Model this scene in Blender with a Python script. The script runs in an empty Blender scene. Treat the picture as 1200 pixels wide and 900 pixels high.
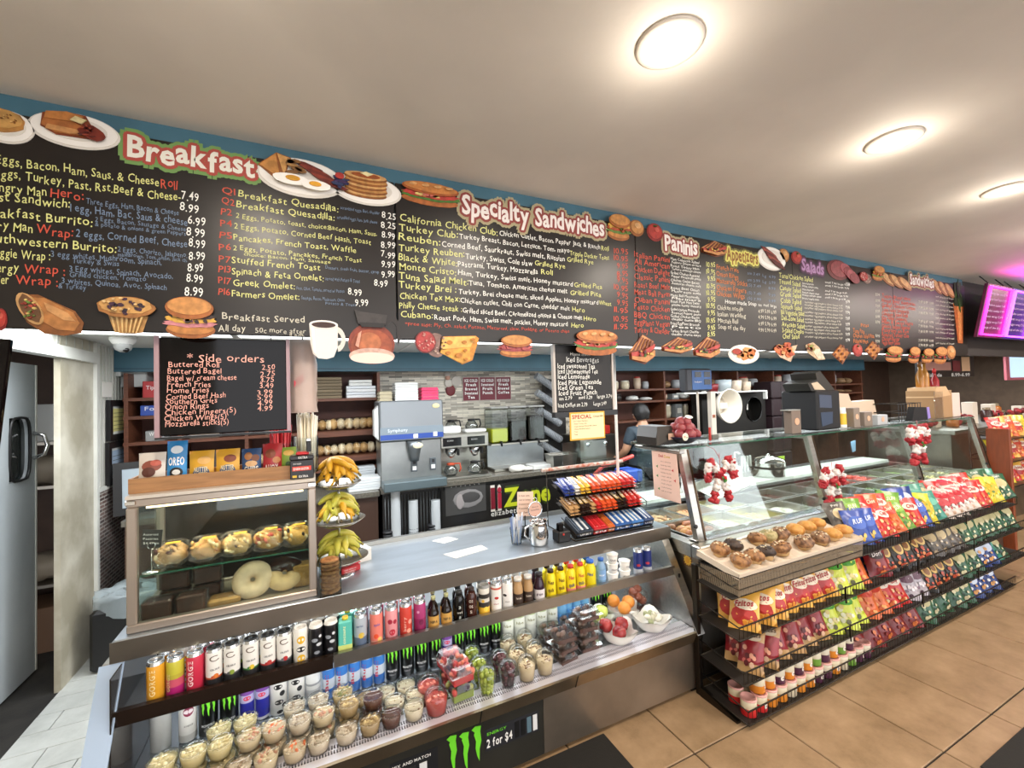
import bpy, math, random
from mathutils import Vector, Matrix, Euler
random.seed(7)
R = math.radians
D = bpy.data
C = bpy.context.scene.collection
sc = bpy.context.scene

# ---------------------------------------------------------------- camera
cam_d = D.cameras.new('camera'); cam = D.objects.new('camera', cam_d); C.objects.link(cam)
cam_d.sensor_width = 36.0; cam_d.lens = 500.0 / 1200.0 * 36.0; cam_d.clip_start = .02
cam.matrix_world = Matrix(((.9052, .0150, -.4247, 0), (-.4240, -.0360, -.9050, 0), (-.0288, .9992, -.0263, 1.65), (0, 0, 0, 1)))
_q = cam.matrix_world.to_3x3(); _q = _q.to_quaternion().normalized(); cam.rotation_mode = 'QUATERNION'
cam.location = (0, 0, 1.65); cam.rotation_quaternion = _q
sc.camera = cam
# ---------------------------------------------------------------- world, exposure
w = D.worlds.new('world'); sc.world = w; w.use_nodes = True
bg = w.node_tree.nodes['Background']; bg.inputs[0].default_value = (.95, .96, 1, 1); bg.inputs[1].default_value = 3.1
vs = sc.view_settings; vs.view_transform = 'Standard'; vs.look = 'None'; vs.exposure = 0.12; vs.gamma = 1.0; vs.use_curve_mapping = False
def area(name, loc, sx, sy, power, col=(1, 1, 1), rot=(0, 0, 0), shape='RECTANGLE', spread=180):
    l = D.lights.new(name, 'AREA'); l.shape = shape; l.size = sx; l.size_y = sy; l.energy = power; l.color = col
    l.spread = R(spread)
    o = D.objects.new(name, l); C.objects.link(o); o.location = loc; o.rotation_euler = rot
    return o
CAN_X = [-2.72, -1.48, -.24, .995, 2.284, 3.465, 4.70, 5.95, 7.2, 8.45]
for i, x in enumerate(CAN_X):
    for y, e in ((.93, 2.2), (-1.6, 2.2)):
        area('recessed_and_added_lamp', (x, y, 2.672), .13, .13, e * 6.5, (1, .9, .78), shape='DISK')
        l = D.lights.new('recessed_and_added_lamp', 'POINT'); l.energy = e; l.color = (1, .9, .78); l.shadow_soft_size = .05  # bare point below each fitting, added to brighten the ceiling and board
        o = D.objects.new('recessed_and_added_lamp', l); C.objects.link(o); o.location = (x, y, 2.58)
PANELS = [(-1.05, 3.05), (.15, 3.05), (1.35, 3.05), (2.75, 3.05), (4.2, 3.05), (5.6, 3.05), (7.0, 3.05), (8.6, 3.05)]
for i, (x, y) in enumerate(PANELS):
    area('fluorescent_lamp', (x, y, 2.085), 1.1, .5, 17, (.93, .97, 1))

# ---------------------------------------------------------------- materials
MATS = {}
def lin(h):
    h = h.lstrip('#'); h = h if len(h) == 6 else ''.join(q * 2 for q in h); c = [int(h[i:i + 2], 16) / 255 for i in (0, 2, 4)]
    return tuple(((v + .055) / 1.055) ** 2.4 if v > .04045 else v / 12.92 for v in c)
def mat(name, col, rough=.5, metal=0, alpha=1, emit=0, noise=0, nscale=8, bump=0, bscale=60, stretch=None, coat=0, col2=None, trans=0):
    if name in MATS: return MATS[name]
    m = D.materials.new(name); m.use_nodes = True; nt = m.node_tree; b = nt.nodes['Principled BSDF']
    c = lin(col) if isinstance(col, str) else col
    b.inputs['Base Color'].default_value = (*c, 1); b.inputs['Roughness'].default_value = rough; b.inputs['Metallic'].default_value = metal
    b.inputs['Coat Weight'].default_value = coat; b.inputs['Transmission Weight'].default_value = trans
    if alpha < 1: b.inputs['Alpha'].default_value = alpha
    if emit: b.inputs['Emission Color'].default_value = (*c, 1); b.inputs['Emission Strength'].default_value = emit
    def coords(sc_):
        t = nt.nodes.new('ShaderNodeTexCoord'); mp = nt.nodes.new('ShaderNodeMapping'); nt.links.new(t.outputs['Object'], mp.inputs[0])
        if stretch: mp.inputs['Scale'].default_value = stretch
        n = nt.nodes.new('ShaderNodeTexNoise'); n.inputs['Scale'].default_value = sc_; n.inputs['Detail'].default_value = 5
        nt.links.new(mp.outputs[0], n.inputs['Vector']); return n
    if noise or col2:
        n = coords(nscale); rp = nt.nodes.new('ShaderNodeValToRGB')
        c2 = lin(col2) if col2 else tuple(v * (1 - noise) for v in c)
        rp.color_ramp.elements[0].color = (*c2, 1); rp.color_ramp.elements[1].color = (*c, 1)
        rp.color_ramp.elements[0].position = .38; rp.color_ramp.elements[1].position = .62
        nt.links.new(n.outputs['Fac'], rp.inputs[0]); nt.links.new(rp.outputs[0], b.inputs['Base Color'])
    if bump:
        n2 = coords(bscale); bp = nt.nodes.new('ShaderNodeBump'); bp.inputs['Strength'].default_value = bump; bp.inputs['Distance'].default_value = .004
        nt.links.new(n2.outputs['Fac'], bp.inputs['Height']); nt.links.new(bp.outputs[0], b.inputs['Normal'])
    MATS[name] = m; return m
def brickmat(name, c1, c2, mortar, scale, bw, rh, msize=.02, rough=.35, axes='XZ', bias=0, off=.5):
    m = D.materials.new(name); m.use_nodes = True; nt = m.node_tree; b = nt.nodes['Principled BSDF']; b.inputs['Roughness'].default_value = rough
    t = nt.nodes.new('ShaderNodeTexCoord'); s = nt.nodes.new('ShaderNodeSeparateXYZ'); cb = nt.nodes.new('ShaderNodeCombineXYZ')
    nt.links.new(t.outputs['Object'], s.inputs[0]); nt.links.new(s.outputs[axes[0]], cb.inputs[0]); nt.links.new(s.outputs[axes[1]], cb.inputs[1])
    k = nt.nodes.new('ShaderNodeTexBrick'); k.inputs['Scale'].default_value = scale; k.inputs['Brick Width'].default_value = bw; k.inputs['Row Height'].default_value = rh
    k.inputs['Mortar Size'].default_value = msize; k.inputs['Color1'].default_value = (*lin(c1), 1); k.inputs['Color2'].default_value = (*lin(c2), 1)
    k.inputs['Mortar'].default_value = (*lin(mortar), 1); k.offset = off; k.inputs['Bias'].default_value = bias
    nt.links.new(cb.outputs[0], k.inputs[0]); nt.links.new(k.outputs[0], b.inputs['Base Color'])
    bp = nt.nodes.new('ShaderNodeBump'); bp.inputs['Strength'].default_value = .5; bp.inputs['Distance'].default_value = .002; bp.invert = True
    nt.links.new(k.outputs['Fac'], bp.inputs['Height']); nt.links.new(bp.outputs[0], b.inputs['Normal'])
    MATS[name] = m; return m
def c(hexv, rough=.5, **k):                                    # plain coloured material by hex
    return mat('paint_%s_%d' % (hexv.strip('#'), int(rough * 100)), hexv, rough, **k)
steel = mat('brushed_steel', '#b9b6ae', .30, 1, noise=.12, nscale=6, bump=.08, bscale=40, stretch=(.6, 12, 12))
steel_d = mat('worn_steel', '#9c968c', .36, 1, noise=.25, nscale=5, bump=.1, bscale=30)
chrome = mat('chrome', '#e6e6e6', .10, 1)
alu = mat('satin_aluminium', '#c4bdb4', .38, .85)
def clear(name, tint, gl, rough=.02, base=.025, bump=0):
    if name in MATS: return MATS[name]
    m = D.materials.new(name); m.use_nodes = True; nt = m.node_tree; nt.nodes.remove(nt.nodes['Principled BSDF'])
    t = nt.nodes.new('ShaderNodeBsdfTransparent'); g = nt.nodes.new('ShaderNodeBsdfGlossy'); f = nt.nodes.new('ShaderNodeLayerWeight'); x = nt.nodes.new('ShaderNodeMixShader'); q = nt.nodes.new('ShaderNodeMath'); q.operation = 'MULTIPLY_ADD'
    t.inputs[0].default_value = (*lin(tint), 1); g.inputs['Roughness'].default_value = rough; f.inputs[0].default_value = .25; q.inputs[1].default_value = gl; q.inputs[2].default_value = base
    L = nt.links.new; L(f.outputs['Fresnel'], q.inputs[0]); L(q.outputs[0], x.inputs[0]); L(t.outputs[0], x.inputs[1]); L(g.outputs[0], x.inputs[2]); L(x.outputs[0], nt.nodes['Material Output'].inputs[0]); MATS[name] = m
    if bump:
        n = nt.nodes.new('ShaderNodeTexNoise'); n.inputs['Scale'].default_value = 40; b = nt.nodes.new('ShaderNodeBump'); b.inputs['Strength'].default_value = bump; b.inputs['Distance'].default_value = .01; L(n.outputs['Fac'], b.inputs['Height']); L(b.outputs[0], g.inputs['Normal'])
    return m
glass = clear('clear_glass', '#f4faf7', .3)
glass_g = mat('green_glass_edge', '#3c7a60', .1, 0, alpha=.55)
acryl = clear('clear_acrylic', '#eef4f4', .9, .05)
film = clear('clear_film', '#f4f2ee', .5, .12, .045, .8)
plast = clear('clear_plastic_cup', '#fafbfa', .45, .08, .05)
black = mat('black_plastic', '#141313', .4)
blackg = mat('black_gloss', '#0b0a0a', .12)
white = mat('white_plastic', '#e9e7e2', .4)
paper = mat('white_paper', '#ece8df', .8)
wood = mat('brown_wood_shelf', '#6b3d28', .5, noise=.35, nscale=7, stretch=(1, 8, 8))
wood_l = mat('oak_wood', '#a87a4e', .5, noise=.25, nscale=9, stretch=(1, 9, 9))
rubber = mat('black_rubber', '#15130f', .8, bump=.3, bscale=80)
wire = mat('dark_wire', '#3a352f', .35, .9)

# ---------------------------------------------------------------- geometry builder
GL = {}
def glyphs(off):
    off = round(off, 3)
    if off in GL: return GL[off]
    tmp = []
    for ch in map(chr, list(range(33, 127)) + [162]):
        cu = D.curves.new('g', 'FONT'); cu.body = ch; cu.size = 1; cu.resolution_u = 2; cu.offset = off
        o = D.objects.new('g', cu); C.objects.link(o); tmp.append((ch, o, cu))
    bpy.context.view_layer.update(); dg = bpy.context.evaluated_depsgraph_get(); out = {}
    for ch, o, cu in tmp:
        e = o.evaluated_get(dg); me = e.to_mesh()
        vs_ = [(v.co.x, v.co.y) for v in me.vertices]; fs = [tuple(p.vertices) for p in me.polygons]
        if vs_:
            mn = min(v[0] for v in vs_); mx = max(v[0] for v in vs_)
            out[ch] = ([(v[0] - mn, v[1]) for v in vs_], fs, mx - mn)
        e.to_mesh_clear()
    for ch, o, cu in tmp: D.objects.remove(o); D.curves.remove(cu)
    GL[off] = out; return out

class G:
    def __init__(s): s.v = []; s.f = []; s.m = []; s.s = []; s.mats = []
    def mi(s, m):
        if m not in s.mats: s.mats.append(m)
        return s.mats.index(m)
    def add(s, vs_, fs, m, smooth=False):
        b = len(s.v); s.v += [tuple(p) for p in vs_]; k = s.mi(m)
        for f in fs: s.f.append(tuple(i + b for i in f)); s.m.append(k); s.s.append(smooth)
        return s
    def box(s, x0, x1, y0, y1, z0, z1, m):
        vs_ = [(x, y, z) for z in (z0, z1) for y in (y0, y1) for x in (x0, x1)]
        return s.add(vs_, [(0, 2, 3, 1), (4, 5, 7, 6), (0, 1, 5, 4), (2, 6, 7, 3), (0, 4, 6, 2), (1, 3, 7, 5)], m)
    def bbox(s, x0, x1, y0, y1, z0, z1, m, b=.004):             # box with chamfered edges
        vs_ = []
        for z, i in ((z0, b), (z0 + b, 0), (z1 - b, 0), (z1, b)):
            X0, X1, Y0, Y1 = x0 + i, x1 - i, y0 + i, y1 - i
            vs_ += [(X0 + b, Y0, z), (X1 - b, Y0, z), (X1, Y0 + b, z), (X1, Y1 - b, z), (X1 - b, Y1, z), (X0 + b, Y1, z), (X0, Y1 - b, z), (X0, Y0 + b, z)]
        fs = [tuple(range(7, -1, -1)), tuple(range(24, 32))]
        for l in range(3):
            for i in range(8):
                j = (i + 1) % 8; fs.append((l * 8 + i, l * 8 + j, l * 8 + 8 + j, l * 8 + 8 + i))
        return s.add(vs_, fs, m)
    def lathe(s, prof, m, n=16, cx=0, cy=0, cz=0, smooth=True, mats=None, sx=1, sy=1, capb=True, capt=True):
        b = []; fs = []
        for r, z in prof:
            for i in range(n):
                a = 2 * math.pi * i / n; b.append((cx + r * sx * math.cos(a), cy + r * sy * math.sin(a), cz + z))
        base = len(s.v); s.v += b
        for l in range(len(prof) - 1):
            k = s.mi(mats[l] if mats else m)
            for i in range(n):
                j = (i + 1) % n; s.f.append((base + l * n + i, base + l * n + j, base + l * n + n + j, base + l * n + n + i)); s.m.append(k); s.s.append(smooth)
        if capb and prof[0][0] > 1e-5: s.f.append(tuple(base + i for i in range(n - 1, -1, -1))); s.m.append(s.mi(mats[0] if mats else m)); s.s.append(False)
        if capt and prof[-1][0] > 1e-5: s.f.append(tuple(base + (len(prof) - 1) * n + i for i in range(n))); s.m.append(s.mi(mats[-1] if mats else m)); s.s.append(False)
        return s
    def tube(s, pts, r, m, n=6, closed=False, rr=None):
        P = [Vector(p) for p in pts]; N = len(P); base = len(s.v); k = s.mi(m); up = Vector((0, 0, 1)); prev = None
        for i, p in enumerate(P):
            a = P[i - 1] if (i or closed) else p; q = P[(i + 1) % N] if (i < N - 1 or closed) else p
            t = (q - a)
            t = t.normalized() if t.length > 1e-9 else Vector((1, 0, 0))
            if prev is None: u = t.cross(up); u = u if u.length > .1 else t.cross(Vector((1, 0, 0)))
            else: u = prev - t * prev.dot(t)
            u.normalize(); prev = u; v_ = t.cross(u); ra = rr[i] if rr else r
            for j in range(n):
                an = 2 * math.pi * j / n; s.v.append(tuple(p + u * ra * math.cos(an) + v_ * ra * math.sin(an)))
        for i in range(N if closed else N - 1):
            i2 = (i + 1) % N
            for j in range(n):
                j2 = (j + 1) % n; s.f.append((base + i * n + j, base + i * n + j2, base + i2 * n + j2, base + i2 * n + j)); s.m.append(k); s.s.append(n > 4)
        if not closed:
            s.f.append(tuple(base + j for j in range(n - 1, -1, -1))); s.m.append(k); s.s.append(False)
            s.f.append(tuple(base + (N - 1) * n + j for j in range(n))); s.m.append(k); s.s.append(False)
        return s
    def ell(s, ctr, rad, m, nu=12, nv=8, rot=None, wob=0, seed=0, zmin=None):
        rn = random.Random(seed); base = len(s.v); k = s.mi(m); M3 = Euler(rot).to_matrix() if rot else None
        for j in range(nv + 1):
            th = math.pi * j / nv
            for i in range(nu):
                ph = 2 * math.pi * i / nu; q = 1 + (rn.random() - .5) * wob if 0 < j < nv else 1
                p = Vector((rad[0] * math.sin(th) * math.cos(ph) * q, rad[1] * math.sin(th) * math.sin(ph) * q, rad[2] * math.cos(th) * q))
                if zmin is not None: p.z = max(p.z, zmin)
                if M3: p = M3 @ p
                s.v.append((ctr[0] + p.x, ctr[1] + p.y, ctr[2] + p.z))
        for j in range(nv):
            for i in range(nu):
                i2 = (i + 1) % nu; s.f.append((base + j * nu + i, base + j * nu + nu + i, base + j * nu + nu + i2, base + j * nu + i2)); s.m.append(k); s.s.append(True)
        return s
    def prism(s, pts, ext, m):                                   # pts 3D polygon, extruded by vector ext
        n = len(pts); P = [Vector(p) for p in pts]; e = Vector(ext)
        vs_ = P + [p + e for p in P]
        fs = [tuple(range(n - 1, -1, -1)), tuple(range(n, 2 * n))] + [(i, (i + 1) % n, n + (i + 1) % n, n + i) for i in range(n)]
        return s.add(vs_, fs, m)
    def grid(s, fn, nu, nv, m, smooth=True, mf=None):
        vs_ = [fn(i / nu, j / nv) for j in range(nv + 1) for i in range(nu + 1)]
        base = len(s.v); s.v += [tuple(p) for p in vs_]
        for j in range(nv):
            for i in range(nu):
                a = base + j * (nu + 1) + i; s.f.append((a, a + 1, a + nu + 2, a + nu + 1)); s.m.append(s.mi(mf(i, j) if mf else m)); s.s.append(smooth)
        return s
    def text(s, string, fn, h, m, width=None, jit=0, off=0, gap=.10, center=False):   # fn maps (x, y) to a 3D point
        g = glyphs(off); sz = h / .70; x = 0; lay = []
        for ch in string:
            if ch == ' ' or ch not in g: x += .30; continue
            lay.append((ch, x)); x += g[ch][2] + gap
        tot = max(x - gap, .01); kx = (width / tot) if width else sz
        x0 = -tot * kx / 2 if center else 0
        for ch, x in lay:
            vs_, fs, _ = g[ch]; dy = (random.random() - .5) * jit * h; sh = .12 * jit + (random.random() - .5) * jit * .5
            s.add([fn(x0 + (x + vx + vy * sh) * kx, vy * sz + dy) for vx, vy in vs_], fs, m)
        return s
    def xf(s, M, i0=0):                                          # transform the vertices from i0 on
        s.v[i0:] = [tuple(M @ Vector(p)) for p in s.v[i0:]]; return s
    def build(s, name, parent=None, label=None, cat=None, group=None, loc=(0, 0, 0), rot=(0, 0, 0), kind=None):
        me = D.meshes.new(name); me.from_pydata(s.v, [], s.f); me.validate()
        for m in s.mats: me.materials.append(m)
        if len(me.polygons) == len(s.f):
            me.polygons.foreach_set('material_index', s.m); me.polygons.foreach_set('use_smooth', s.s)
        me.update()
        o = D.objects.new(name, me); C.objects.link(o); o.location = loc; o.rotation_euler = rot
        if parent: o.parent = parent
        tag(o, label, cat, group, kind); return o
def tag(o, label=None, cat=None, group=None, kind=None):
    for k, v in (('label', label), ('category', cat), ('group', group), ('kind', kind)):
        if v: o[k] = v
    return o
def thing(name, label, cat, loc=(0, 0, 0), rz=0, group=None, rot=None):
    o = D.objects.new(name, None); C.objects.link(o); o.location = loc; o.rotation_euler = rot or (0, 0, rz)
    o.empty_display_size = .05; return tag(o, label, cat, group)
def dup(o, loc=None, rot=None, label=None, group=None, scale=None, parent=None):
    q = o.copy(); C.objects.link(q)
    if parent is not None: q.parent = parent
    if loc is not None: q.location = loc
    if rot is not None: q.rotation_euler = rot
    if scale is not None: q.scale = (scale,) * 3 if not isinstance(scale, tuple) else scale
    if label: q['label'] = label
    if group: q['group'] = group
    for ch in o.children: dup(ch, parent=q)
    return q
class Proto:                                                     # first use places the original, later uses copy it
    def __init__(s, o): s.o = o; s.used = False
    def put(s, loc, rot=None, label=None, group=None, scale=None):
        if not s.used:
            s.used = True; o = s.o; o.location = loc
            if rot is not None: o.rotation_euler = rot
            if label: o['label'] = label
            if group: o['group'] = group
            if scale is not None: o.scale = (scale,) * 3 if not isinstance(scale, tuple) else scale
            return o
        return dup(s.o, loc, rot, label, group, scale)
ORD = 'leftmost second third fourth fifth sixth seventh eighth ninth tenth eleventh twelfth'.split() + ['%d%s' % (k, {1: 'st', 2: 'nd', 3: 'rd'}.get(k % 10 if k > 20 else 0, 'th')) for k in range(13, 50)]
def on(i): return ORD[i] + (' from the left' if i else '')
def plane_y(y, X0, Z0, lean=0): return lambda a, b: (X0 + a, y, Z0 + b)
def plane_z(z, X0, Y0, ang=0):
    ca, sa = math.cos(ang), math.sin(ang); return lambda a, b: (X0 + a * ca - b * sa, Y0 + a * sa + b * ca, z)
# ================================================================ the setting
m_ceil = mat('painted_ceiling', '#f1e8dc', .75, noise=.15, nscale=1.1, bump=.25, bscale=22)
m_ceil2 = mat('drop_ceiling_white', '#dcdedb', .7, bump=.1, bscale=120)
m_blue = mat('teal_blue_paint', '#456f80', .5, noise=.15, nscale=4)
m_wallw = mat('white_wall_panel', '#d9d8d0', .5, noise=.08, nscale=5)
m_pillar = mat('dirty_cream_paint', '#cfc9b8', .6, col2='#a49c88', nscale=3.2, bump=.3, bscale=20)
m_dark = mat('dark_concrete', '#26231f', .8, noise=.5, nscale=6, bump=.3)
m_mosaic = brickmat('strip_mosaic', '#e2dac8', '#4a4339', '#8a8375', 1.0, .13, .019, .0012, .3, 'XZ', -.25)
m_mosaic_s = brickmat('brown_mosaic', '#8a6f66', '#4a3a38', '#c8c4bd', 1.0, .075, .026, .004, .3, 'YZ')
def tilemat(name, c1, c2, c3):
    m = D.materials.new(name); m.use_nodes = True; nt = m.node_tree; b = nt.nodes['Principled BSDF']
    g = nt.nodes.new('ShaderNodeNewGeometry'); n = nt.nodes.new('ShaderNodeTexNoise'); n.inputs['Scale'].default_value = 5; n.inputs['Detail'].default_value = 8; n.inputs['Roughness'].default_value = .7
    nt.links.new(g.outputs['Position'], n.inputs['Vector']); rp = nt.nodes.new('ShaderNodeValToRGB'); e = rp.color_ramp.elements
    e[0].color = (*lin(c1), 1); e[0].position = .3; e[1].color = (*lin(c3), 1); e[1].position = .72; q = e.new(.5); q.color = (*lin(c2), 1)
    nt.links.new(n.outputs['Fac'], rp.inputs[0]); nt.links.new(rp.outputs[0], b.inputs['Base Color']); b.inputs['Roughness'].default_value = .38
    bp = nt.nodes.new('ShaderNodeBump'); bp.inputs['Strength'].default_value = .12; bp.inputs['Distance'].default_value = .004
    nt.links.new(n.outputs['Fac'], bp.inputs['Height']); nt.links.new(bp.outputs[0], b.inputs['Normal']); MATS[name] = m; return m
m_tile = tilemat('tan_ceramic_tile', '#836b4e', '#9a7f60', '#ab8f6f')
m_plank = tilemat('pale_grey_plank', '#a3a6a2', '#b6b8b4', '#c4c6c2')
floor = G().box(-4, 12, -4, 4.7, -.05, -.007, m_dark).build('floor', kind='structure')
tm = G().bbox(0, .487, 0, .489, -.02, 0, m_tile, .0025); first = None
for i in range(-5, 17):
    for j in range(-3, 3):
        x, y = 1.5533 + .4933 * i, .971 + .4955 * j
        if i < -1 and j > 1: continue
        if first is None: first = tm.build('floor_tile', floor, loc=(x, y, 0))
        else: o = dup(first, (x, y, 0))
pm = G().bbox(0, .606, 0, .1515, -.02, 0, m_plank, .0015); first = None; rn = random.Random(3)
for j in range(9):
    y = 2.5915 + .155 * j - .155 * 1 + .004
    offx = [-1.055, -1.02, -1.19, -.93, -1.25, -1.08, -.97, -1.15, -1.265][j]
    for k in range(-1, 4):
        x = offx + k * .61
        if x + .606 < -1.36: continue
        x0 = max(x, -1.36)
        if first is None: first = pm.build('floor_plank', floor, loc=(x, y, 0)); o = first
        else: o = dup(first, (x, y, 0))
        if x < -1.36: o.location.x = -1.36; o.scale.x = (x + .606 + 1.36) / .606
ceiling = G().box(-4, 12, -4, 2.07, 2.7, 2.78, m_ceil).build('ceiling', kind='structure')
low = G().box(-3.2, 10.4, 2.05, 4.62, 2.1, 2.16, m_ceil2)
low.build('ceiling', kind='structure')
# seams of the drop ceiling, T-bars
tb = G()
for x in (-.45, .75, 2.0, 3.45, 4.9, 6.3): tb.box(x - .012, x + .012, 2.08, 4.3, 2.092, 2.0995, white)
for y in (2.7, 3.4): tb.box(-1.35, 8.9, y - .012, y + .012, 2.092, 2.0995, white)
tb.build('trim_1', kind='structure')
G().box(-4, 6.05, 1.965, 2.05, 1.945, 2.699, m_blue).build('wall_fascia', kind='structure')
G().box(-1.36, 8.9, 4.2, 4.28, 1.915, 2.099, m_blue).build('trim_2', kind='structure')
G().box(-1.36, 8.9, 4.19, 4.2, 1.93, 1.942, mat('trim_dark_blue', '#2c5262', .4)).build('trim_3', kind='structure')
G().box(-4, 10.4, 4.5, 4.62, -.007, 2.1, mat('back_wall_brown', '#4b3527', .6, noise=.2)).build('wall_back', kind='structure')
G().box(.6, 3.1, 4.485, 4.499, .85, 1.93, m_mosaic).build('wall_back_tiling', kind='structure')
wl = G()
wl.box(-1.46, -1.36, -4, 2.35, -.007, 2.699, m_pillar)
wl.box(-1.39, -1.36, 2.35, 3.44, 1.95, 2.099, m_wallw)
wl.box(-1.385, -1.355, 3.44, 3.86, -.007, 2.099, m_pillar)
wl.box(-1.46, -1.36, 3.86, 4.5, -.007, 2.099, m_wallw)
wl.build('wall_left', kind='structure')
G().box(-1.36, -1.35, 3.90, 4.5, .0, 1.058, m_mosaic_s).build('wall_left_tiling', kind='structure')
tr = G(); tr.box(-1.36, -1.335, 3.862, 3.895, 0, 2.095, m_wallw); tr.box(-1.36, -1.34, 3.895, 4.5, 1.058, 1.085, m_wallw)
tr.box(-1.36, -1.325, 2.33, 3.87, 1.95, 2.02, m_wallw)
tr.build('trim_4', kind='structure')
rb = G()
for k in range(11): rb.box(-1.36, -1.352, 3.93 + k * .05, 3.936 + k * .05, 1.09, 2.09, mat('groove_grey', '#b4b3aa', .6))
for k in range(15): rb.box(-1.36, -1.352, 2.4 + k * .1, 2.406 + k * .1, 2.025, 2.095, MATS['groove_grey'])
rb.build('trim_5', kind='structure')
# storeroom seen through the doorway
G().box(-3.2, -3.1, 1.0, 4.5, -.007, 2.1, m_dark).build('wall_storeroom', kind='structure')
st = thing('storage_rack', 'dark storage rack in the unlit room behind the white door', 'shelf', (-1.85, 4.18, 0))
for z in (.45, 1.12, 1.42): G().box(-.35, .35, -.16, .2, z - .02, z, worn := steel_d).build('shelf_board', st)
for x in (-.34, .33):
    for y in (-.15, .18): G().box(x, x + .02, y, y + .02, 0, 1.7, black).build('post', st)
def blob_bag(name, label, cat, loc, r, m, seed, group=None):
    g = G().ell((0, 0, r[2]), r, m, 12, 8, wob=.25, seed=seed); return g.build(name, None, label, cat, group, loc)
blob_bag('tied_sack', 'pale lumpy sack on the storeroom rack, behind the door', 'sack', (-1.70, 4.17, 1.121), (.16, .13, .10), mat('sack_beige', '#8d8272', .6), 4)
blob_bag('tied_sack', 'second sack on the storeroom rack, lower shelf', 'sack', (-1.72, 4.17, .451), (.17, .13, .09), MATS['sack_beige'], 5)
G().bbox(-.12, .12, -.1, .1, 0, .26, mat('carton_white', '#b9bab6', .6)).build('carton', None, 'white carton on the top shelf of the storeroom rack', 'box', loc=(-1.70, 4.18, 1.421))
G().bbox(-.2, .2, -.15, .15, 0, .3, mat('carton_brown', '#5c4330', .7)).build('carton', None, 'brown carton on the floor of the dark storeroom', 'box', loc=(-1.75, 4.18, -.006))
# the door leaf standing open
d = thing('door_1', 'white swing door with a tall oval window', 'door', (-1.62, 2.68, 0)); d['kind'] = 'structure'; del d['label']; del d['category']
leaf = G()
W0, W1, Z0, Z1 = .82, 1.02, 1.22, 1.60
m_door = mat('door_white_enamel', '#a9afb2', .35, noise=.07, nscale=4, bump=.2, bscale=70)
leaf.box(-.02, .02, 0, W0, .01, 1.93, m_door).box(-.02, .02, W1, 1.08, .01, 1.93, m_door).box(-.02, .02, W0, W1, .01, Z0, m_door).box(-.02, .02, W0, W1, Z1, 1.93, m_door)
leaf.build('door_leaf', d)
G().box(-.022, .022, 1.08, 1.095, .01, 1.93, mat('edge_cream', '#d8d8cf', .4)).build('door_edge', d)
fr = G(); pts = []
for k in range(24):
    a = 2 * math.pi * k / 24; cx_, cz_ = math.copysign(abs(math.cos(a)) ** .45, math.cos(a)), math.copysign(abs(math.sin(a)) ** .6, math.sin(a))
    pts.append((.022, (W0 + W1) / 2 + cx_ * .1, (Z0 + Z1) / 2 + cz_ * .19))
fr.tube(pts, .008, black, 6, closed=True).build('window_gasket', d)
G().prism([(p[0] - .03, p[1], p[2]) for p in pts], (.006, 0, 0), mat('dark_door_glass', '#2a2d2c', .08)).build('door_pane', d)
fr = G().tube([(.02, 1.055, 1.34), (.07, 1.06, 1.36), (.085, 1.06, 1.42), (.07, 1.06, 1.48), (.02, 1.055, 1.50)], .012, chrome, 8); fr.build('door_handle', d)
# right-hand end of the shop
G().box(10.4, 10.5, -4, 4.5, -.007, 2.7, mat('far_wall_beige', '#6d5a49', .7, noise=.2)).build('wall_right', kind='structure')
# ---------------------------------------------------------------- lamps of the ceiling (their light is set at the top)
m_warm = mat('lamp_warm', '#ffd9a8', .5, emit=6); m_cool = mat('lamp_cool', '#f4fbff', .5, emit=3.2)
cl = thing('recessed_light', 'x', 'ceiling light')
pr = [(.098, 0), (.100, -.004), (.092, -.009), (.072, -.010), (.066, -.004), (.062, .0)]
G().lathe([(r, z) for r, z in pr], mat('lamp_trim_white', '#d9cfc2', .4), 28, capb=False, capt=False).build('trim_ring', cl)
G().lathe([(.063, -.006), (.045, -.012), (.0, -.014)], m_warm, 24, capb=False).build('bulb_lens', cl)
P = Proto(cl)
names = {3: 'round recessed ceiling light nearest the top edge of the photo, the largest of three', 4: 'round recessed ceiling light, middle one of the three in the row', 5: 'round recessed ceiling light at the right edge, the smallest of three'}
for i, x in enumerate(CAN_X):
    P.put((x, .93, 2.6995), label=names.get(i, 'round recessed ceiling light outside the photo, in the front row'), group=None if i in names else 'recessed lights out of view')
    P.put((x, -1.6, 2.6995), label='round recessed ceiling light outside the photo, in the rear row', group='recessed lights out of view')
fp = thing('fluorescent_panel', 'x', 'ceiling light')
G().box(-.6, .6, -.3, .3, -.008, 0, m_cool).build('diffuser', fp)
g = G(); g.box(-.62, .62, -.32, -.3, -.014, 0, white).box(-.62, .62, .3, .32, -.014, 0, white).box(-.62, -.6, -.3, .3, -.014, 0, white).box(.6, .62, -.3, .3, -.014, 0, white); g.build('frame', fp)
P = Proto(fp)
for i, (x, y) in enumerate(PANELS): P.put((x, y, 2.0995), label='flat white fluorescent ceiling panel behind the menu board, %s' % on(i))
# security camera, hook, stains
s = thing('security_camera', 'white dome security camera on the wall above the doorway pillar', 'camera', (-1.1, 3.55, 2.0995))
G().lathe([(.07, 0), (.07, -.02), (.055, -.045), (.03, -.06)], white, 18).build('base', s)
G().lathe([(.045, -.03), (.05, -.06), (.04, -.085), (.015, -.10)], mat('dome_grey', '#9b9b98', .3), 16).build('dome', s)
G().ell((.02, -.02, -.085), (.018, .018, .018), blackg, 10, 6).build('lens', s)
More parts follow.
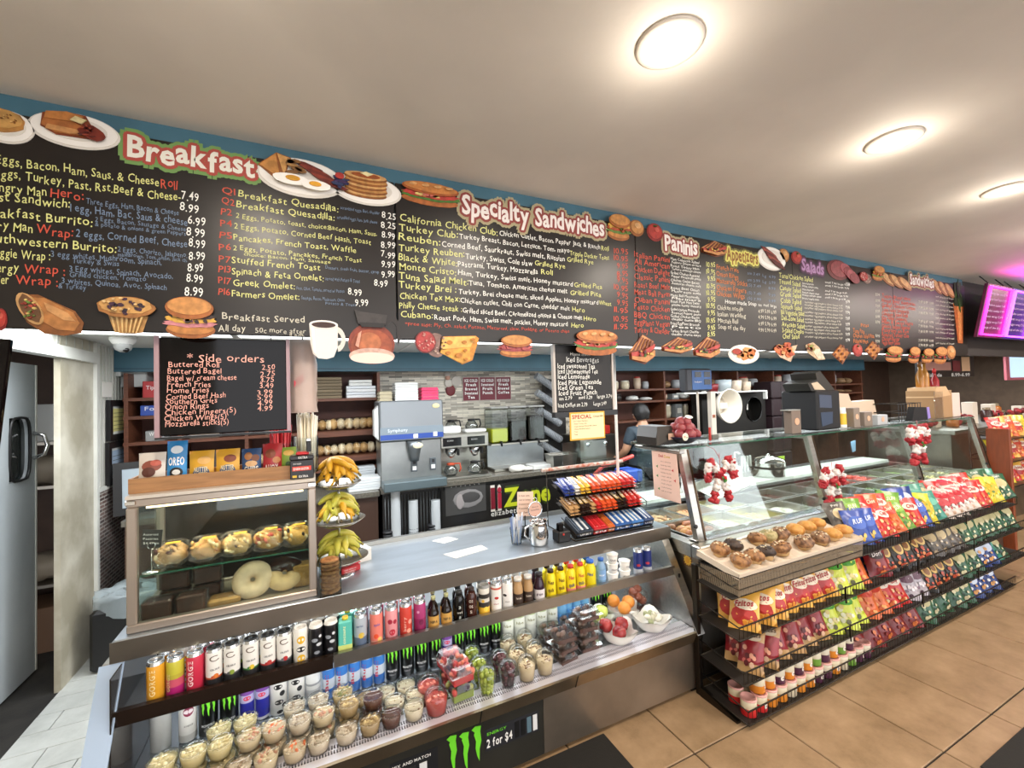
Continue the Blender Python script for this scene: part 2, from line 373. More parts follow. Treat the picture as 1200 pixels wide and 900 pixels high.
# black floor mat, and a flat black sheet at the right
G().bbox(-1.2, 1.25, .25, 1.738, .0005, .009, rubber, .003).build('floor_sheet', None, 'black rubber mat in front of the drinks case', 'mat')
G().bbox(2.56, 6.2, -.4, .862, .0005, .009, rubber, .003).build('floor_sheet', None, 'flat black sheet at the bottom right corner of the tan tile floor', 'mat')
BOARD_TEXT = [
    ('Eggs, Bacon, Ham, Saus. & Cheese', -0.918, 2.453, 0.421, 0.04, 'y'),
    ('Roll', -0.491, 2.452, 0.048, 0.045, 'r'),
    ('Eggs, Turkey, Past, Rst.Beef & Cheese-', -0.921, 2.407, 0.488, 0.04, 'y'),
    ('7.49', -0.43, 2.417, 0.052, 0.042, 'w'),
    ('Hungry Man', -0.944, 2.364, 0.146, 0.04, 'y'),
    ('Hero:', -0.789, 2.365, 0.085, 0.04, 'r'),
    ('Three Eggs, Ham, Bacon & Cheese', -0.698, 2.354, 0.259, 0.026, 'b'),
    ('8.99', -0.436, 2.371, 0.058, 0.042, 'w'),
    ('Breakfast Sandwich:', -1.024, 2.331, 0.284, 0.04, 'y'),
    ('1 egg, Ham, Bac, Saus & cheese', -0.739, 2.321, 0.326, 0.036, 'b'),
    ('6.99', -0.412, 2.327, 0.055, 0.042, 'w'),
    ('Breakfast Burrito:', -0.962, 2.278, 0.28, 0.04, 'y'),
    ('2 Eggs, Bacon, Sausage & Cheese', -0.675, 2.298, 0.257, 0.022, 'b'),
    ('& potato & onions & green Peppers', -0.675, 2.28, 0.257, 0.02, 'b'),
    ('8.99', -0.417, 2.28, 0.058, 0.042, 'w'),
    ('Hungry Man', -0.975, 2.235, 0.143, 0.04, 'y'),
    ('Wrap:', -0.823, 2.233, 0.091, 0.04, 'r'),
    ('2 eggs, Corned Beef, Cheese', -0.725, 2.237, 0.311, 0.036, 'b'),
    ('8.99', -0.41, 2.239, 0.051, 0.042, 'w'),
    ('Southwestern Burrito:', -0.956, 2.192, 0.338, 0.04, 'y'),
    ('2 Eggs, Chorizo, Jalapeno,', -0.614, 2.199, 0.2, 0.024, 'b'),
    ('mashbrown, Tom, onion, Jack ch.', -0.614, 2.182, 0.2, 0.019, 'b'),
    ('8.99', -0.41, 2.193, 0.051, 0.042, 'w'),
    ('Veggie Wrap :', -0.937, 2.144, 0.148, 0.04, 'y'),
    ('3 egg whites, Mushroom, Spinach,', -0.787, 2.161, 0.296, 0.028, 'b'),
    ('Turkey & Swiss', -0.734, 2.145, 0.123, 0.024, 'b'),
    ('8.99', -0.414, 2.149, 0.049, 0.042, 'w'),
    ('Energy', -0.943, 2.099, 0.078, 0.04, 'y'),
    ('Wrap :', -0.853, 2.102, 0.101, 0.04, 'r'),
    ('3 Egg whites, Spinach, Avocado,', -0.741, 2.115, 0.283, 0.028, 'b'),
    ('Grilled chicken, Tomato', -0.741, 2.098, 0.205, 0.024, 'b'),
    ('8.99', -0.418, 2.107, 0.052, 0.042, 'w'),
    ('Power', -0.949, 2.06, 0.061, 0.04, 'y'),
    ('Wrap :', -0.872, 2.06, 0.102, 0.04, 'r'),
    ('3 whites, Quinoa, Avoc, Spinach', -0.761, 2.072, 0.284, 0.026, 'b'),
    ('& Turkey', -0.769, 2.055, 0.07, 0.024, 'b'),
    ('8.99', -0.424, 2.058, 0.058, 0.044, 'w'),
    ('Q1', -0.303, 2.461, 0.044, 0.034, 'r'),
    ('Breakfast Quesadilla:', -0.25, 2.455, 0.363, 0.036, 'y'),
    ('scrambled eggs, Bac, cheddar', 0.122, 2.468, 0.162, 0.018, 'b'),
    ('8.25', 0.293, 2.454, 0.061, 0.038, 'w'),
    ('Q2', -0.305, 2.419, 0.043, 0.034, 'r'),
    ('Breakfast Quesadilla:', -0.257, 2.414, 0.355, 0.036, 'y'),
    ('scrambled eggs, ham, Jack cheese', 0.108, 2.426, 0.165, 0.018, 'b'),
    ('8.25', 0.289, 2.411, 0.063, 0.038, 'w'),
    ('P2', -0.308, 2.376, 0.037, 0.034, 'r'),
    ('2 Eggs, Potato, toast, choice:Bacon, Ham, Saus.', -0.259, 2.372, 0.53, 0.026, 'y'),
    ('8.99', 0.291, 2.366, 0.058, 0.038, 'w'),
    ('P4', -0.31, 2.333, 0.039, 0.034, 'r'),
    ('2 Eggs, Potato, Corned Beef Hash, Toast', -0.265, 2.329, 0.509, 0.03, 'y'),
    ('8.99', 0.287, 2.324, 0.061, 0.038, 'w'),
    ('P5', -0.314, 2.285, 0.043, 0.034, 'r'),
    ('Pancakes, French Toast, Waffle', -0.267, 2.285, 0.449, 0.032, 'y'),
    ('7.99', 0.287, 2.279, 0.06, 0.038, 'w'),
    ('P6', -0.315, 2.241, 0.039, 0.034, 'r'),
    ('2 Eggs, Potato, Pancakes, French Toast', -0.269, 2.245, 0.473, 0.026, 'y'),
    ('choice: Bacon, Ham, Sausage', -0.234, 2.227, 0.313, 0.018, 'y'),
    ('9.99', 0.286, 2.234, 0.06, 0.038, 'w'),
    ('P7', -0.316, 2.193, 0.038, 0.034, 'r'),
    ('Stuffed French Toast', -0.274, 2.193, 0.313, 0.034, 'y'),
    ('Dessert, fresh fruit, butter, syrup', 0.059, 2.204, 0.217, 0.018, 'b'),
    ('9.99', 0.287, 2.19, 0.058, 0.038, 'w'),
    ('P13', -0.318, 2.152, 0.04, 0.034, 'r'),
    ('Spinach & Feta Omelet:', -0.274, 2.15, 0.325, 0.034, 'y'),
    ('served with Potato & Toast', 0.058, 2.156, 0.137, 0.02, 'b'),
    ('8.99', 0.254, 2.147, 0.057, 0.038, 'w'),
    ('P17', -0.318, 2.109, 0.04, 0.034, 'r'),
    ('Greek Omelet:', -0.27, 2.106, 0.213, 0.034, 'y'),
    ('Feta, Olive, Tomato, served w/ Potato', -0.051, 2.107, 0.183, 0.018, 'b'),
    ('8.99', 0.146, 2.101, 0.056, 0.038, 'w'),
    ('P16', -0.319, 2.068, 0.039, 0.034, 'r'),
    ('Farmers Omelet:', -0.275, 2.064, 0.234, 0.034, 'y'),
    ('Sausage, Bacon, Mushroom, Onion', -0.034, 2.069, 0.166, 0.018, 'b'),
    ('Potato & Toast', 0.057, 2.053, 0.121, 0.016, 'b'),
    ('9.99', 0.174, 2.055, 0.054, 0.038, 'w'),
    ('Breakfast Served', -0.307, 1.972, 0.284, 0.034, 'c'),
    ('All day', -0.32, 1.926, 0.089, 0.034, 'c'),
    ('50c more after', -0.198, 1.926, 0.178, 0.026, 'c'),
    ('11 a.m.', -0.078, 1.914, 0.054, 0.018, 'c'),
    ('California Chicken Club:', 0.373, 2.453, 0.481, 0.044, 'y'),
    ('Chicken Cutlet, Bacon, Pepper Jack & Ranch', 0.864, 2.457, 0.618, 0.034, 'w'),
    ('Roll', 1.491, 2.455, 0.052, 0.036, 'y'),
    ('Turkey Club:', 0.368, 2.41, 0.277, 0.044, 'y'),
    ('Turkey Breast, Bacon, Lettuce, Tom, mayo', 0.653, 2.412, 0.624, 0.034, 'w'),
    ('Tripple Decker Toast', 1.28, 2.402, 0.263, 0.034, 'y'),
    ('Reuben:', 0.364, 2.364, 0.194, 0.044, 'y'),
    ('Corned Beef, Saurkraut, Swiss melt, Russian', 0.566, 2.364, 0.679, 0.036, 'w'),
    ('Grilled Rye', 1.261, 2.367, 0.172, 0.034, 'y'),
    ('Turkey Reuben:', 0.363, 2.32, 0.313, 0.042, 'y'),
    ('Turkey, Swiss, Cole slaw', 0.682, 2.318, 0.365, 0.036, 'w'),
    ('Grilled Rye', 1.06, 2.322, 0.186, 0.034, 'y'),
    ('Black & White:', 0.362, 2.275, 0.275, 0.042, 'y'),
    ('Pastrami, Turkey, Mozzarella', 0.642, 2.276, 0.435, 0.036, 'w'),
    ('Roll', 1.097, 2.28, 0.069, 0.036, 'y'),
    ('Monte Cristo:', 0.366, 2.231, 0.266, 0.042, 'y'),
    ('Ham, Turkey, Swiss melt, Honey mustard', 0.641, 2.232, 0.65, 0.034, 'w'),
    ('Grilled Pita', 1.301, 2.232, 0.186, 0.034, 'y'),
    ('Tuna Salad Melt:', 0.361, 2.188, 0.331, 0.042, 'y'),
    ('Tuna, Tomato, American cheese melt', 0.695, 2.19, 0.56, 0.034, 'w'),
    ('Grilled Pita', 1.273, 2.187, 0.205, 0.034, 'y'),
    ('Turkey Brei :', 0.36, 2.145, 0.27, 0.042, 'y'),
    ('Turkey, Brei cheese melt, sliced Apples, Honey mustard', 0.641, 2.143, 0.816, 0.032, 'w'),
    ('Wheat', 1.462, 2.143, 0.085, 0.032, 'y'),
    ('Chicken Tex Mex:', 0.364, 2.102, 0.284, 0.038, 'y'),
    ('Chicken cutlet, Chili con Carne, cheddar melt', 0.65, 2.099, 0.617, 0.032, 'w'),
    ('Hero', 1.283, 2.094, 0.081, 0.034, 'y'),
    ('Philly Cheese steak :', 0.361, 2.058, 0.295, 0.036, 'y'),
    ('Grilled sliced Beef, Caramelized onions & Cheese melt', 0.66, 2.052, 0.685, 0.032, 'w'),
    ('Hero', 1.356, 2.05, 0.081, 0.034, 'y'),
    ('Cubano:', 0.366, 2.015, 0.148, 0.038, 'y'),
    ('Roast Pork, Ham, Swiss melt, pickles, Honey mustard', 0.521, 2.011, 0.73, 0.032, 'w'),
    ('Hero', 1.273, 2.008, 0.08, 0.034, 'y'),
    ('*Free side: Ply, Ch. salad, Potato, Macaroni, slaw, Pudding, or Potato chips', 0.385, 1.978, 0.875, 0.022, 'r'),
    ('10.95', 1.58, 2.448, 0.101, 0.042, 'r'),
    ('10.95', 1.578, 2.409, 0.101, 0.042, 'r'),
    ('9.95', 1.597, 2.364, 0.08, 0.042, 'r'),
    ('8.95', 1.595, 2.318, 0.08, 0.042, 'r'),
    ('9.95', 1.594, 2.278, 0.08, 0.042, 'r'),
    ('10.95', 1.57, 2.235, 0.101, 0.042, 'r'),
    ('9.95', 1.59, 2.191, 0.079, 0.042, 'r'),
    ('9.95', 1.588, 2.148, 0.079, 0.042, 'r'),
    ('11.95', 1.565, 2.104, 0.101, 0.042, 'r'),
    ('10.95', 1.562, 2.055, 0.1, 0.042, 'r'),
    ('11.95', 1.56, 2.011, 0.1, 0.042, 'r'),
    ('Italian Panini', 1.728, 2.442, 0.279, 0.044, 'r'),
    ('All American', 1.726, 2.401, 0.278, 0.044, 'r'),
    ('Chicken Delight', 1.724, 2.357, 0.278, 0.044, 'r'),
    ('Classic Panini', 1.722, 2.312, 0.278, 0.044, 'r'),
    ('Roast Beef Melt', 1.72, 2.266, 0.278, 0.044, 'r'),
    ('Meat Ball Parm', 1.718, 2.221, 0.277, 0.044, 'r'),
    ('Cuban Panini', 1.716, 2.176, 0.277, 0.044, 'r'),
    ('Pesto Chicken', 1.713, 2.132, 0.277, 0.044, 'r'),
    ('BBQ Chicken', 1.711, 2.085, 0.277, 0.044, 'r'),
    ('EggPlant Vegan', 1.709, 2.039, 0.276, 0.044, 'r'),
    ('Turkey & Cheddar', 1.707, 1.996, 0.276, 0.044, 'r'),
    ('Ham Cappicola Salami', 2.015, 2.456, 0.244, 0.022, 'w'),
    ('Roast Turkey Ham', 2.013, 2.414, 0.244, 0.022, 'w'),
    ('Grilled Chicken Roasted', 2.011, 2.369, 0.244, 0.022, 'w'),
    ('Chicken Cutlet Bacon', 2.009, 2.324, 0.244, 0.022, 'w'),
    ('Roast Beef Onion', 2.006, 2.276, 0.244, 0.022, 'w'),
    ('Meat Ball Mozzarella', 2.004, 2.23, 0.243, 0.022, 'w'),
    ('Roast Pork Ham Swiss', 2.002, 2.191, 0.243, 0.022, 'w'),
    ('Grilled Chicken Mozzarella', 1.999, 2.142, 0.243, 0.022, 'w'),
    ('Grilled Chicken Bacon', 1.997, 2.1, 0.243, 0.022, 'w'),
    ('Fried EggPlant Broccoli', 1.995, 2.056, 0.243, 0.022, 'w'),
    ('Turkey Breast Cheddar', 1.992, 2.009, 0.242, 0.022, 'w'),
    ('Peppers Onions on hero', 2.023, 2.437, 0.25, 0.02, 'w'),
    ('Tomato american cheese', 2.02, 2.395, 0.25, 0.02, 'w'),
    ('Pepper Mozzarella pesto', 2.018, 2.35, 0.25, 0.02, 'w'),
    ('American cheese melt', 2.016, 2.305, 0.25, 0.02, 'w'),
    ('Mushroom melt', 2.013, 2.257, 0.249, 0.02, 'w'),
    ('Marinara', 2.011, 2.211, 0.249, 0.02, 'w'),
    ('pickles honey mustard', 2.009, 2.172, 0.249, 0.02, 'w'),
    ('Roasted Pepper pesto', 2.006, 2.122, 0.249, 0.02, 'w'),
    ('cheddar cheese BBQ', 2.004, 2.081, 0.249, 0.02, 'w'),
    ('Pesto', 2.002, 2.036, 0.248, 0.02, 'w'),
    ('cheddar cheese mayo', 1.999, 1.99, 0.248, 0.02, 'w'),
    ('10.95', 2.324, 2.448, 0.081, 0.044, 'y'),
    ('10.95', 2.321, 2.401, 0.081, 0.044, 'y'),
    ('9.95', 2.329, 2.356, 0.07, 0.044, 'y'),
    ('10.95', 2.316, 2.307, 0.08, 0.044, 'y'),
    ('10.95', 2.313, 2.262, 0.08, 0.044, 'y'),
    ('9.95', 2.322, 2.219, 0.07, 0.044, 'y'),
    ('10.95', 2.308, 2.175, 0.08, 0.044, 'y'),
    ('9.95', 2.316, 2.13, 0.069, 0.044, 'y'),
    ('10.95', 2.303, 2.081, 0.08, 0.044, 'y'),
    ('9.95', 2.311, 2.034, 0.069, 0.044, 'y'),
    ('8.95', 2.308, 1.992, 0.069, 0.044, 'y'),
    ('French Fries', 2.417, 2.437, 0.212, 0.044, 'o'),
    ('Onion Rings', 2.414, 2.392, 0.211, 0.044, 'o'),
    ('Mozzarella Sticks', 2.412, 2.349, 0.298, 0.044, 'o'),
    ('Chicken Fingers', 2.409, 2.302, 0.289, 0.044, 'o'),
    ('Chicken Wings', 2.406, 2.26, 0.273, 0.044, 'o'),
    ('sm 3.49  Lg  4.99', 2.719, 2.431, 0.298, 0.026, 'b'),
    ('sm 3.99  Lg  5.99', 2.716, 2.387, 0.298, 0.026, 'b'),
    ('(5) 7.49      8.99', 2.713, 2.348, 0.297, 0.026, 'b'),
    ('(5) 7.49      9.99', 2.71, 2.298, 0.297, 0.026, 'b'),
    ('(5) 7.99      9.99', 2.707, 2.257, 0.297, 0.026, 'b'),
    ('Home made Soup', 2.485, 2.219, 0.313, 0.036, 'w'),
    ('sm  med  large', 2.819, 2.22, 0.194, 0.028, 'w'),
    ('Chicken noodle', 2.407, 2.173, 0.251, 0.04, 'c'),
    ('Italian Wedding', 2.408, 2.129, 0.275, 0.04, 'c'),
    ('Matzah Ball', 2.409, 2.087, 0.195, 0.04, 'c'),
    ('Soup of the day', 2.41, 2.044, 0.263, 0.04, 'c'),
    ('4.99 5.99 6.99', 2.815, 2.173, 0.194, 0.034, 'c'),
    ('4.99 5.99 6.99', 2.813, 2.131, 0.194, 0.034, 'c'),
    ('4.99 5.99 6.99', 2.81, 2.086, 0.194, 0.034, 'c'),
    ('4.99 5.99 6.99', 2.807, 2.042, 0.194, 0.034, 'c'),
    ('Tuna/Chicken Salad', 3.058, 2.445, 0.401, 0.046, 'y'),
    ('Tossed Salad', 3.055, 2.398, 0.249, 0.046, 'y'),
    ('Caesar Salad', 3.061, 2.352, 0.244, 0.046, 'y'),
    ('Greek Salad', 3.063, 2.309, 0.244, 0.046, 'y'),
    ('Cobb Salad', 3.065, 2.263, 0.239, 0.046, 'y'),
    ('Spinach Salad', 3.066, 2.218, 0.244, 0.046, 'y'),
    ('Bal Vegetable Salad', 3.063, 2.176, 0.27, 0.046, 'y'),
    ('Deli-Zone Salad', 3.065, 2.133, 0.26, 0.046, 'y'),
    ('Avocado Salad', 3.067, 2.087, 0.265, 0.046, 'y'),
    ('3-Salad Combo', 3.068, 2.044, 0.25, 0.046, 'y'),
    ('Chef Salad', 3.07, 2.004, 0.193, 0.046, 'y'),
    ('lettuce tomato onion', 3.331, 2.418, 0.14, 0.02, 'w'),
    ('lettuce tomato onion', 3.329, 2.397, 0.194, 0.02, 'w'),
    ('lettuce tomato onion', 3.327, 2.373, 0.14, 0.02, 'w'),
    ('lettuce tomato onion', 3.326, 2.35, 0.207, 0.02, 'w'),
    ('lettuce tomato onion', 3.324, 2.33, 0.235, 0.02, 'w'),
    ('lettuce tomato onion', 3.322, 2.305, 0.207, 0.02, 'w'),
    ('cucumber egg peppers olives cheese 9.99', 3.346, 2.278, 0.493, 0.02, 'c'),
    ('cucumber egg peppers olives cheese 9.99', 3.344, 2.256, 0.493, 0.02, 'c'),
    ('cucumber egg peppers olives cheese 9.99', 3.343, 2.235, 0.493, 0.02, 'c'),
    ('cucumber egg peppers olives cheese 9.99', 3.34, 2.203, 0.493, 0.02, 'c'),
    ('cucumber egg peppers olives cheese 9.99', 3.339, 2.178, 0.493, 0.02, 'c'),
    ('cucumber egg peppers olives cheese 9.99', 3.336, 2.15, 0.463, 0.02, 'c'),
    ('cucumber egg peppers olives cheese 9.99', 3.335, 2.127, 0.477, 0.02, 'c'),
    ('cucumber egg peppers olives cheese 9.99', 3.332, 2.098, 0.433, 0.02, 'c'),
    ('cucumber egg peppers olives cheese 9.99', 3.331, 2.074, 0.462, 0.02, 'c'),
    ('cucumber egg peppers olives cheese 9.99', 3.329, 2.05, 0.491, 0.02, 'c'),
    ('cucumber egg peppers olives cheese 9.99', 3.326, 2.018, 0.491, 0.02, 'c'),
    ('small 7.99 large 9.99', 3.619, 2.451, 0.326, 0.02, 'w'),
    ('small 7.99 large 9.99', 3.617, 2.426, 0.326, 0.02, 'w'),
    ('small 7.99 large 9.99', 3.613, 2.384, 0.295, 0.02, 'w'),
    ('small 7.99 large 9.99', 3.611, 2.359, 0.31, 0.02, 'w'),
    ('small 7.99 large 9.99', 3.609, 2.332, 0.28, 0.02, 'w'),
    ('9.99', 3.9, 2.456, 0.057, 0.034, 'w'),
    ('9.99', 3.887, 2.311, 0.057, 0.034, 'w'),
    ('9.99', 3.883, 2.266, 0.057, 0.034, 'w'),
    ('9.99', 3.879, 2.224, 0.057, 0.034, 'w'),
    ('9.99', 3.875, 2.176, 0.057, 0.034, 'w'),
    ('9.99', 3.871, 2.13, 0.057, 0.034, 'w'),
    ('9.99', 3.868, 2.09, 0.057, 0.034, 'w'),
    ('9.99', 3.864, 2.049, 0.057, 0.034, 'w'),
    ('9.99', 3.86, 2.001, 0.057, 0.034, 'w'),
    ('Pitas', 4.089, 2.13, 0.115, 0.04, 'o'),
    ('Tuna Pita', 3.972, 2.077, 0.162, 0.044, 'o'),
    ('Chicken Salad Pita', 3.969, 2.039, 0.311, 0.044, 'o'),
    ('Falafel Pita', 3.971, 1.994, 0.213, 0.044, 'o'),
    ('8.99', 4.337, 2.404, 0.064, 0.032, 'c'),
    ('8.99', 4.333, 2.355, 0.064, 0.032, 'c'),
    ('8.99', 4.328, 2.307, 0.064, 0.032, 'c'),
    ('8.99', 4.324, 2.26, 0.064, 0.032, 'c'),
    ('8.99', 4.319, 2.212, 0.064, 0.032, 'c'),
    ('8.99', 4.315, 2.167, 0.064, 0.032, 'c'),
    ('8.99', 4.304, 2.049, 0.063, 0.032, 'c'),
    ('8.99', 4.299, 2.004, 0.063, 0.032, 'c'),
    ('Turkey Breast Hero', 4.438, 2.398, 0.479, 0.044, 'r'),
    ('Roast Beef American', 4.434, 2.358, 0.563, 0.044, 'r'),
    ('Grilled Chicken Cutlet', 4.43, 2.317, 0.563, 0.044, 'r'),
    ('Tuna Salad Sandwich', 4.426, 2.28, 0.448, 0.044, 'r'),
    ('Chicken Salad Roll', 4.423, 2.243, 0.429, 0.044, 'r'),
    ('Egg Salad Sandwich', 4.42, 2.208, 0.41, 0.044, 'r'),
    ('Ham & Swiss Hero', 4.416, 2.173, 0.523, 0.044, 'r'),
    ('Genoa Salami Special', 4.413, 2.137, 0.465, 0.044, 'r'),
    ('Pastrami on Rye', 4.409, 2.1, 0.446, 0.044, 'r'),
    ('Roasted Turkey Club', 4.406, 2.063, 0.446, 0.044, 'r'),
    ('Chicken Burger', 4.402, 2.027, 0.291, 0.044, 'r'),
    ('Veggie Burger Deluxe', 4.399, 1.994, 0.291, 0.044, 'r'),
    ('7.99 8.99  9.99', 5.063, 2.392, 0.283, 0.032, 'c'),
    ('7.99 8.99  9.99', 5.057, 2.338, 0.283, 0.032, 'c'),
    ('7.99 8.99  9.99', 5.052, 2.289, 0.283, 0.032, 'c'),
    ('7.99 8.99  9.99', 5.043, 2.21, 0.282, 0.032, 'c'),
    ('7.99 8.99  9.99', 5.039, 2.166, 0.282, 0.032, 'c'),
    ('7.99 8.99  9.99', 5.033, 2.115, 0.282, 0.032, 'c'),
    ('7.99 8.99  9.99', 5.024, 2.033, 0.281, 0.032, 'c'),
    ('7.99 8.99  9.99', 5.02, 1.99, 0.281, 0.032, 'c'),
    ('and choice of bread', 5.397, 2.467, 0.377, 0.022, 'c'),
    ('and choice of bread', 5.392, 2.426, 0.376, 0.022, 'c'),
    ('and choice of bread', 5.387, 2.385, 0.376, 0.022, 'c'),
    ('and choice of bread', 5.383, 2.344, 0.376, 0.022, 'c'),
    ('and choice of bread', 5.378, 2.303, 0.375, 0.022, 'c'),
    ('and choice of bread', 5.373, 2.262, 0.375, 0.022, 'c'),
    ('and choice of bread', 5.367, 2.209, 0.375, 0.022, 'c'),
    ('and choice of bread', 5.362, 2.16, 0.374, 0.022, 'c'),
    ('and choice of bread', 5.357, 2.123, 0.374, 0.022, 'c'),
    ('and choice of bread', 5.352, 2.072, 0.374, 0.022, 'c'),
    ('and choice of bread', 5.346, 2.021, 0.374, 0.022, 'c'),
]
HEADS = [('Breakfast', -0.586, 2.547, 0.394, 0.088, 'g'), ('Specialty', 0.668, 2.537, 0.366, 0.105, 'k'), ('Sandwiches', 1.069, 2.533, 0.444, 0.105, 'k'), ('Paninis', 1.968, 2.515, 0.275, 0.11, 'k'), ('Appetizers', 2.512, 2.511, 0.319, 0.095, 'y'), ('Salads', 3.323, 2.517, 0.279, 0.1, 'p'), ('Sandwiches', 4.918, 2.55, 0.446, 0.11, 'k')]
CUTS = [
    ('plate_hash', -0.895, 2.579, 0.138, 0.121, 'round plate of golden hash browns, cut-out at the left end of the menu board'),
    ('plate_french', -0.724, 2.606, 0.239, 0.133, 'oval plate of french toast with a butter pat, cut-out left of the Breakfast heading'),
    ('plate_eggs', -0.024, 2.577, 0.328, 0.174, 'plate of fried eggs, bacon and toast, cut-out right of the Breakfast heading'),
    ('plate_pancake', 0.232, 2.573, 0.298, 0.147, 'plate of stacked pancakes with berries, cut-out'),
    ('hero', 0.517, 2.598, 0.281, 0.117, 'long seeded sandwich roll cut-out left of the Specialty heading'),
    ('kaiser', 1.616, 2.597, 0.18, 0.155, 'round deli sandwich cut-out right of the Sandwiches heading'),
    ('roll', 1.752, 2.616, 0.117, 0.103, 'plain round bread roll cut-out, the larger of two'),
    ('tomato', 1.894, 2.61, 0.13, 0.115, 'red tomato cut-out left of the Paninis heading'),
    ('panini', 2.394, 2.572, 0.24, 0.107, 'grilled panini cut-out right of the Paninis heading'),
    ('plate_bacon', 2.986, 2.573, 0.314, 0.183, 'oval plate of bacon strips cut-out'),
    ('roll', 3.124, 2.61, 0.128, 0.105, 'plain bread roll cut-out beside the bacon plate, the smaller of two'),
    ('tomato', 3.274, 2.611, 0.134, 0.101, 'small red tomato cut-out left of the Salads heading'),
    ('meats', 3.864, 2.567, 0.42, 0.177, 'sliced deli meat cut-out right of the Salads heading'),
    ('salami', 4.183, 2.541, 0.194, 0.098, 'small salami slices cut-out beside the sliced deli meat'),
    ('kaiser', 4.379, 2.595, 0.19, 0.13, 'small brown bun cut-out above the last menu panel seam'),
    ('rolls', 4.674, 2.555, 0.48, 0.151, 'three long rolls cut-out left of the far Sandwiches heading'),
    ('rolls', 5.544, 2.561, 0.403, 0.182, 'pair of sandwich rolls cut-out at the far right of the board'),
    ('carrot', 5.85, 2.346, 0.224, 0.613, 'long carrot cut-out standing at the right end of the board'),
    ('apple', -0.906, 1.942, 0.031, 0.076, 'red apple cut-out at the left bottom corner of the board'),
    ('wrap', -0.786, 1.963, 0.163, 0.138, 'large brown burrito wrap cut-out'),
    ('muffin', -0.585, 1.974, 0.162, 0.134, 'blueberry muffin cut-out right of the burrito wrap'),
    ('breakfast_sandwich', -0.404, 1.971, 0.171, 0.161, 'ham and egg breakfast sandwich cut-out'),
    ('cup', 0.062, 1.904, 0.148, 0.162, 'white coffee cup cut-out'),
    ('coffee_pot', 0.251, 1.921, 0.226, 0.243, 'glass coffee pot cut-out with red-brown coffee'),
    ('salami', 0.502, 1.895, 0.152, 0.128, 'large salami slices cut-out'),
    ('cheese', 0.641, 1.876, 0.204, 0.152, 'yellow swiss cheese wedge cut-out'),
    ('pastrami', 0.935, 1.895, 0.201, 0.118, 'pastrami sandwich cut-out below the Specialty list'),
    ('hero', 1.435, 1.928, 0.289, 0.162, 'ham sub sandwich cut-out above the iced beverages board'),
    ('panini', 1.757, 1.898, 0.194, 0.179, 'tall grilled panini half cut-out, leftmost of three along the bottom edge'),
    ('panini', 2.036, 1.927, 0.255, 0.107, 'flat grilled panini cut-out, middle of three along the bottom edge'),
    ('panini', 2.29, 1.917, 0.238, 0.145, 'grilled panini corner cut-out, rightmost of three along the bottom edge'),
    ('bowl_fries', 2.648, 1.884, 0.309, 0.142, 'white bowl of chicken fingers cut-out'),
    ('fries', 3.088, 1.912, 0.292, 0.157, 'orange fries in paper cut-out'),
    ('wrapw', 3.45, 1.919, 0.247, 0.14, 'white paper wrap cut-out'),
    ('waffle', 3.784, 1.898, 0.245, 0.16, 'square waffle cut-out, left of two'),
    ('apple', 4.021, 1.936, 0.149, 0.11, 'small red apple cut-out between two waffles'),
    ('waffle', 4.25, 1.937, 0.262, 0.162, 'square waffle cut-out, right of two'),
    ('burger', 4.567, 1.909, 0.296, 0.146, 'large burger cut-out, leftmost of the burgers under the last panel'),
    ('burger', 4.91, 1.906, 0.213, 0.153, 'burger cut-out, second of the burgers under the last panel'),
    ('burger', 5.16, 1.902, 0.225, 0.141, 'burger cut-out, third of the burgers under the last panel'),
    ('burger', 5.409, 1.909, 0.272, 0.169, 'burger cut-out, fourth of the burgers under the last panel'),
    ('roll', 5.647, 1.945, 0.196, 0.14, 'brown roll cut-out at the far end of the bottom edge'),
]
SIDE_TEXT = [('* Side orders', -0.431, 1.814, 0.256, 0.036, 'k'), ('Buttered Roll', -0.487, 1.793, 0.159, 0.026, 'k'), ('Buttered Bagel', -0.49, 1.768, 0.169, 0.026, 'k'), ('Bagel w/ cream cheese', -0.492, 1.742, 0.221, 0.026, 'k'), ('French Fries', -0.492, 1.717, 0.136, 0.026, 'k'), ('Home Fries', -0.493, 1.694, 0.131, 0.026, 'k'), ('Corned Beef Hash', -0.495, 1.672, 0.187, 0.026, 'k'), ('Southern Grits', -0.497, 1.653, 0.161, 0.026, 'k'), ('Onion Rings', -0.499, 1.633, 0.136, 0.026, 'k'), ('Chicken Fingers(5)', -0.499, 1.612, 0.225, 0.026, 'k'), ('Chicken Wings(5)', -0.501, 1.59, 0.195, 0.026, 'k'), ('Mozzarella sticks(5)', -0.499, 1.569, 0.2, 0.026, 'k'), ('2.50', -0.183, 1.783, 0.046, 0.026, 'k'), ('2.75', -0.189, 1.756, 0.052, 0.026, 'k'), ('3.75', -0.189, 1.733, 0.048, 0.026, 'k'), ('3.49', -0.191, 1.709, 0.048, 0.026, 'k'), ('3.99', -0.2, 1.68, 0.053, 0.026, 'k'), ('5.99', -0.2, 1.66, 0.053, 0.026, 'k'), ('4.99', -0.2, 1.638, 0.053, 0.026, 'k'), ('4.99', -0.201, 1.617, 0.053, 0.026, 'k')]
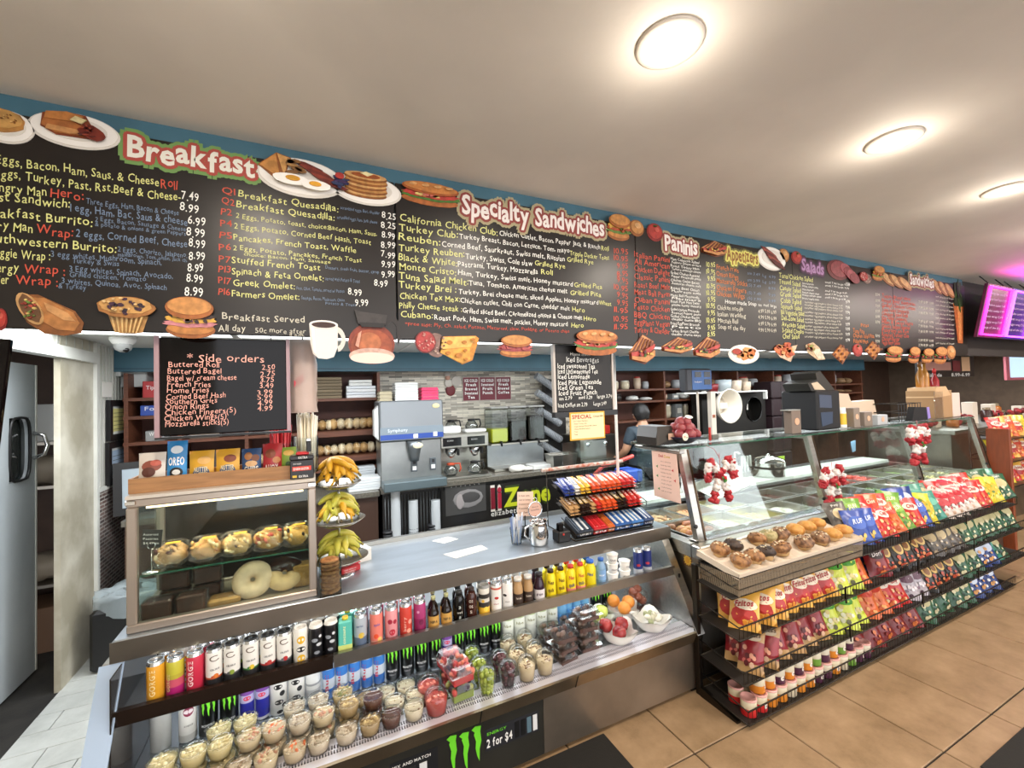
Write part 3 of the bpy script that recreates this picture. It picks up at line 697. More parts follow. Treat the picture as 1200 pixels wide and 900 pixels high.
ICED_TEXT = [('Home made', 1.3, 1.861, 0.134, 0.02, 'w'), ('Iced Beverages', 1.274, 1.823, 0.217, 0.036, 'w'), ('Iced sweetened Tea', 1.215, 1.789, 0.248, 0.032, 'w'), ('Iced UnSweetened Tea', 1.216, 1.76, 0.265, 0.032, 'w'), ('Iced Lemonade', 1.215, 1.731, 0.21, 0.032, 'w'), ('Iced Pink Lemonade', 1.214, 1.7, 0.289, 0.032, 'w'), ('Iced Green Tea', 1.215, 1.671, 0.23, 0.032, 'w'), ('Iced Fruit Punch', 1.217, 1.64, 0.253, 0.032, 'w'), ('sm 2.79', 1.219, 1.615, 0.083, 0.022, 'w'), ('med 3.29', 1.346, 1.617, 0.092, 0.022, 'w'), ('large 3.79', 1.472, 1.618, 0.105, 0.024, 'w'), ('Iced Coffee sm 2.79', 1.212, 1.576, 0.19, 0.026, 'w'), ('Large 3.49', 1.445, 1.578, 0.089, 0.024, 'w')]
ICED_BOX = (1.20, 1.55, 1.58, 1.92); SPEC_BOX = (1.277, 1.391, 1.512, 1.545); POLE_X = 1.73
# ================================================================ menu board
CH = {'y': mat('chalk_yellow', '#d9d88a', .7), 'w': mat('chalk_white', '#ecebe4', .7), 'r': mat('chalk_red', '#c8503a', .7), 'b': mat('chalk_blue', '#7386a0', .7),
      'o': mat('chalk_orange', '#d2783c', .7), 'c': mat('chalk_cream', '#cfcab9', .7), 'k': mat('chalk_pink', '#f0b0a0', .7)}
m_board = mat('black_board', '#1b1512', .34, noise=.15, nscale=3)
mb = thing('menu_board', 'long black hand-lettered menu board hanging above the counter', 'menu board', (0, 0, 0))
SE = [-1.3, .352, 1.74, 3.22, 4.62, 6.02]
for a, b in zip(SE, SE[1:]): G().bbox(a + .002, b - .002, 1.94, 1.962, 1.915, 2.628, m_board, .003).build('board_panel', mb)
for k in 'ywrboc':
    g = G()
    for (t, X0, Z0, W, h, col) in BOARD_TEXT:
        if col.lower() != k: continue
        g.text(t, plane_y(1.9388, X0, Z0), h * .76, CH[k], width=W, jit=.28, off=.003 if h > .03 else 0)
    if g.v: g.build('chalk_lettering', mb)
hc = {'g': ('#e6e2d4', '#a8463a', '#6f9450'), 'k': ('#e8dfd8', '#8a3a34', '#a89c78'), 'y': ('#8a5a2a', '#d8cf6a', '#6f6a3a'), 'p': ('#a77fa6', '#5a3550', '#3a2a38')}
for (t, X0, Z0, W, h, k) in HEADS:
    a, b, cc = hc[k]
    h *= .78
    hd = G()
    for q, (rad, y, colr) in enumerate(((.026, 1.9385, cc), (.012, 1.9365, b), (0, 1.9350, a))):
        for n in range(10 if rad else 1):
            random.seed(len(t)); hd.text(t, plane_y(y - n * .00009, X0 + rad * math.cos(n * .6283), Z0 + rad * math.sin(n * .6283)), h * 1.12, c(colr, .6), width=W, jit=.25, off=.03, gap=.03)
    hd.build('heading_lettering', mb)
# printed food cut-outs fixed on the board: flat card shapes in layers
def cutout(kind, X, Z, w, h, label, i):
    g = G(); lay = [0]
    rn = random.Random(i * 13 + 5)
    def P_(pts, col, rough=.45):
        lay[0] += 1; y0 = -.0022 * lay[0]
        g.prism([(px * w, y0, pz * h) for px, pz in pts], (0, .0022 * (lay[0] if lay[0] == 1 else 2), 0), c(col, rough) if min(lin(col)) > .5 else mat('print_' + col, col, rough, noise=.32, nscale=38))
    def E_(cx, cz, rx, rz, col, n=22, rot=0, wob=0, rough=.45):
        pts = []
        for k in range(n):
            a = -2 * math.pi * k / n; q = 1 + (rn.random() - .5) * wob
            x = rx * math.cos(a) * q; z = rz * math.sin(a) * q
            pts.append((cx + x * math.cos(rot) - z * math.sin(rot), cz + x * math.sin(rot) + z * math.cos(rot)))
        P_(pts, col, rough)
    def spots(n, cx, cz, rx, rz, s, cols, wob=.4):
        k0 = lay[0]
        for k in range(n):
            a = rn.random() * 6.28; q = math.sqrt(rn.random()); lay[0] = k0 + (k % 3)
            E_(cx + math.cos(a) * rx * q, cz + math.sin(a) * rz * q, s * (.6 + rn.random() * .7), s * (.6 + rn.random() * .7) * (w / h if w / h < 2 else 2) * .8, rn.choice(cols), 9, rn.random() * 3, wob)
        lay[0] = k0 + 3
    if kind.startswith('plate') or kind in ('bowl_fries',):
        E_(0, -.02, .5, .46, '#d8d2c8', 34); E_(0, 0, .47, .42, '#efeae2', 34); E_(0, .02, .36, .3, '#dcd5ca', 30)
    if kind == 'plate_hash': E_(-.05, .12, .40, .32, '#b98242', 26, wob=.1); E_(-.05, .16, .34, .25, '#cc9a55', 26, wob=.15); spots(24, -.05, .15, .3, .22, .02, ['#8e5a26', '#dcb06e'])
    elif kind == 'plate_french':
        P_([(-.36, -.05), (-.34, .30), (-.1, .42), (.12, .40), (.20, .1), (.16, -.2), (-.2, -.22)], '#8a4220'); P_([(-.32, .16), (-.3, .34), (-.08, .42), (.1, .36), (.0, .18)], '#c07a3c')
        P_([(-.35, -.02), (-.32, .14), (.0, .16), (.14, .05), (.12, -.16), (-.2, -.18)], '#b26a34'); P_([(-.3, -.12), (-.05, -.16), (.12, -.10), (.02, -.02), (-.28, 0)], '#d2955a')
        P_([(-.04, .2), (.02, .32), (.14, .26), (.08, .14)], '#ecd9a0'); E_(.2, -.06, .13, .2, '#7a2a1a', 14, .4, .3); spots(14, .18, -.05, .14, .16, .025, ['#a3442c', '#5e1c12'])
    elif kind == 'plate_eggs':
        P_([(-.48, .12), (-.28, .47), (-.12, .40), (-.2, -.1), (-.26, -.2)], '#9a5a24'); P_([(-.46, .12), (-.29, .44), (-.24, -.14)], '#c98a44'); P_([(-.27, .44), (-.14, .38), (-.2, -.06)], '#d8a05c')
        for k in range(5): E_(.08 + .07 * k, .26 - .09 * k, .20, .055, ['#6e2418', '#8c3420'][k % 2], 16, -.5, .25)
        spots(16, -.09, .14, .12, .16, .04, ['#a87a44', '#7e5426'])
        E_(-.12, -.16, .20, .13, '#f2eee6', 20, 0, .1); E_(.16, -.22, .17, .12, '#f2eee6', 20, 0, .1); E_(-.1, -.14, .08, .06, '#e8a626'); E_(.15, -.2, .07, .055, '#e8a626')
    elif kind == 'plate_pancake':
        for k in range(5): E_(-.02 + .01 * (k % 2), -.16 + .11 * k, .30, .13, '#9a5e2a'); E_(-.02 + .01 * (k % 2), -.13 + .11 * k, .29, .11, ['#d9a566', '#c98f4e'][k % 2])
        E_(-.02, .32, .2, .07, '#a35322'); P_([(-.1, .36), (-.02, .43), (.08, .38), (0, .29)], '#ecdfa8'); spots(8, -.37, -.03, .08, .14, .045, ['#27305a', '#3a2452']); E_(-.38, .14, .06, .09, '#b0322c')
    elif kind == 'hero':
        E_(0, -.24, .48, .20, '#b0642c', 26, 0, .04); E_(0, -.05, .5, .2, '#4f7a2c', 30, 0, .18); E_(.0, .0, .48, .16, '#c33f34', 30, 0, .2); spots(12, 0, -.02, .42, .07, .05, ['#e07a66', '#e9cf7a', '#7d2420'])
        E_(0, .2, .48, .24, '#a85824', 26); E_(0, .23, .45, .19, '#cc8240', 26); [E_(-.3 + .2 * k, .28, .07, .05, '#e0a86a', 10, .6) for k in range(4)]
    elif kind in ('kaiser', 'burger', 'breakfast_sandwich', 'pastrami'):
        E_(0, -.27, .44, .20, '#a8632c'); E_(0, -.23, .42, .15, '#c78444')
        mid = {'kaiser': ['#6c8a3a', '#b7502e', '#e0b04e'], 'burger': ['#49301e', '#c5423a', '#5f8236'], 'breakfast_sandwich': ['#d98b92', '#e8b34a', '#3d2a26'], 'pastrami': ['#a8454a', '#c05a58', '#7a2a30']}[kind]
        for k, m_ in enumerate(mid): E_(0, -.12 + .09 * k, .48 - .02 * k, .10, m_, 26, 0, .25)
        spots(10, 0, -.04, .42, .1, .05, mid, .5)
        E_(0, .22, .43, .26, '#a9622b'); E_(0, .26, .39, .2, '#d0904e')
    elif kind == 'roll': E_(0, 0, .48, .48, '#9d5f2c'); E_(.02, .05, .40, .38, '#c88c4e'); E_(.06, .14, .2, .16, '#dcab74')
    elif kind in ('tomato', 'apple'): E_(0, 0, .49, .48, '#8c2420'); E_(.0, .04, .42, .38, '#b33a30'); E_(.1, .14, .15, .12, '#cc5a4a'); spots(3, 0, .3, .08, .05, .05, ['#4a6a2a'])
    elif kind == 'panini':
        P_([(-.5, -.1), (.05, .5), (.5, .28), (.46, -.28), (.1, -.5), (-.48, -.34)], '#7d3f20'); P_([(-.48, -.08), (.05, .47), (.46, .26), (.0, .0)], '#cf8f58')
        for k in range(5): P_([(-.38 + .16 * k, -.06 + .03 * k), (-.30 + .16 * k, -.05 + .03 * k), (.0 + .09 * k, .40 - .03 * k), (-.05 + .09 * k, .41 - .03 * k)], '#7a3a1c')
        P_([(-.46, -.12), (.0, -.06), (.46, .18), (.45, .04), (.05, -.24), (-.46, -.24)], '#b8423a'); P_([(-.46, -.24), (.05, -.26), (.45, -.02), (.44, -.22), (.08, -.44), (-.46, -.34)], '#c98a50'); spots(12, .0, -.14, .38, .08, .04, ['#4a6a2c', '#e0b860', '#5e2420'])
    elif kind == 'plate_bacon':
        for k in range(6): E_(-.12 + .05 * k, .22 - .09 * k, .30, .07, ['#7a2e22', '#a65040', '#5c1e18'][k % 3], 18, -.6, .25)
    elif kind == 'meats':
        E_(-.15, .02, .36, .46, '#6e2a2c'); E_(-.12, .06, .28, .36, '#93474a')
        for k in range(4): E_(.08 + .09 * k, .12 - .13 * k, .16, .24, ['#b05a60', '#8c3c42'][k % 2], 18, .2)
    elif kind == 'salami':
        E_(.16, -.02, .34, .44, '#8a6a60', 22, 0, .08); spots(18, .2, 0, .26, .36, .035, ['#c8a898', '#6a3a36']); E_(-.18, .08, .32, .40, '#7c2020'); E_(-.18, .08, .28, .36, '#b33a38'); spots(30, -.18, .08, .26, .32, .026, ['#e6b0a4', '#cf7a70'])
    elif kind == 'cheese':
        P_([(-.45, .38), (-.50, -.1), (.05, -.48), (.30, -.34), (.48, .36), (.40, .44)], '#d98f2e'); P_([(-.42, .36), (.40, .42), (.26, .08), (-.46, -.02)], '#efbe62'); P_([(-.46, -.04), (.24, .06), (.24, -.32), (.04, -.45), (-.48, -.12)], '#e7a944')
        for cx, cz, r_ in ((-.25, .2, .07), (.1, .22, .06), (-.3, -.13, .06), (-.05, -.2, .08), (.12, -.32, .05), (.3, .3, .05), (.1, -.04, .05)): E_(cx, cz, r_, r_ * .9, '#c27a22', 14)
    elif kind == 'rolls':
        for k in range(3): E_(-.28 + .28 * k, .05 - .06 * k, .17, .42, '#9a6236', 20, .5); E_(-.27 + .28 * k, .08 - .06 * k, .12, .34, '#cf9c66', 20, .5)
    elif kind == 'carrot': P_([(-.2, -.5), (.25, -.5), (.5, .12), (-.45, .14)], '#b5602e'); P_([(-.1, -.45), (.1, -.45), (.3, .1), (-.1, .12)], '#d98a50'); P_([(-.4, .1), (.4, .1), (.35, .5), (-.3, .48)], '#26351c'); spots(8, 0, .3, .2, .14, .14, ['#3c5a2a', '#1c2a16'])
    elif kind == 'wrap':
        P_([(-.42, .46), (-.20, .48), (.36, .12), (.5, -.16), (.46, -.42), (.2, -.5), (-.1, -.46), (-.36, -.2), (-.5, .2)], '#8a5428'); P_([(-.30, .40), (-.10, .40), (.34, .08), (.44, -.18), (.36, -.38), (.1, -.36), (-.2, -.1)], '#b77a42'); P_([(-.1, .3), (.26, .06), (.38, -.14), (.2, -.12), (-.05, .1)], '#cf9860')
        E_(-.30, .12, .16, .40, '#c99a62', 18, .35); E_(-.30, .12, .13, .34, '#6d4a2c', 18, .35, .2); spots(22, -.30, .1, .10, .26, .028, ['#b5483a', '#6d8a3c', '#e0c070', '#8c3426'])
    elif kind == 'muffin':
        P_([(-.34, -.02), (.34, -.02), (.24, -.46), (.10, -.5), (-.12, -.5), (-.24, -.46)], '#b98a50')
        for k in range(7): P_([(-.30 + .09 * k, -.06), (-.265 + .09 * k, -.06), (-.2 + .062 * k, -.48), (-.225 + .062 * k, -.48)], '#e0b878')
        E_(0, .18, .49, .28, '#a9713a', 26, 0, .1); E_(0, .22, .44, .22, '#cf9c5a', 26, 0, .12); spots(13, 0, .2, .38, .2, .05, ['#2a1c2c', '#43263a']); spots(10, 0, .24, .38, .18, .03, ['#e6c084'])
    elif kind == 'cup':
        a = [(.20 + .28 * math.cos(t), .02 + .34 * math.sin(t)) for t in [-1.3 + 2.6 * k / 10 for k in range(11)]]
        P_(a[::-1] + [(.20 + .17 * math.cos(t), .02 + .2 * math.sin(t)) for t in [-1.2 + 2.4 * k / 10 for k in range(11)]], '#d9cfc6')
        P_([(-.46, .40), (.28, .40), (.26, -.2), (.16, -.44), (-.02, -.5), (-.24, -.48), (-.38, -.36), (-.44, -.1)], '#e6ded6'); E_(-.09, .39, .37, .11, '#f1ebe4'); E_(-.09, .38, .31, .075, '#3a1c10'); P_([(-.42, .3), (-.34, .3), (-.3, -.38), (-.36, -.32)], '#f7f3ee')
    elif kind == 'coffee_pot':
        a = [(.2, .30), (.36, .42), (.48, .30), (.50, -.02), (.44, -.14), (.42, .22), (.34, .30), (.22, .20)]; P_(a, '#221a18')
        E_(-.05, -.12, .43, .37, '#8c3a24', 28); E_(-.05, -.16, .38, .30, '#a5502f', 28); E_(-.10, -.1, .22, .18, '#c07044', 20); E_(-.05, -.34, .42, .14, '#ddb4a4', 26); E_(-.05, -.38, .40, .10, '#efd0c4', 26)
        P_([(-.30, .22), (.20, .22), (.24, .40), (-.22, .44), (-.36, .47)], '#3c3634'); P_([(-.24, .17), (.16, .17), (.2, .25), (-.28, .25)], '#1c1614'); P_([(-.30, .05), (-.24, .1), (-.30, -.2), (-.36, -.16)], '#e0a088')
    elif kind == 'bowl_fries': spots(16, .06, .04, .28, .2, .1, ['#d9873c', '#c56a28', '#e8a65a']); E_(-.28, .1, .13, .14, '#a8301c')
    elif kind == 'fries': P_([(-.4, .0), (.5, .3), (.2, -.5), (-.2, -.3)], '#d9b898'); spots(26, -.02, .08, .34, .3, .09, ['#d8703a', '#b84a26', '#e89a5c'])
    elif kind == 'wrapw': P_([(-.48, .3), (-.1, .46), (.2, .2), (.5, -.45), (.1, -.5), (-.4, -.1)], '#c9ad88'); P_([(-.2, .1), (.2, .12), (.44, -.4), (.1, -.44)], '#e0ccb0'); spots(9, -.24, .2, .16, .14, .07, ['#b5683a', '#7a3a22', '#8a8a3a'])
    elif kind == 'waffle':
        P_([(0, .5), (.5, .08), (.05, -.5), (-.5, -.02)], '#8a4a20'); P_([(0, .44), (.44, .08), (.04, -.42), (-.44, 0)], '#c07a3a')
        for a_ in (-.2, 0, .2):
            for b_ in (-.2, 0, .2): E_(a_ * .9 + b_ * .8, .02 + a_ - b_ * .8, .06, .06, '#6e3414', 8)
    for k in range(len(g.v)): pass
    o = g.build('food_cutout', None, label, 'cut-out', None, (X, 1.9395, Z))
    return o
for i, (kind, X, Z, w_, h_, lab) in enumerate(CUTS): cutout(kind, X, Z, w_, h_, lab, i)
# ---------------------------------------------------------------- hanging side boards
sb = thing('side_order_board', 'glossy black side-orders board with pink lettering hanging under the menu board', 'menu board', (0, 2.0, 0))
G().bbox(-.515, -.095, 0, .02, 1.535, 1.905, mat('glossy_black_screen', '#0c0808', .06), .003).build('board_panel', sb)
g = G(); g.box(-.53, -.515, -.006, .026, 1.53, 1.91, c('#a88a90', .3)).box(-.095, -.082, -.006, .026, 1.53, 1.91, c('#a88a90', .3)).box(-.53, -.082, -.004, .024, 1.522, 1.53, black); g.build('frame', sb)
g = G()
for (t, X0, Z0, W, h, col) in SIDE_TEXT: g.text(t, lambda a, b, X0=X0, Z0=Z0: (X0 + a, -.0015, Z0 + b), h * .82, CH['k'], width=W, jit=.25, off=.002)
g.build('chalk_lettering', sb)
g = G()
for x in (-.45, -.15): g.tube([(x, .01, 1.905), (x, -.02, 1.93)], .002, wire, 5)
g.build('hook', sb)
ib = thing('iced_drinks_board', 'matt black board listing iced beverages in white, hanging right of centre', 'menu board', (0, 2.0, 0))
x0, z0, x1, z1 = ICED_BOX
MATS['glossy_black_screen'].node_tree.nodes['Principled BSDF'].inputs['Specular IOR Level'].default_value = .2
G().bbox(x0, x1, 0, .016, z0, z1, mat('matt_black_board', '#15110f', .5), .003).build('board_panel', ib)
g = G(); g.box(x0 - .012, x0, -.005, .02, z0, z1, c('#bdb4ac', .4)).box(x1, x1 + .012, -.005, .02, z0, z1, c('#bdb4ac', .4)).box(x0 - .012, x1 + .03, -.006, .03, z0 - .03, z0, black); g.build('frame', ib)
g = G()
for (t, X0, Z0, W, h, col) in ICED_TEXT: g.text(t, lambda a, b, X0=X0, Z0=Z0: (X0 + a, -.0015, Z0 + b), h * .85, CH['w'], width=W, jit=.25, off=.006)
g.build('chalk_lettering', ib)
sp = thing('special_sign', 'yellow-bordered SPECIAL sign below the iced beverages board', 'sign', (0, 1.99, 0))
a0, b0, a1, b1 = SPEC_BOX
G().box(a0, a1, 0, .004, b0, b1, c('#e0a72c', .5)).build('border', sp)
G().box(a0 + .008, a1 - .008, -.0015, 0, b0 + .008, b1 - .008, c('#f2dcae', .6)).build('card', sp)
g = G(); W = a1 - a0; g.text('SPECIAL', lambda a, b: (a0 + .014 + a, -.003, b1 - .036 + b), .022, c('#b03020', .6), width=W * .55, off=.02)
g.text('Cream 100', lambda a, b: (a0 + W * .66 + a, -.003, b1 - .032 + b), .012, c('#5a4a28', .6), width=W * .28)
for k, t in enumerate(['Our 2 slices Pancakes', '- Panini Turkey club', '- Cajun sausage Mozzarella cheese', '- Honey Roasted turkey', '- Tuna', '- Soup']): g.text(t, lambda a, b: (a0 + .02 + a, -.003, b1 - .052 - k * .0145 + b), .0075, c('#4a3a20', .6))
g.build('lettering', sp)
g = G().tube([(a0 + .03, .004, b1 - .004), (a0 + .03, .02, z0 - .028)], .0015, wire, 5).tube([(a1 - .03, .004, b1 - .004), (a1 - .03, .02, z0 - .028)], .0015, wire, 5); g.build('hook', sp)
pl = thing('white_pole', 'thin white pole rising past the iced beverages board to the menu board', 'pole', (POLE_X, 2.16, .84))
G().tube([(0, 0, 0.004), (0, 0, 1.10)], .009, white, 10).build('pole', pl); G().lathe([(.05, 0), (.045, .012), (.012, .018)], white, 16).build('base', pl)
# ================================================================ open refrigerated drinks case
case = thing('drinks_case', 'long stainless open-front refrigerated drinks case under the counter', 'refrigerator', (0, 0, 0))
m_panel = mat('front_panel_steel', '#a09282', .34, .8, noise=.35, nscale=2.2, bump=.06, bscale=25)
m_darkp = mat('dark_front_film', '#3d3b35', .3, .4, noise=.25, nscale=3)
m_liner = mat('white_case_liner', '#c8cdd0', .3)
m_ledc = mat('case_led', '#f2fbff', .5, emit=4)
G().box(-.62, .93, 1.75, 2.5, .02, .268, m_darkp).build('front_panel', case)
G().box(.932, 1.90, 1.75, 2.5, .02, .268, m_panel).build('front_panel', case)
G().box(-.63, 1.905, 2.44, 2.52, .268, .764, m_liner).build('liner_back', case)
G().box(-.61, 1.885, 1.84, 2.44, .269, .33, mat('deck_steel', '#c9cdd2', .22, .9)).build('deck', case)
# perforated grille with real slots and the lip
g = G(); ny0, ny1 = 1.735, 1.845
m_gr = mat('grille_white', '#d9d6de', .3, .45); g.box(-.61, 1.885, 1.73, 1.765, .325, .337, m_gr).box(-.61, 1.885, 1.81, 1.845, .325, .337, m_gr)
for k in range(250):
    x = -.61 + k * .00998; g.box(x, x + .0045, 1.765, 1.785, .327, .3365, m_gr).box(x + .002, x + .0065, 1.79, 1.81, .327, .3365, m_gr)
g.box(-.61, 1.885, 1.785, 1.79, .327, .3365, m_gr)
g.build('air_grille', case)
G().box(-.61, 1.885, 1.765, 1.81, .318, .322, black).build('painted_slot_shade', case)  # black strip under the slots stands in for their shade
g = G(); g.prism([(-.635, 1.715, .337), (-.635, 1.73, .337), (-.635, 1.75, .269), (-.635, 1.742, .269)], (2.54, 0, 0), mat('lip_steel', '#b49f84', .3, .9, noise=.2, nscale=4)); g.build('lip', case)
for x in (-.1, .62, 1.1): G().prism([(x, 1.7125, .337), (x, 1.715, .337), (x, 1.742, .269), (x, 1.7395, .269)], (.004, 0, 0), black).build('lip_seam', case)
# slanted end posts
def end_panel(x0, x1, m, side):
    g = G(); g.prism([(x0, 1.715, .32), (x0, 1.955, .764), (x0, 2.5, .764), (x0, 2.5, .02), (x0, 1.75, .02), (x0, 1.75, .269)], (x1 - x0, 0, 0), m); g.build('end_panel', case)
end_panel(-.665, -.612, steel, 0); end_panel(1.888, 1.915, steel, 1)
g = G(); g.prism([(-.672, 1.708, .322), (-.672, 1.948, .764), (-.605, 1.948, .764), (-.605, 1.708, .322)], (0, .006, -.003), mat('reflection_tinted_steel', '#bcd2ee', .3, .45)); g.build('end_post', case)  # bluish colour paints the bright reflection onto the left post
g = G(); g.prism([(1.868, 1.708, .322), (1.868, 1.948, .764), (1.92, 1.948, .764), (1.92, 1.708, .322)], (0, .006, -.003), steel); g.build('end_post', case)
G().bbox(1.885, 1.90, 1.845, 1.852, .575, .60, black).build('post_clip', case)
g = G(); g.bbox(-.64, 1.93, 1.945, 2.53, .766, .84, mat('counter_steel', '#b9c2cb', .34, .85, noise=.14, nscale=3, bump=.05, bscale=50, stretch=(1, 4, 4)), .006); g.build('countertop', case)
G().box(-.642, 1.932, 1.941, 1.9445, .768, .838, mat('edge_steel', '#9a9288', .28, .95, noise=.2, nscale=3)).build('counter_edge', case)
G().box(-.6118, -.608, 1.85, 2.44, .335, .76, mat('dark_end_glass', '#2a2420', .1)).build('end_glass', case)
G().box(-.64, 1.93, 2.50, 2.525, .8402, .862, steel).build('counter_upstand', case)
G().box(-.61, 1.885, 1.895, 2.16, .597, .607, mat('shelf_steel', '#c2c6ca', .25, .9)).build('shelf', case)
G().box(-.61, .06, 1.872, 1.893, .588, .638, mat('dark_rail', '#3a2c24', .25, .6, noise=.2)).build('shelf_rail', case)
G().box(.062, 1.885, 1.872, 1.893, .588, .638, mat('rail_steel', '#a39e96', .28, .95, noise=.12)).build('shelf_rail', case)
G().box(-.60, 1.87, 2.0, 2.025, .752, .7655, m_ledc).build('light_tube', case)
G().box(-.60, 1.87, 1.93, 1.95, .587, .5965, m_ledc).build('light_tube', case)
G().box(-.60, 1.87, 2.15, 2.17, .585, .5965, m_ledc).build('light_tube', case)
G().box(-.63, -.60, 1.76, 1.80, 0, .02, black).box(1.86, 1.90, 1.76, 1.80, 0, .02, black).box(-.63, 1.90, 2.3, 2.34, 0, .02, black).build('foot', case)
area('case_light_top', (.63, 2.0, .75), 2.4, .03, 2.6, (.93, .97, 1)); area('case_light_low', (.63, 1.95, .585), 2.4, .03, 2.0, (.93, .97, 1)); area('case_light_back', (.63, 2.17, .583), 2.4, .03, 1.6, (.93, .97, 1))
# stickers on the panel
stk = thing('claw_sticker', 'black sticker with a green claw mark on the case front', 'sticker', (0, 1.7485, 0))
def claw(g, fn, s, m):                                            # three ragged claw strokes
    for k, (x, top, bot) in enumerate(((-.36, .5, -.42), (0, .46, -.5), (.36, .5, -.40))):
        pts = [(x - .16, top - .06), (x - .05, top), (x + .13, top - .03), (x + .10, top - .16), (x + .13, .1), (x + .07, -.1), (x + .06, bot), (x - .01, bot + .16), (x - .05, -.05), (x - .03, .12), (x - .09, .30), (x - .06, top - .15)]
        g.add([fn(px * s, pz * s * 1.1) for px, pz in pts], [tuple(range(len(pts)))], m)
    return g
m_green = c('#6fd22e', .4)
g = claw(G(), lambda a, b: (.555 + a, -.0015, .175 + b), .15, m_green); g.build('claw_mark', stk)
ps = thing('promo_sticker', 'dark promotional strip sticker reading 2 for $4 with small can pictures on the case front', 'sticker', (0, 1.7485, 0))
G().box(.645, .905, -.001, 0, .135, .225, c('#26262a', .4)).build('sticker_sheet', ps)
g = G().text('2 for $4', lambda a, b: (.652 + a, -.0025, .15 + b), .034, white, width=.12, off=.02).text('ENERGY', lambda a, b: (.655 + a, -.0025, .20 + b), .012, m_green, width=.09)
g.build('lettering', ps)
for k in range(4): G().box(.785 + k * .03, .806 + k * .03, -.003, -.001, .145, .212, c(['#101010', '#101010', '#58707c', '#d8d8d8'][k], .4)).build('can_picture', ps)
ps = thing('promo_sticker', 'dark sticker with can pictures at the lower left of the case front', 'sticker', (0, 1.7485, 0))
G().box(.25, .44, -.001, 0, .07, .235, c('#1c1c1e', .4)).build('sticker_sheet', ps)
g = G().text('MIX AND MATCH', lambda a, b: (.26 + a, -.0025, .21 + b), .012, white, width=.15, off=.01); g.build('lettering', ps)
for k in range(3): G().box(.275 + k * .045, .305 + k * .045, -.003, -.001, .09, .195, c(['#c9c9c4', '#2a2a2a', '#d8d8d8'][k], .4)).build('can_picture', ps)

# ---------------------------------------------------------------- cans and bottles
def wrap(r, z0, ang=0): return lambda a, b: (r * math.sin(a / r + ang), -r * math.cos(a / r + ang), z0 + b)
def wrapv(r, z0, ang=0): return lambda a, b: (r * math.sin(-b / r + ang), -r * math.cos(-b / r + ang), z0 + a)
m_lid = mat('can_end_aluminium', '#cfd2d4', .25, .95)
def can(name, bands, r=.0265, h=.15, lidm=None, tabm=None, vt=None, ht=None, deco=None):
    lidm = lidm or m_lid
    zs = [.0] + [b[0] * h for b in bands] + [h - .012]; prof = [(r * .78, 0), (r, .008)]; ms = [lidm]
    for i, (f, col) in enumerate(bands):
        z1 = bands[i + 1][0] * h if i + 1 < len(bands) else h - .012
        prof.append((r, max(z1, .009))); ms.append(c(col, .28) if isinstance(col, str) else col)
    prof.append((r * .86, h - .002)); ms.append(lidm)
    g = G().lathe(prof, None, 18, mats=ms, capt=False); o = g.build(name)
    g = G().lathe([(r * .87, h - .003), (r * .88, h), (r * .80, h), (r * .78, h - .005), (0, h - .005)], tabm or lidm, 18, capb=False); g.bbox(-.006, .006, -.004, .014, h - .005, h - .003, tabm or lidm, .0008); g.build('can_lid', o)
    g = G()
    if vt: g.text(vt[0], wrapv(r + .0004, h * .25, vt[4] if len(vt) > 4 else -.1), vt[1], c(vt[2], .5), width=vt[3], off=.02)
    if ht:
        for t, zf, hh, col, wd in ht: g.text(t, wrap(r + .0004, h * zf), hh, c(col, .5), width=wd, off=.02, center=True)
    if deco:
        for kind, ax, zf, s, col in deco:
            if kind == 'claw': claw(g, wrap(r + .0005, h * zf, ax), s, c(col, .4)); continue
            n = 14; pts = [(s * math.cos(2 * math.pi * k / n) * (1 if kind == 'disc' else 1.3), s * math.sin(2 * math.pi * k / n) * (1 if kind == 'disc' else .8)) for k in range(n)]
            f = wrap(r + .0004, h * zf, ax)
            if kind == 'ring': 
                q = [(x * .72, y * .72) for x, y in pts]; P_ = [f(*p) for p in pts[2:]] + [f(*p) for p in q[2:]]; m_ = len(pts) - 2
                g.add(P_, [(i, i + 1, m_ + i + 1, m_ + i) for i in range(m_ - 1)], c(col, .4))
            else:
                P_ = [f(0, 0)] + [f(*p) for p in pts]; g.add(P_, [(0, i + 1, (i + 1) % n + 1) for i in range(n)], c(col, .4))
    if g.v: g.build('label_print', o)
    return o
def bottle(name, r, h, body, cap, label=None, neck=.35, caph=.016, neckr=.013, ht=None, shoulder=.55, lz=(.12, .5), trans=None):
    o = G().lathe([(r * .9, 0), (r, .006), (r, h * shoulder), (r * .8, h * (shoulder + .10)), (neckr, h * (shoulder + .22)), (neckr, h - caph)], body, 18).build(name)
    G().lathe([(neckr + .002, h - caph), (neckr + .002, h - .001), (neckr * .8, h)], cap, 14).build('bottle_cap', o)
    if label:
        G().lathe([(r + .0006, h * lz[0]), (r + .0006, h * lz[1])], label, 18, capb=False, capt=False).build('bottle_label', o)
    if ht:
        g = G()
        for t, zf, hh, col, wd in ht: g.text(t, wrap(r + .0012, h * zf), hh, c(col, .5), width=wd, off=.02, center=True)
        g.build('label_print', o)
    return o
def cel(col, fruit): return can('drink_can', [(0, '#2a2a2c'), (.30, col), (.34, '#e6e4de')], ht=[('CELSIUS', .50, .006, '#333333', .030)], deco=[('ring', .0, .78, .013, '#6a5a50'), ('disc', .12, .36, .0085, fruit), ('disc', -.25, .34, .006, col)], tabm=c('#1e1e1e', .3))
amber = mat('dark_amber_glass', '#1a0f08', .08); m_cola = mat('dark_bottle_glass', '#0e0c0c', .1)
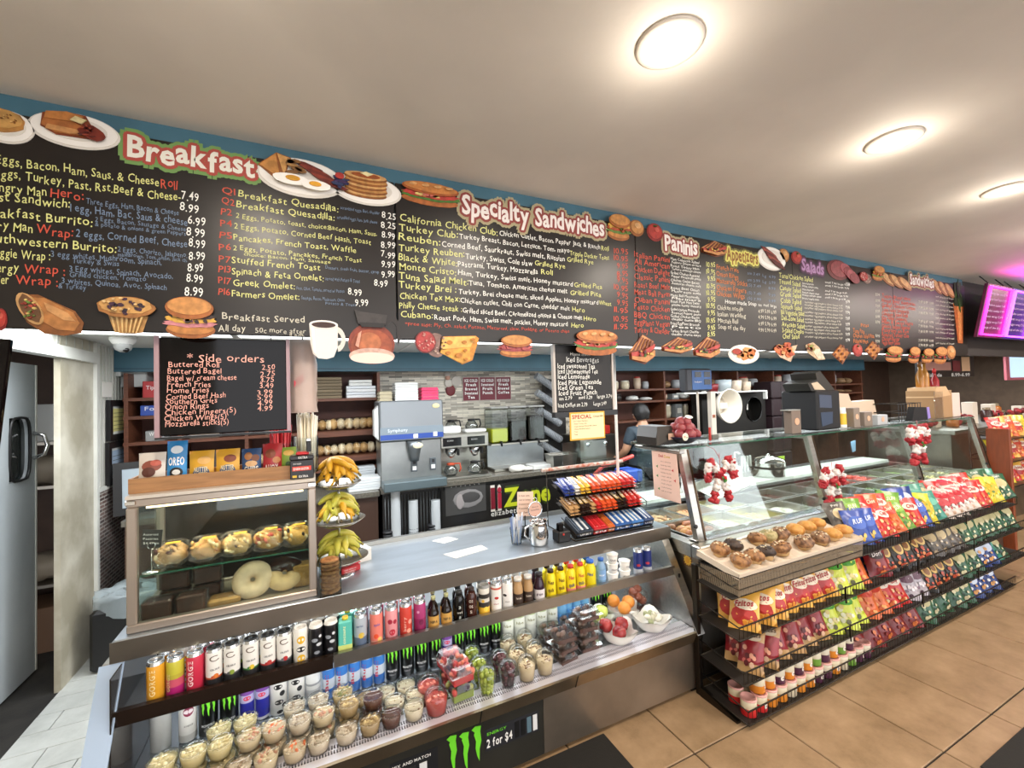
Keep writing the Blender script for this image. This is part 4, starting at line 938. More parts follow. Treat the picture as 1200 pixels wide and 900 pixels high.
KT = {
 'yg': (lambda: can('drink_can', [(0, '#e0a02c')], vt=('GORGIE', .017, '#f2d9a0', .088)), 'yellow drink can with vertical white lettering'),
 'grad': (lambda: can('drink_can', [(0, '#a8246a'), (.34, '#c8556a'), (.52, '#b7aa3c'), (.62, '#c2bb3e')], vt=('GORGIE', .012, '#d8c890', .06, -.7)), 'drink can fading from yellow-green to magenta'),
 'rg': (lambda: can('drink_can', [(0, '#c8304a')], vt=('GORGIE', .017, '#f6dcdc', .088, -.25)), 'crimson drink can with vertical white lettering'),
 'cel_o': (lambda: cel('#b8502a', '#d9772e'), 'white slim can with an orange fruit and dark base'),
 'cel_k': (lambda: cel('#55555a', '#8aa03a'), 'white slim can with a green kiwi fruit and dark base'),
 'cel_l': (lambda: cel('#3f7a3c', '#e0c13a'), 'white slim can with a yellow lemon and green stripe'),
 'cel_r': (lambda: cel('#a82c2c', '#b8403a'), 'white slim can with red triangle fruit and red stripe'),
 'cel_s': (lambda: cel('#6a6a70', '#b83030'), 'white slim can with a strawberry and grey base'),
 'wy': (lambda: can('drink_can', [(0, '#e9e6dd')], deco=[('disc', 0, .72, .015, '#e6b62c'), ('disc', 0, .25, .015, '#e6b62c'), ('oval', 0, .48, .013, '#1e1a18')], lidm=white), 'white slim can with yellow circles and a black shape'),
 'bk': (lambda: can('drink_can', [(0, '#d8d6d0'), (.06, '#16161a'), (.86, '#26262a')], deco=[('oval', -.3, .62, .009, '#9aa0a8'), ('oval', .3, .5, .008, '#c8ccd0'), ('oval', 0, .3, .008, '#8a9098'), ('disc', .5, .7, .006, '#d8dade')], lidm=white), 'black slim can with grey-white print and white top'),
 'teal': (lambda: carton(), 'teal drink carton with a yellow cap and yellow-green base'),
 'lem': (lambda: can('drink_can', [(0, '#5c6c84'), (.4, '#a9b2bc')], deco=[('disc', .25, .45, .012, '#d8b84a')], ht=[('spritz', .68, .008, '#2e4a7a', .028)]), 'blue-grey can with a lemon slice'),
 'spo': (lambda: can('drink_can', [(0, '#e8b0a4'), (.2, '#e07c6e')], deco=[('disc', -.15, .32, .010, '#e0502c'), ('disc', .45, .22, .010, '#f0c070')], ht=[('spin', .6, .011, '#7060a8', .026)]), 'salmon pink can with orange fruit and purple lettering'),
 'rasp': (lambda: can('drink_can', [(0, '#e2979c')], deco=[('disc', -.3, .62, .010, '#a82840'), ('disc', .5, .6, .009, '#a82840'), ('disc', .05, .32, .013, '#b82c3e')]), 'pink can with dark red raspberries'),
 'ro': (lambda: can('drink_can', [(0, '#cc4438')], vt=('berry', .012, '#eeb4a4', .06), deco=[('disc', .6, .5, .010, '#e8a090'), ('disc', .35, .25, .010, '#e89a84')]), 'orange-red can with pale fruit slices'),
 'mag': (lambda: can('drink_can', [(0, '#8c2858'), (.5, '#a83a70')], deco=[('disc', -.2, .7, .006, '#d898b8'), ('disc', .3, .4, .011, '#6e1c44')]), 'magenta can with a dark berry'),
 'beer': (lambda: bottle('soda_bottle', .024, .15, amber, c('#b0b080', .4), c('#c99a4e', .5), ht=[('NIPA', .26, .012, '#2e2420', .034)], lz=(.1, .46), shoulder=.5, neckr=.008), 'small brown glass bottle with an orange and black label'),
 'dkb': (lambda: bottle('tea_bottle', .025, .15, m_cola, c('#2c2c2c', .3), ht=[('3', .5, .012, '#c8d0cc', .01), ('oat', .36, .01, '#c8c8c0', .025), ('8', .2, .012, '#a8b0ac', .01)], shoulder=.72), 'dark bottle with a pale green patch and silver marks'),
 'brb': (lambda: bottle('tea_bottle', .025, .15, c('#3a1c16', .15), c('#2c1a16', .3), ht=[('OS', .6, .012, '#d8c8b8', .018), ('OS', .44, .012, '#d8c8b8', .018), ('S', .28, .012, '#d8c8b8', .01)], shoulder=.72), 'dark brown bottle with cream rings'),
 'yb': (lambda: can('drink_can', [(0, '#c98f22'), (.1, '#e6b43a'), (.35, '#3c3a38'), (.5, '#cfcac0'), (.62, '#33312e'), (.75, '#ddd8cc')], deco=[('disc', .1, .3, .011, '#f0c84a'), ('disc', -.4, .55, .007, '#e8b83a')], lidm=c('#8a8a86', .3)), 'black, white and yellow patterned can'),
 'wr': (lambda: can('drink_can', [(0, '#b83a34'), (.04, '#eae6e0'), (.8, '#c8604e'), (.86, '#e8e4de')], deco=[('oval', .1, .55, .008, '#b8302c')], ht=[('alani', .35, .006, '#a8605a', .025)]), 'white can with red rims and a red bird mark'),
 'wr2': (lambda: can('drink_can', [(0, '#eae8e4')], deco=[('oval', -.5, .55, .008, '#3a3436')], ht=[('alani', .33, .006, '#888480', .022)]), 'plain white can with small black mark'),
 'tan': (lambda: bottle('coffee_bottle', .024, .147, c('#b08d62', .3), c('#d8d4cc', .3), c('#3a2a22', .5), ht=[('latte', .34, .009, '#e0d4c0', .026)], lz=(.16, .5), shoulder=.66, neckr=.018), 'tan milk coffee bottle with dark label'),
 'pur': (lambda: bottle('juice_bottle', .027, .147, c('#2c1426', .15), c('#241a20', .3), c('#d8d2d2', .5), ht=[('grape', .3, .012, '#4a2a48', .034)], lz=(.15, .48), shoulder=.6, neckr=.017), 'dark purple juice bottle with a white label'),
 'ylb': (lambda: bottle('milk_bottle', .026, .15, c('#e6cf1e', .35), c('#2e1c16', .4), c('#e6cf1e', .5), ht=[('Nes', .55, .018, '#5a3018', .03), ('quik', .3, .018, '#5a3018', .032)], lz=(.1, .2), shoulder=.7, neckr=.014), 'yellow milk bottle with a brown cap and brown lettering'),
 'ylr': (lambda: bottle('milk_bottle', .026, .15, c('#e6cf1e', .35), c('#c83a34', .4), c('#e88a84', .5), ht=[('Nes', .55, .018, '#b82c3a', .03), ('quik', .3, .018, '#3a3a6a', .032)], lz=(.1, .24), shoulder=.7, neckr=.014), 'yellow milk bottle with red cap and pink base'),
 'ylbl': (lambda: bottle('milk_bottle', .030, .15, c('#dccb1a', .35), c('#2464c8', .4), c('#dccb1a', .5), ht=[('Nes', .5, .016, '#2a4a90', .03)], lz=(.1, .2), shoulder=.7, neckr=.018), 'broad yellow milk bottle with a blue cap'),
 'wat': (lambda: bottle('water_bottle', .026, .15, mat('water_plastic', '#8fb4d8', .12, alpha=.7), c('#2c64b8', .35), c('#7ca4d0', .4), ht=[('water', .4, .011, '#eef4fa', .03)], lz=(.25, .6), shoulder=.66, neckr=.014), 'small blue-labelled water bottle'),
 'rbd': (lambda: can('drink_can', [(0, '#b0b4bc'), (.3, '#23306e'), (.9, '#5a6280')], deco=[('oval', 0, .45, .009, '#b03040')]), 'dark blue energy drink can'),
}
def carton():
    o = G().bbox(-.026, .026, -.024, .024, 0, .138, c('#5cc0b0', .4), .004).build('drink_carton')
    G().box(-.0265, .0265, -.0246, .0246, .004, .045, c('#c8d47a', .4)).build('carton_base_band', o)
    G().lathe([(.012, .138), (.012, .149)], c('#e8c83a', .4), 12).build('carton_cap', o)
    G().text('coconut', lambda a, b: (b - .006, -.0248, .05 + a), .012, c('#e8f0b8', .5), width=.07, off=.01).build('label_print', o)
    return o
TOP = [('yg', -0.511), ('grad', -0.456), ('rg', -0.398), ('cel_o', -0.341), ('cel_k', -0.285), ('cel_l', -0.225), ('cel_r', -0.168), ('cel_s', -0.113), ('wy', -0.056), ('bk', 0.0), ('bk', 0.055), ('teal', 0.11), ('lem', 0.169), ('spo', 0.233), ('rasp', 0.295), ('ro', 0.357), ('mag', 0.418), ('beer', 0.48), ('beer', 0.54), ('dkb', 0.60), ('brb', 0.66), ('yb', 0.724), ('wr', 0.786), ('wr2', 0.845), ('tan', 0.903), ('tan', 0.959), ('pur', 1.021), ('ylb', 1.089), ('ylb', 1.149), ('ylr', 1.209), ('ylr', 1.269), ('ylbl', 1.336), ('wat', 1.403), ('rbd', 1.66), ('rbd', 1.725)]
PR = {}
cnt = {}
for i, (k, x) in enumerate(TOP):
    if k not in PR: PR[k] = Proto(KT[k][0]())
    n = sum(1 for q, _ in TOP if q == k); j = cnt.get(k, 0); cnt[k] = j + 1
    lab = KT[k][1] + (', left of two' if n == 2 and j == 0 else ', right of two' if n == 2 else '') + ', upper shelf front'
    PR[k].put((x, 1.924 if KT[k][1].find('broad') < 0 else 1.93, .6075), (0, 0, -math.atan2(x, 1.93) * .8 + random.uniform(-.15, .15)), lab, 'drinks on the upper shelf of the case')
BACKT = ['yg', 'ylbl2', 'rg', 'cel_o', 'cel_k', 'cel_l', 'cel_r', 'cel_s', 'wy', 'bk', 'bk', 'tealb', 'lem', 'mag', 'rasp', 'ro', 'mag', 'beer', 'beer', 'dkb', 'brb', 'yb', 'wr', 'wr2', 'tan', 'tan', 'pur', 'ylb', 'ylb', 'ylr', 'ylr', 'ylbl']
cnt2 = {}
for i, k in enumerate(BACKT):
    k = {'ylbl2': 'wy', 'tealb': 'teal'}.get(k, k); x = TOP[i][1] + .012
    n = sum(1 for q in BACKT if {'ylbl2': 'wy', 'tealb': 'teal'}.get(q, q) == k); j = cnt2.get(k, 0); cnt2[k] = j + 1
    lab = '%s, back row, %s' % (KT[k][1].split(' with ')[0] + '', on(i))
    PR[k].put((x, 1.984, .6075), (0, 0, random.uniform(-.3, .3)), lab, 'drinks on the upper shelf of the case')
# yogurt cups
def yog():
    o = G().lathe([(.022, 0), (.024, .004), (.031, .048)], c('#d9d6d0', .35), 18).build('yogurt_cup')
    G().lathe([(.033, .048), (.033, .051), (0, .0515)], c('#e8e6e0', .25), 18).build('foil_lid', o)
    g = G(); g.text('Chob', wrap(.0295, .02), .008, c('#2e2e3a', .5), width=.03, off=.02, center=True); g.build('label_print', o); return o
P = Proto(yog()); G_ = 'yogurt cups on the upper shelf'
for (x, n) in ((1.485, 3), (1.568, 2)):
    for k in range(n): P.put((x, 1.93, .6075 + k * .0517) if k < 2 or True else None, (0, 0, random.uniform(-.5, .3)), 'white yogurt cup, %s of the %s stack beside the water bottle' % (['bottom', 'middle' if n == 3 else 'top', 'top'][k], 'taller left' if n == 3 else 'shorter right'), G_)

# ---------------------------------------------------------------- lower deck, back row
KB = {
 'silverbag': (lambda: bottle('water_bottle', .033, .21, mat('crinkled_clear', '#b9b9b4', .15, alpha=.75, bump=.5), white, None, shoulder=.7), 'large clear bottle at the left end of the lower deck'),
 'xw': (lambda: can('drink_can', [(0, '#c9c6c0'), (.2, '#e3e1dc')], .030, .175, deco=[('disc', 0, .70, .018, '#8a2a4a'), ('oval', 0, .70, .010, '#e8d8dc')], ht=[('XYIENCE', .38, .006, '#555', .03)]), 'tall white can with a maroon disc'),
 'mon': (lambda: can('drink_can', [(0, '#0f1010')], .033, .178, tabm=c('#57b02a', .3), ht=[('MONSTER', .26, .009, '#e8e8e8', .046), ('ENERGY', .17, .006, '#9a9a9a', .03)], deco=[('claw', 0, .64, .052, '#7ee03a')]), 'tall black energy can with a green claw mark'),
 'rbp': (lambda: can('drink_can', [(0, '#c9c8d4'), (.12, '#2d2f9a'), (.6, '#b8b4d8'), (.8, '#7a4a9a')], deco=[('oval', 0, .72, .011, '#d8405a'), ('oval', .4, .35, .009, '#2430a0')]), 'slim purple and blue energy can'),
 'bw': (lambda: can('drink_can', [(0, '#d9d7d2')], .033, .17, deco=[('oval', -.2, .72, .013, '#1c1c1e'), ('disc', .3, .55, .011, '#2a2a2c'), ('oval', -.1, .35, .013, '#3a3a3c'), ('disc', .5, .25, .009, '#1c1c1e'), ('oval', 0, .12, .009, '#1c1c1e')]), 'tall white can with black cartoon-like blots'),
 'wt': (lambda: can('drink_can', [(0, '#b9bbbd'), (.4, '#dcdcda'), (.5, '#9a9c9e'), (.55, '#dcdcda')], .030, .17), 'tall silver-white can beside the blotted ones'),
 'rb': (lambda: can('drink_can', [(0, '#2f6ab8'), (.30, '#c9d2dc'), (.56, '#3a78c4'), (.8, '#c2ccd8')], .0262, .165, vt=('Bull', .013, '#c8304a', .07, -.1)), 'slim blue and silver energy can with red lettering'),
 'cw': (lambda: can('drink_can', [(0, '#d8dad0'), (.5, '#e4e6da'), (.8, '#b4c490')], .033, .165, ht=[('hbe', .6, .014, '#8a8a5a', .04)]), 'tall white can with a pale green top'),
 'blw': (lambda: bottle('water_bottle', .028, .17, mat('water_blue', '#78b4e0', .12, alpha=.75), c('#2c6ac0', .35), c('#5aa0e0', .4), shoulder=.65), 'blue water bottle'),
}
BACK = [('silverbag', -0.548), ('xw', -0.462), ('mon', -0.395), ('mon', -0.325), ('rbp', -0.262), ('rbp', -0.207), ('bw', -0.147), ('bw', -0.079), ('wt', -0.015), ('rb', 0.048), ('rb', 0.102), ('rb', 0.156), ('rb', 0.21), ('rb', 0.264), ('mon', 0.327), ('mon', 0.395), ('mon', 0.463), ('mon', 0.531), ('rbp', 0.592), ('mon', 0.652), ('mon', 0.72), ('mon', 0.788), ('mon', 0.856), ('cw', 0.925), ('cw', 0.993), ('cw', 1.061), ('cw', 1.129), ('cw', 1.197), ('blw', 1.264), ('blw', 1.322), ('blw', 1.38), ('blw', 1.438), ('mon', 1.52), ('mon', 1.60)]
cnt = {}
for k, x in BACK:
    if k not in PR: PR[k] = Proto(KB[k][0]())
    n = sum(1 for q, _ in BACK if q == k); j = cnt.get(k, 0); cnt[k] = j + 1
    y = 2.105 + (.05 if k in ('blw',) else 0) + (random.uniform(-.01, .01))
    PR[k].put((x, 2.115 if x < 1.3 else 2.15, .3305), (0, 0, -math.atan2(x, 2.1) * .8 + random.uniform(-.15, .15)), KB[k][1] + (', %s, lower deck rear' % on(j) if n > 1 else ''), 'drinks at the back of the lower deck')
# ---------------------------------------------------------------- tubs on the lower deck
def tub(fill, fill2, r=.0425, h=.047, seed=0, dome=False, body=None, lump=.35, name='deli_tub'):
    o = G().lathe([(r * .80, 0), (r * .82, .003), (r, h)], plast if body is None else body, 18, capt=False).build(name)
    rn = random.Random(seed); g = G()
    g.lathe([(r * .77, .004), (r * .93, h * .86), (r * .5, h * .93), (0, h * .93)], c(fill, .5), 14)
    for k in range(24):
        a = rn.random() * 6.28; q = math.sqrt(rn.random()) * r * .76; s = r * lump * rn.uniform(.3, .6)
        g.ell((q * math.cos(a), q * math.sin(a), h * .90), (s, s * .8, s * .4), c([fill, fill2, fill][k % 3], .45), 6, 4, rot=(rn.random(), rn.random(), rn.random() * 3))
    g.build('food_filling', o)
    if dome: G().lathe([(r * 1.05, h), (r * 1.03, h + .004), (r * .85, h + .022), (r * .45, h + .034), (0, h + .036)], plast, 16, capb=False).build('tub_lid', o)
    else: G().lathe([(r * 1.06, h - .004), (r * 1.06, h + .002), (r * .9, h + .003), (r * .88, h + .0005), (0, h + .001)], plast, 18, capb=False).build('tub_lid', o)
    return o
SAL = [('#cdbb88', '#e0d2a4', 'potato salad'), ('#ccb894', '#c08a6e', 'seafood salad'), ('#c9b8a0', '#9c8468', 'tuna salad'), ('#bfa878', '#8a8a52', 'macaroni salad')]
NUT = ('#a58a5e', '#d8c08a', 'bean salad'); CHO = ('#5a3526', '#7a4c36', 'chocolate pudding'); RIC = ('#d6c8ac', '#8a6242', 'rice pudding'); ORG = ('#c9b494', '#e0703a', 'cream cheese and carrot')
TK = {'p': SAL[0], 's': SAL[1], 't': SAL[2], 'm': SAL[3], 'n': NUT, 'c': CHO, 'r': RIC, 'o': ORG}
TP = {k: Proto(tub(v[0], v[1], seed=ord(k), lump=.5 if k not in 'cr' else .25)) for k, v in TK.items()}
row = {}
xs = [-.505, -.42, -.335, -.25, -.165, -.08, .005, .10, .187, .274, .361]
plan = {1.79: ['m', 'p', 's', 't', 's', 'o', 't', 't', 'n', 'c', 'r', ], 1.878: ['p', 'p', 'p', 's', 'o', 't', 's', 'n', 'c', 'r', 'r'], 1.966: ['p', 'm', 'p', 'p', 'p', 't', 't', 'm', 'n', 'r', 'r']}
hs = {1.79: [1, 1, 1, 1, 1, 1, 1, 1, 1, 1, 1], 1.878: [2, 2, 2, 2, 2, 2, 2, 2, 2, 1, 1], 1.966: [1, 1, 2, 2, 1, 2, 2, 2, 1, 1, 1]}
for ri, y in enumerate((1.888, 1.976, 1.80)):
    key = {1.888: 1.878, 1.976: 1.966, 1.80: 1.79}[y]
    for i, x in enumerate(xs):
        for lv in range(hs[key][i]):
            k = plan[key][i]
            jx, jy = random.uniform(-.004, .004), random.uniform(-.003, .003)
            z0 = .3375 if y - .034 < 1.845 and y < 1.85 else .3305
            TP[k].put((x + jx + (.02 if y == 1.888 else 0), y + jy + (.012 if y == 1.80 else 0), z0 + lv * .0505), (0, 0, random.uniform(0, 6)), 'clear tub of %s, %s, %s row%s' % (TK[k][2], on(i), {1.80: 'front', 1.888: 'middle', 1.976: 'back'}[y], ', on top' if lv else (', underneath' if hs[key][i] > 1 else '')), 'lidded tubs of salads and puddings')
# strawberry tubs and clamshells
def clamshell(fills, w=.115, d=.10, h=.07, seed=1, name='fruit_clamshell', n=26, s=.016):
    def shell(g, z0, z1, t0, t1, m):
        a = [(-w / 2 * t0, -d / 2 * t0), (w / 2 * t0, -d / 2 * t0), (w / 2 * t0, d / 2 * t0), (-w / 2 * t0, d / 2 * t0)]; b = [(x * t1 / t0, y * t1 / t0) for x, y in a]
        def rnd(p):
            out = []
            for i in range(4):
                x, y = p[i]; px, py = p[i - 1]; nx, ny = p[(i + 1) % 4]
                out += [(x + (px - x) * .18, y + (py - y) * .18), (x + (nx - x) * .18, y + (ny - y) * .18)]
            return out
        A, B = rnd(a), rnd(b)
        g.add([(x, y, z0) for x, y in A] + [(x, y, z1) for x, y in B], [(i, (i + 1) % 8, 8 + (i + 1) % 8, 8 + i) for i in range(8)] + [tuple(range(8)) if z0 < z1 - 1 else tuple(range(8))], m); return [(x, y) for x, y in B]
    g = G(); shell(g, 0, h * .6, .85, 1, plast); o = g.build(name)
    g = G(); B = shell(g, h * .62, h * .98, 1, .82, plast); g.add([(x, y, h * .98) for x, y in B], [tuple(range(8))], plast); g.box(-w * .53, w * .53, -d * .53, d * .53, h * .595, h * .615, plast); g.build('tub_lid', o)
    rn = random.Random(seed); g = G()
    g.box(-w * .40, w * .40, -d * .40, d * .40, .003, h * .5, c(fills[0], .5))
    for k in range(n):
        q = s * rn.uniform(.7, 1.1); g.ell((rn.uniform(-.4, .4) * w, rn.uniform(-.4, .4) * d, h * rn.uniform(.5, .72)), (q, q * .8, q * .7), c(rn.choice(fills), .35), 7, 5, rot=(rn.random() * 3, rn.random() * 3, rn.random() * 3))
    g.build('food_filling', o); return o
STR = ['#c23a3a', '#d8655a', '#a82430', '#e07a5c', '#4a2030']
a = Proto(clamshell(STR, seed=3)); b = Proto(clamshell(['#8a9a4a', '#3a2a3a', '#b04038', '#a8a85a'], seed=4, name='fruit_clamshell')); Gs = 'fruit clamshells on the lower deck'
b.put((.572, 1.845, .3375), (0, 0, .1), 'clear clamshell of mixed fruit under the front strawberry clamshell', Gs)
a.put((.572, 1.845, .4085), (.04, 0, .14), 'clear clamshell of cut strawberries, front one on top of the stack', Gs)
a.put((.575, 1.963, .3305), (0, 0, -.1), 'clear clamshell of cut strawberries beneath the rear one', Gs)
a.put((.562, 1.963, .4015), (0, 0, .2), 'clear clamshell of cut strawberries, rear one on top of the stack', Gs)
sp_ = Proto(tub('#a83c34', '#e08a78', .050, .062, seed=8, dome=True, lump=.5, name='fruit_cup'))
sp_.put((.445, 1.905, .3305), label='round domed cup of diced strawberries, rear one beside the rice puddings', group='domed cups of strawberries')
sp_.put((.452, 1.80, .3375), label='round domed cup of diced strawberries, front one at the grille', group='domed cups of strawberries')
def grapecup(col, seed):
    r, h = .043, .072; rn = random.Random(seed)
    o = G().lathe([(r * .72, 0), (r * .74, .003), (r, h)], plast, 18, capt=False).build('grape_cup'); g = G()
    for lv in range(5):
        for k in range(7):
            a = k * .9 + lv; q = (r - .013) * (.78 if k else 0) * (.8 + lv * .05); g.ell((q * math.cos(a), q * math.sin(a), .012 + lv * .016), (.0105, .0105, .0115), c(rn.choice(col), .2), 8, 6)
    g.build('grapes', o)
    G().lathe([(r * 1.06, h), (r * 1.04, h + .004), (r * .9, h + .024), (r * .5, h + .036), (0, h + .038)], plast, 16, capb=False).build('dome_lid', o); return o
gg = Proto(grapecup(['#9aa83c', '#aebb52', '#86962e'], 1)); gr = Proto(grapecup(['#3c141c', '#54202a', '#2a0e16'], 2))
for j, y in enumerate((1.81, 1.91, 2.01)): gg.put((.685, y, .3375 if j == 0 else .3305), label='domed cup of green grapes, %s of three' % ['front', 'middle', 'rear'][j], group='cups of green grapes')
for j, y in enumerate((1.81, 1.91)): gr.put((.787, y, .3375 if j == 0 else .3305), label='domed cup of dark red grapes, %s of two' % ['front', 'rear'][j], group='cups of red grapes')
pf = Proto(tub('#c9b592', '#7a5630', .043, .07, seed=9, dome=True, lump=.5, name='parfait_cup'))
for i, x in enumerate((.882, .978)):
    for j, y in enumerate((1.81, 1.915, 2.02)): pf.put((x, y, .3375 if j == 0 else .3305), (0, 0, i + j), 'domed yogurt parfait cup with granola, %s column, %s' % (['left', 'right'][i], ['front', 'middle', 'rear'][j]), 'yogurt parfaits with granola')
cake = clamshell(['#5a3a30', '#7a5a4c', '#3c2620', '#8a7468'], .125, .11, .05, 5, 'cake_clamshell', 12, .018); ck = Proto(cake)
for (x, y, n, nm) in ((1.12, 1.86, 3, 'front left'), (1.27, 1.89, 4, 'front right'), (1.12, 2.0, 2, 'rear left'), (1.265, 2.02, 2, 'rear right')):
    for k in range(n): ck.put((x + random.uniform(-.006, .006), y, .3305 + k * .0505), (0, 0, random.uniform(-.15, .15)), 'clear clamshell of chocolate cake, %s in the %s stack' % (['bottom', 'second from below', 'third from below', 'fourth from below'][k], nm), 'stacked cake clamshells')
# white bowls of fruit
def bowl():
    def f(u, v):
        a = u * 2 * math.pi; q = v; rr = .045 + .052 * q ** .7; sq = 1 + .16 * q * math.cos(4 * a)
        return (rr * sq * math.cos(a), rr * sq * math.sin(a), .003 + .062 * q ** 1.5 + .012 * q * math.cos(4 * a))
    g = G().grid(f, 28, 6, c('#e9e6df', .2)); g.lathe([(.045, 0), (.045, .003), (0, .0035)], c('#e9e6df', .2), 20); 
    def f2(u, v):
        p = f(u, v); return (p[0] * .95, p[1] * .95, p[2] + .003)
    g.grid(f2, 28, 6, c('#e9e6df', .2)); return g.build('fruit_bowl')
bw = Proto(bowl()); apple_r = Proto(G().lathe([(.004, .006), (.018, .0), (.034, .018), (.037, .038), (.028, .062), (.012, .068), (.003, .060)], mat('red_apple_skin', '#7a1c22', .2, col2='#a83a38', nscale=30), 16).build('red_apple'))
G().tube([(0, 0, .06), (.003, 0, .078)], .0015, c('#4a3220', .6), 5).build('stem', apple_r.o)
apple_g = Proto(G().lathe([(.004, .006), (.018, .0), (.034, .018), (.037, .038), (.028, .060), (.012, .066), (.003, .058)], mat('green_apple_skin', '#b4c244', .2, col2='#c9d46a', nscale=20), 16).build('green_apple'))
G().tube([(0, 0, .06), (.003, 0, .076)], .0015, c('#4a3220', .6), 5).build('stem', apple_g.o)
orng = Proto(G().ell((0, 0, .036), (.037, .037, .035), mat('orange_peel', '#dd8a34', .35, bump=.4, bscale=300), 18, 12).build('orange')); G().ell((0, 0, .0712), (.003, .003, .001), c('#5a6a2a', .6), 6, 4).build('stem_dot', orng.o)
rb_ = [('front bowl holding red apples', 1.455, 1.865, .4), ('rear bowl holding oranges', 1.625, 2.035, .2), ('rear bowl holding green apples', 1.43, 2.03, .7), ('right bowl holding wrapped cheese', 1.69, 1.87, .9)]
for nm, x, y, a in rb_: bw.put((x, y, .3305), (0, 0, a), 'white porcelain bowl with wavy rim, ' + nm, 'white bowls in the case', scale=1.02)
for k, (x, y, z) in enumerate(((1.437, 1.842, .35), (1.49, 1.885, .36), (1.41, 1.905, .362))): apple_r.put((x, y, z), (.2 * k, .3, k), 'red apple in the front bowl, %s' % ['nearest the grille', 'right one', 'behind at the left'][k], 'red apples')
for k, (x, y, z) in enumerate(((1.40, 2.00, .358), (1.455, 2.015, .36))): apple_g.put((x, y, z + .02), (.2, .3 * k, k), 'green apple in the rear bowl, %s one' % ['left', 'right'][k], 'green apples')
for k, (x, y, z) in enumerate(((1.605, 2.0, .375), (1.66, 2.035, .378), (1.60, 2.07, .38))): orng.put((x, y, z), (.3, .2 * k, k), 'orange in the rear bowl, %s' % ['front', 'right', 'back'][k], 'oranges')
wc = G()
for k in range(9): wc.ell((random.uniform(-.05, .05), random.uniform(-.04, .04), .035 + random.uniform(0, .02)), (.022, .018, .014), c(['#d8d4c4', '#9aa07a', '#c4c0a8'][k % 3], .4), 7, 5, rot=(k, k, k))
wc.build('wrapped_cheese', None, 'film-wrapped white cheese with herbs in the right-hand bowl', 'cheese', None, (1.69, 1.87, .345))
def film_bag(name, label, cat, loc, rx, ry, rz, seed, items, col, s):
    t = thing(name, label, cat, loc)
    def f(u, v):
        a = u * 2 * math.pi; rn = random.Random(int(u * 16) * 31 + int(v * 10) + seed); q = math.sin(math.pi * min(v * .9 + .1, 1)) ** .6 * (1 + (rn.random() - .5) * .12) if v < 1 else .15
        return (rx * q * math.cos(a), ry * q * math.sin(a), rz * 2 * v)
    G().grid(f, 16, 10, film).build('film', t)
    rn = random.Random(seed)
    for k in range(items):
        a = rn.random() * 6.28; q = rn.random() ** .5 * .6
        G().ell((rx * q * math.cos(a), ry * q * math.sin(a), s + (k % 3) * s * 1.1), (s, s, s * .9), c(col, .3), 12, 8).build('onion', t)
    return t
film_bag('onion_bag', 'clear bag of red-brown onions at the right end of the case', 'vegetable bag', (1.80, 2.12, .3305), .075, .075, .06, 4, 7, '#a4573c', .027)
# ================================================================ pastry display case on the counter
pc = thing('pastry_case', 'glass pastry display case with aluminium frame standing on the counter', 'display case', (0, 0, .8405))
W0, W1, Y0, Y1, H = -.608, .008, 1.975, 2.33, .475
al = mat('anodised_frame', '#b3a69a', .35, .8)
def post(name, x0, x1, y0, y1, z0, z1): return G().bbox(x0, x1, y0, y1, z0, z1, al, .004).build(name, pc)
for x, y in ((W0, Y0), (W1 - .03, Y0), (W0, Y1 - .03), (W1 - .03, Y1 - .03)): post('frame_post', x, x + .03, y, y + .03, .028, H - .03)
for z in (0, H - .03):
    post('frame_rail', W0, W1, Y0, Y0 + .03, z, z + .03); post('frame_rail', W0, W1, Y1 - .03, Y1, z, z + .03)
    post('frame_rail', W0, W0 + .03, Y0 + .03, Y1 - .03, z, z + .03); post('frame_rail', W1 - .03, W1, Y0 + .03, Y1 - .03, z, z + .03)
G().box(W0 + .02, W1 - .02, Y0 + .03, Y1 - .03, .008, .014, mat('case_floor', '#a89c8c', .5)).build('case_base', pc)
G().box(W0, W1, Y0 - .005, Y1 + .005, H, H + .012, mat('case_roof', '#c9c0b4', .4)).build('case_roof', pc)
G().box(W0 + .03, W1 - .03, Y0 + .012, Y0 + .016, .03, H - .03, glass).build('glass_pane', pc)
G().box(W0 + .012, W0 + .016, Y0 + .03, Y1 - .03, .03, H - .03, glass).build('glass_pane', pc)
G().box(W1 - .016, W1 - .012, Y0 + .03, Y1 - .03, .03, H - .03, glass).build('glass_pane', pc)
G().box(W0 + .03, W1 - .03, Y1 - .018, Y1 - .012, .03, H - .03, mat('dark_rear_door', '#241f1b', .12)).build('rear_door', pc)
G().box(W0 + .03, W1 - .03, Y0 + .032, Y1 - .05, .186, .191, glass).build('glass_shelf', pc)
G().box(W0 + .03, W1 - .03, Y0 + .031, Y0 + .033, .186, .191, glass_g).build('shelf_edge', pc)
for x, y in ((W0 - .002, Y0 - .003), (W1 - .03, Y0 - .003)): G().bbox(x, x + .032, y, y + .01, H - .022, H - .004, chrome, .003).build('corner_cap', pc)
area('pastry_light', (-.3, 2.03, 1.275), .5, .03, 4.5, (1, .90, .76)); 
G().box(-.56, -.04, Y0 + .036, Y0 + .056, H - .044, H - .032, mat('warm_tube', '#ffe0b4', .5, emit=3)).build('light_tube', pc)
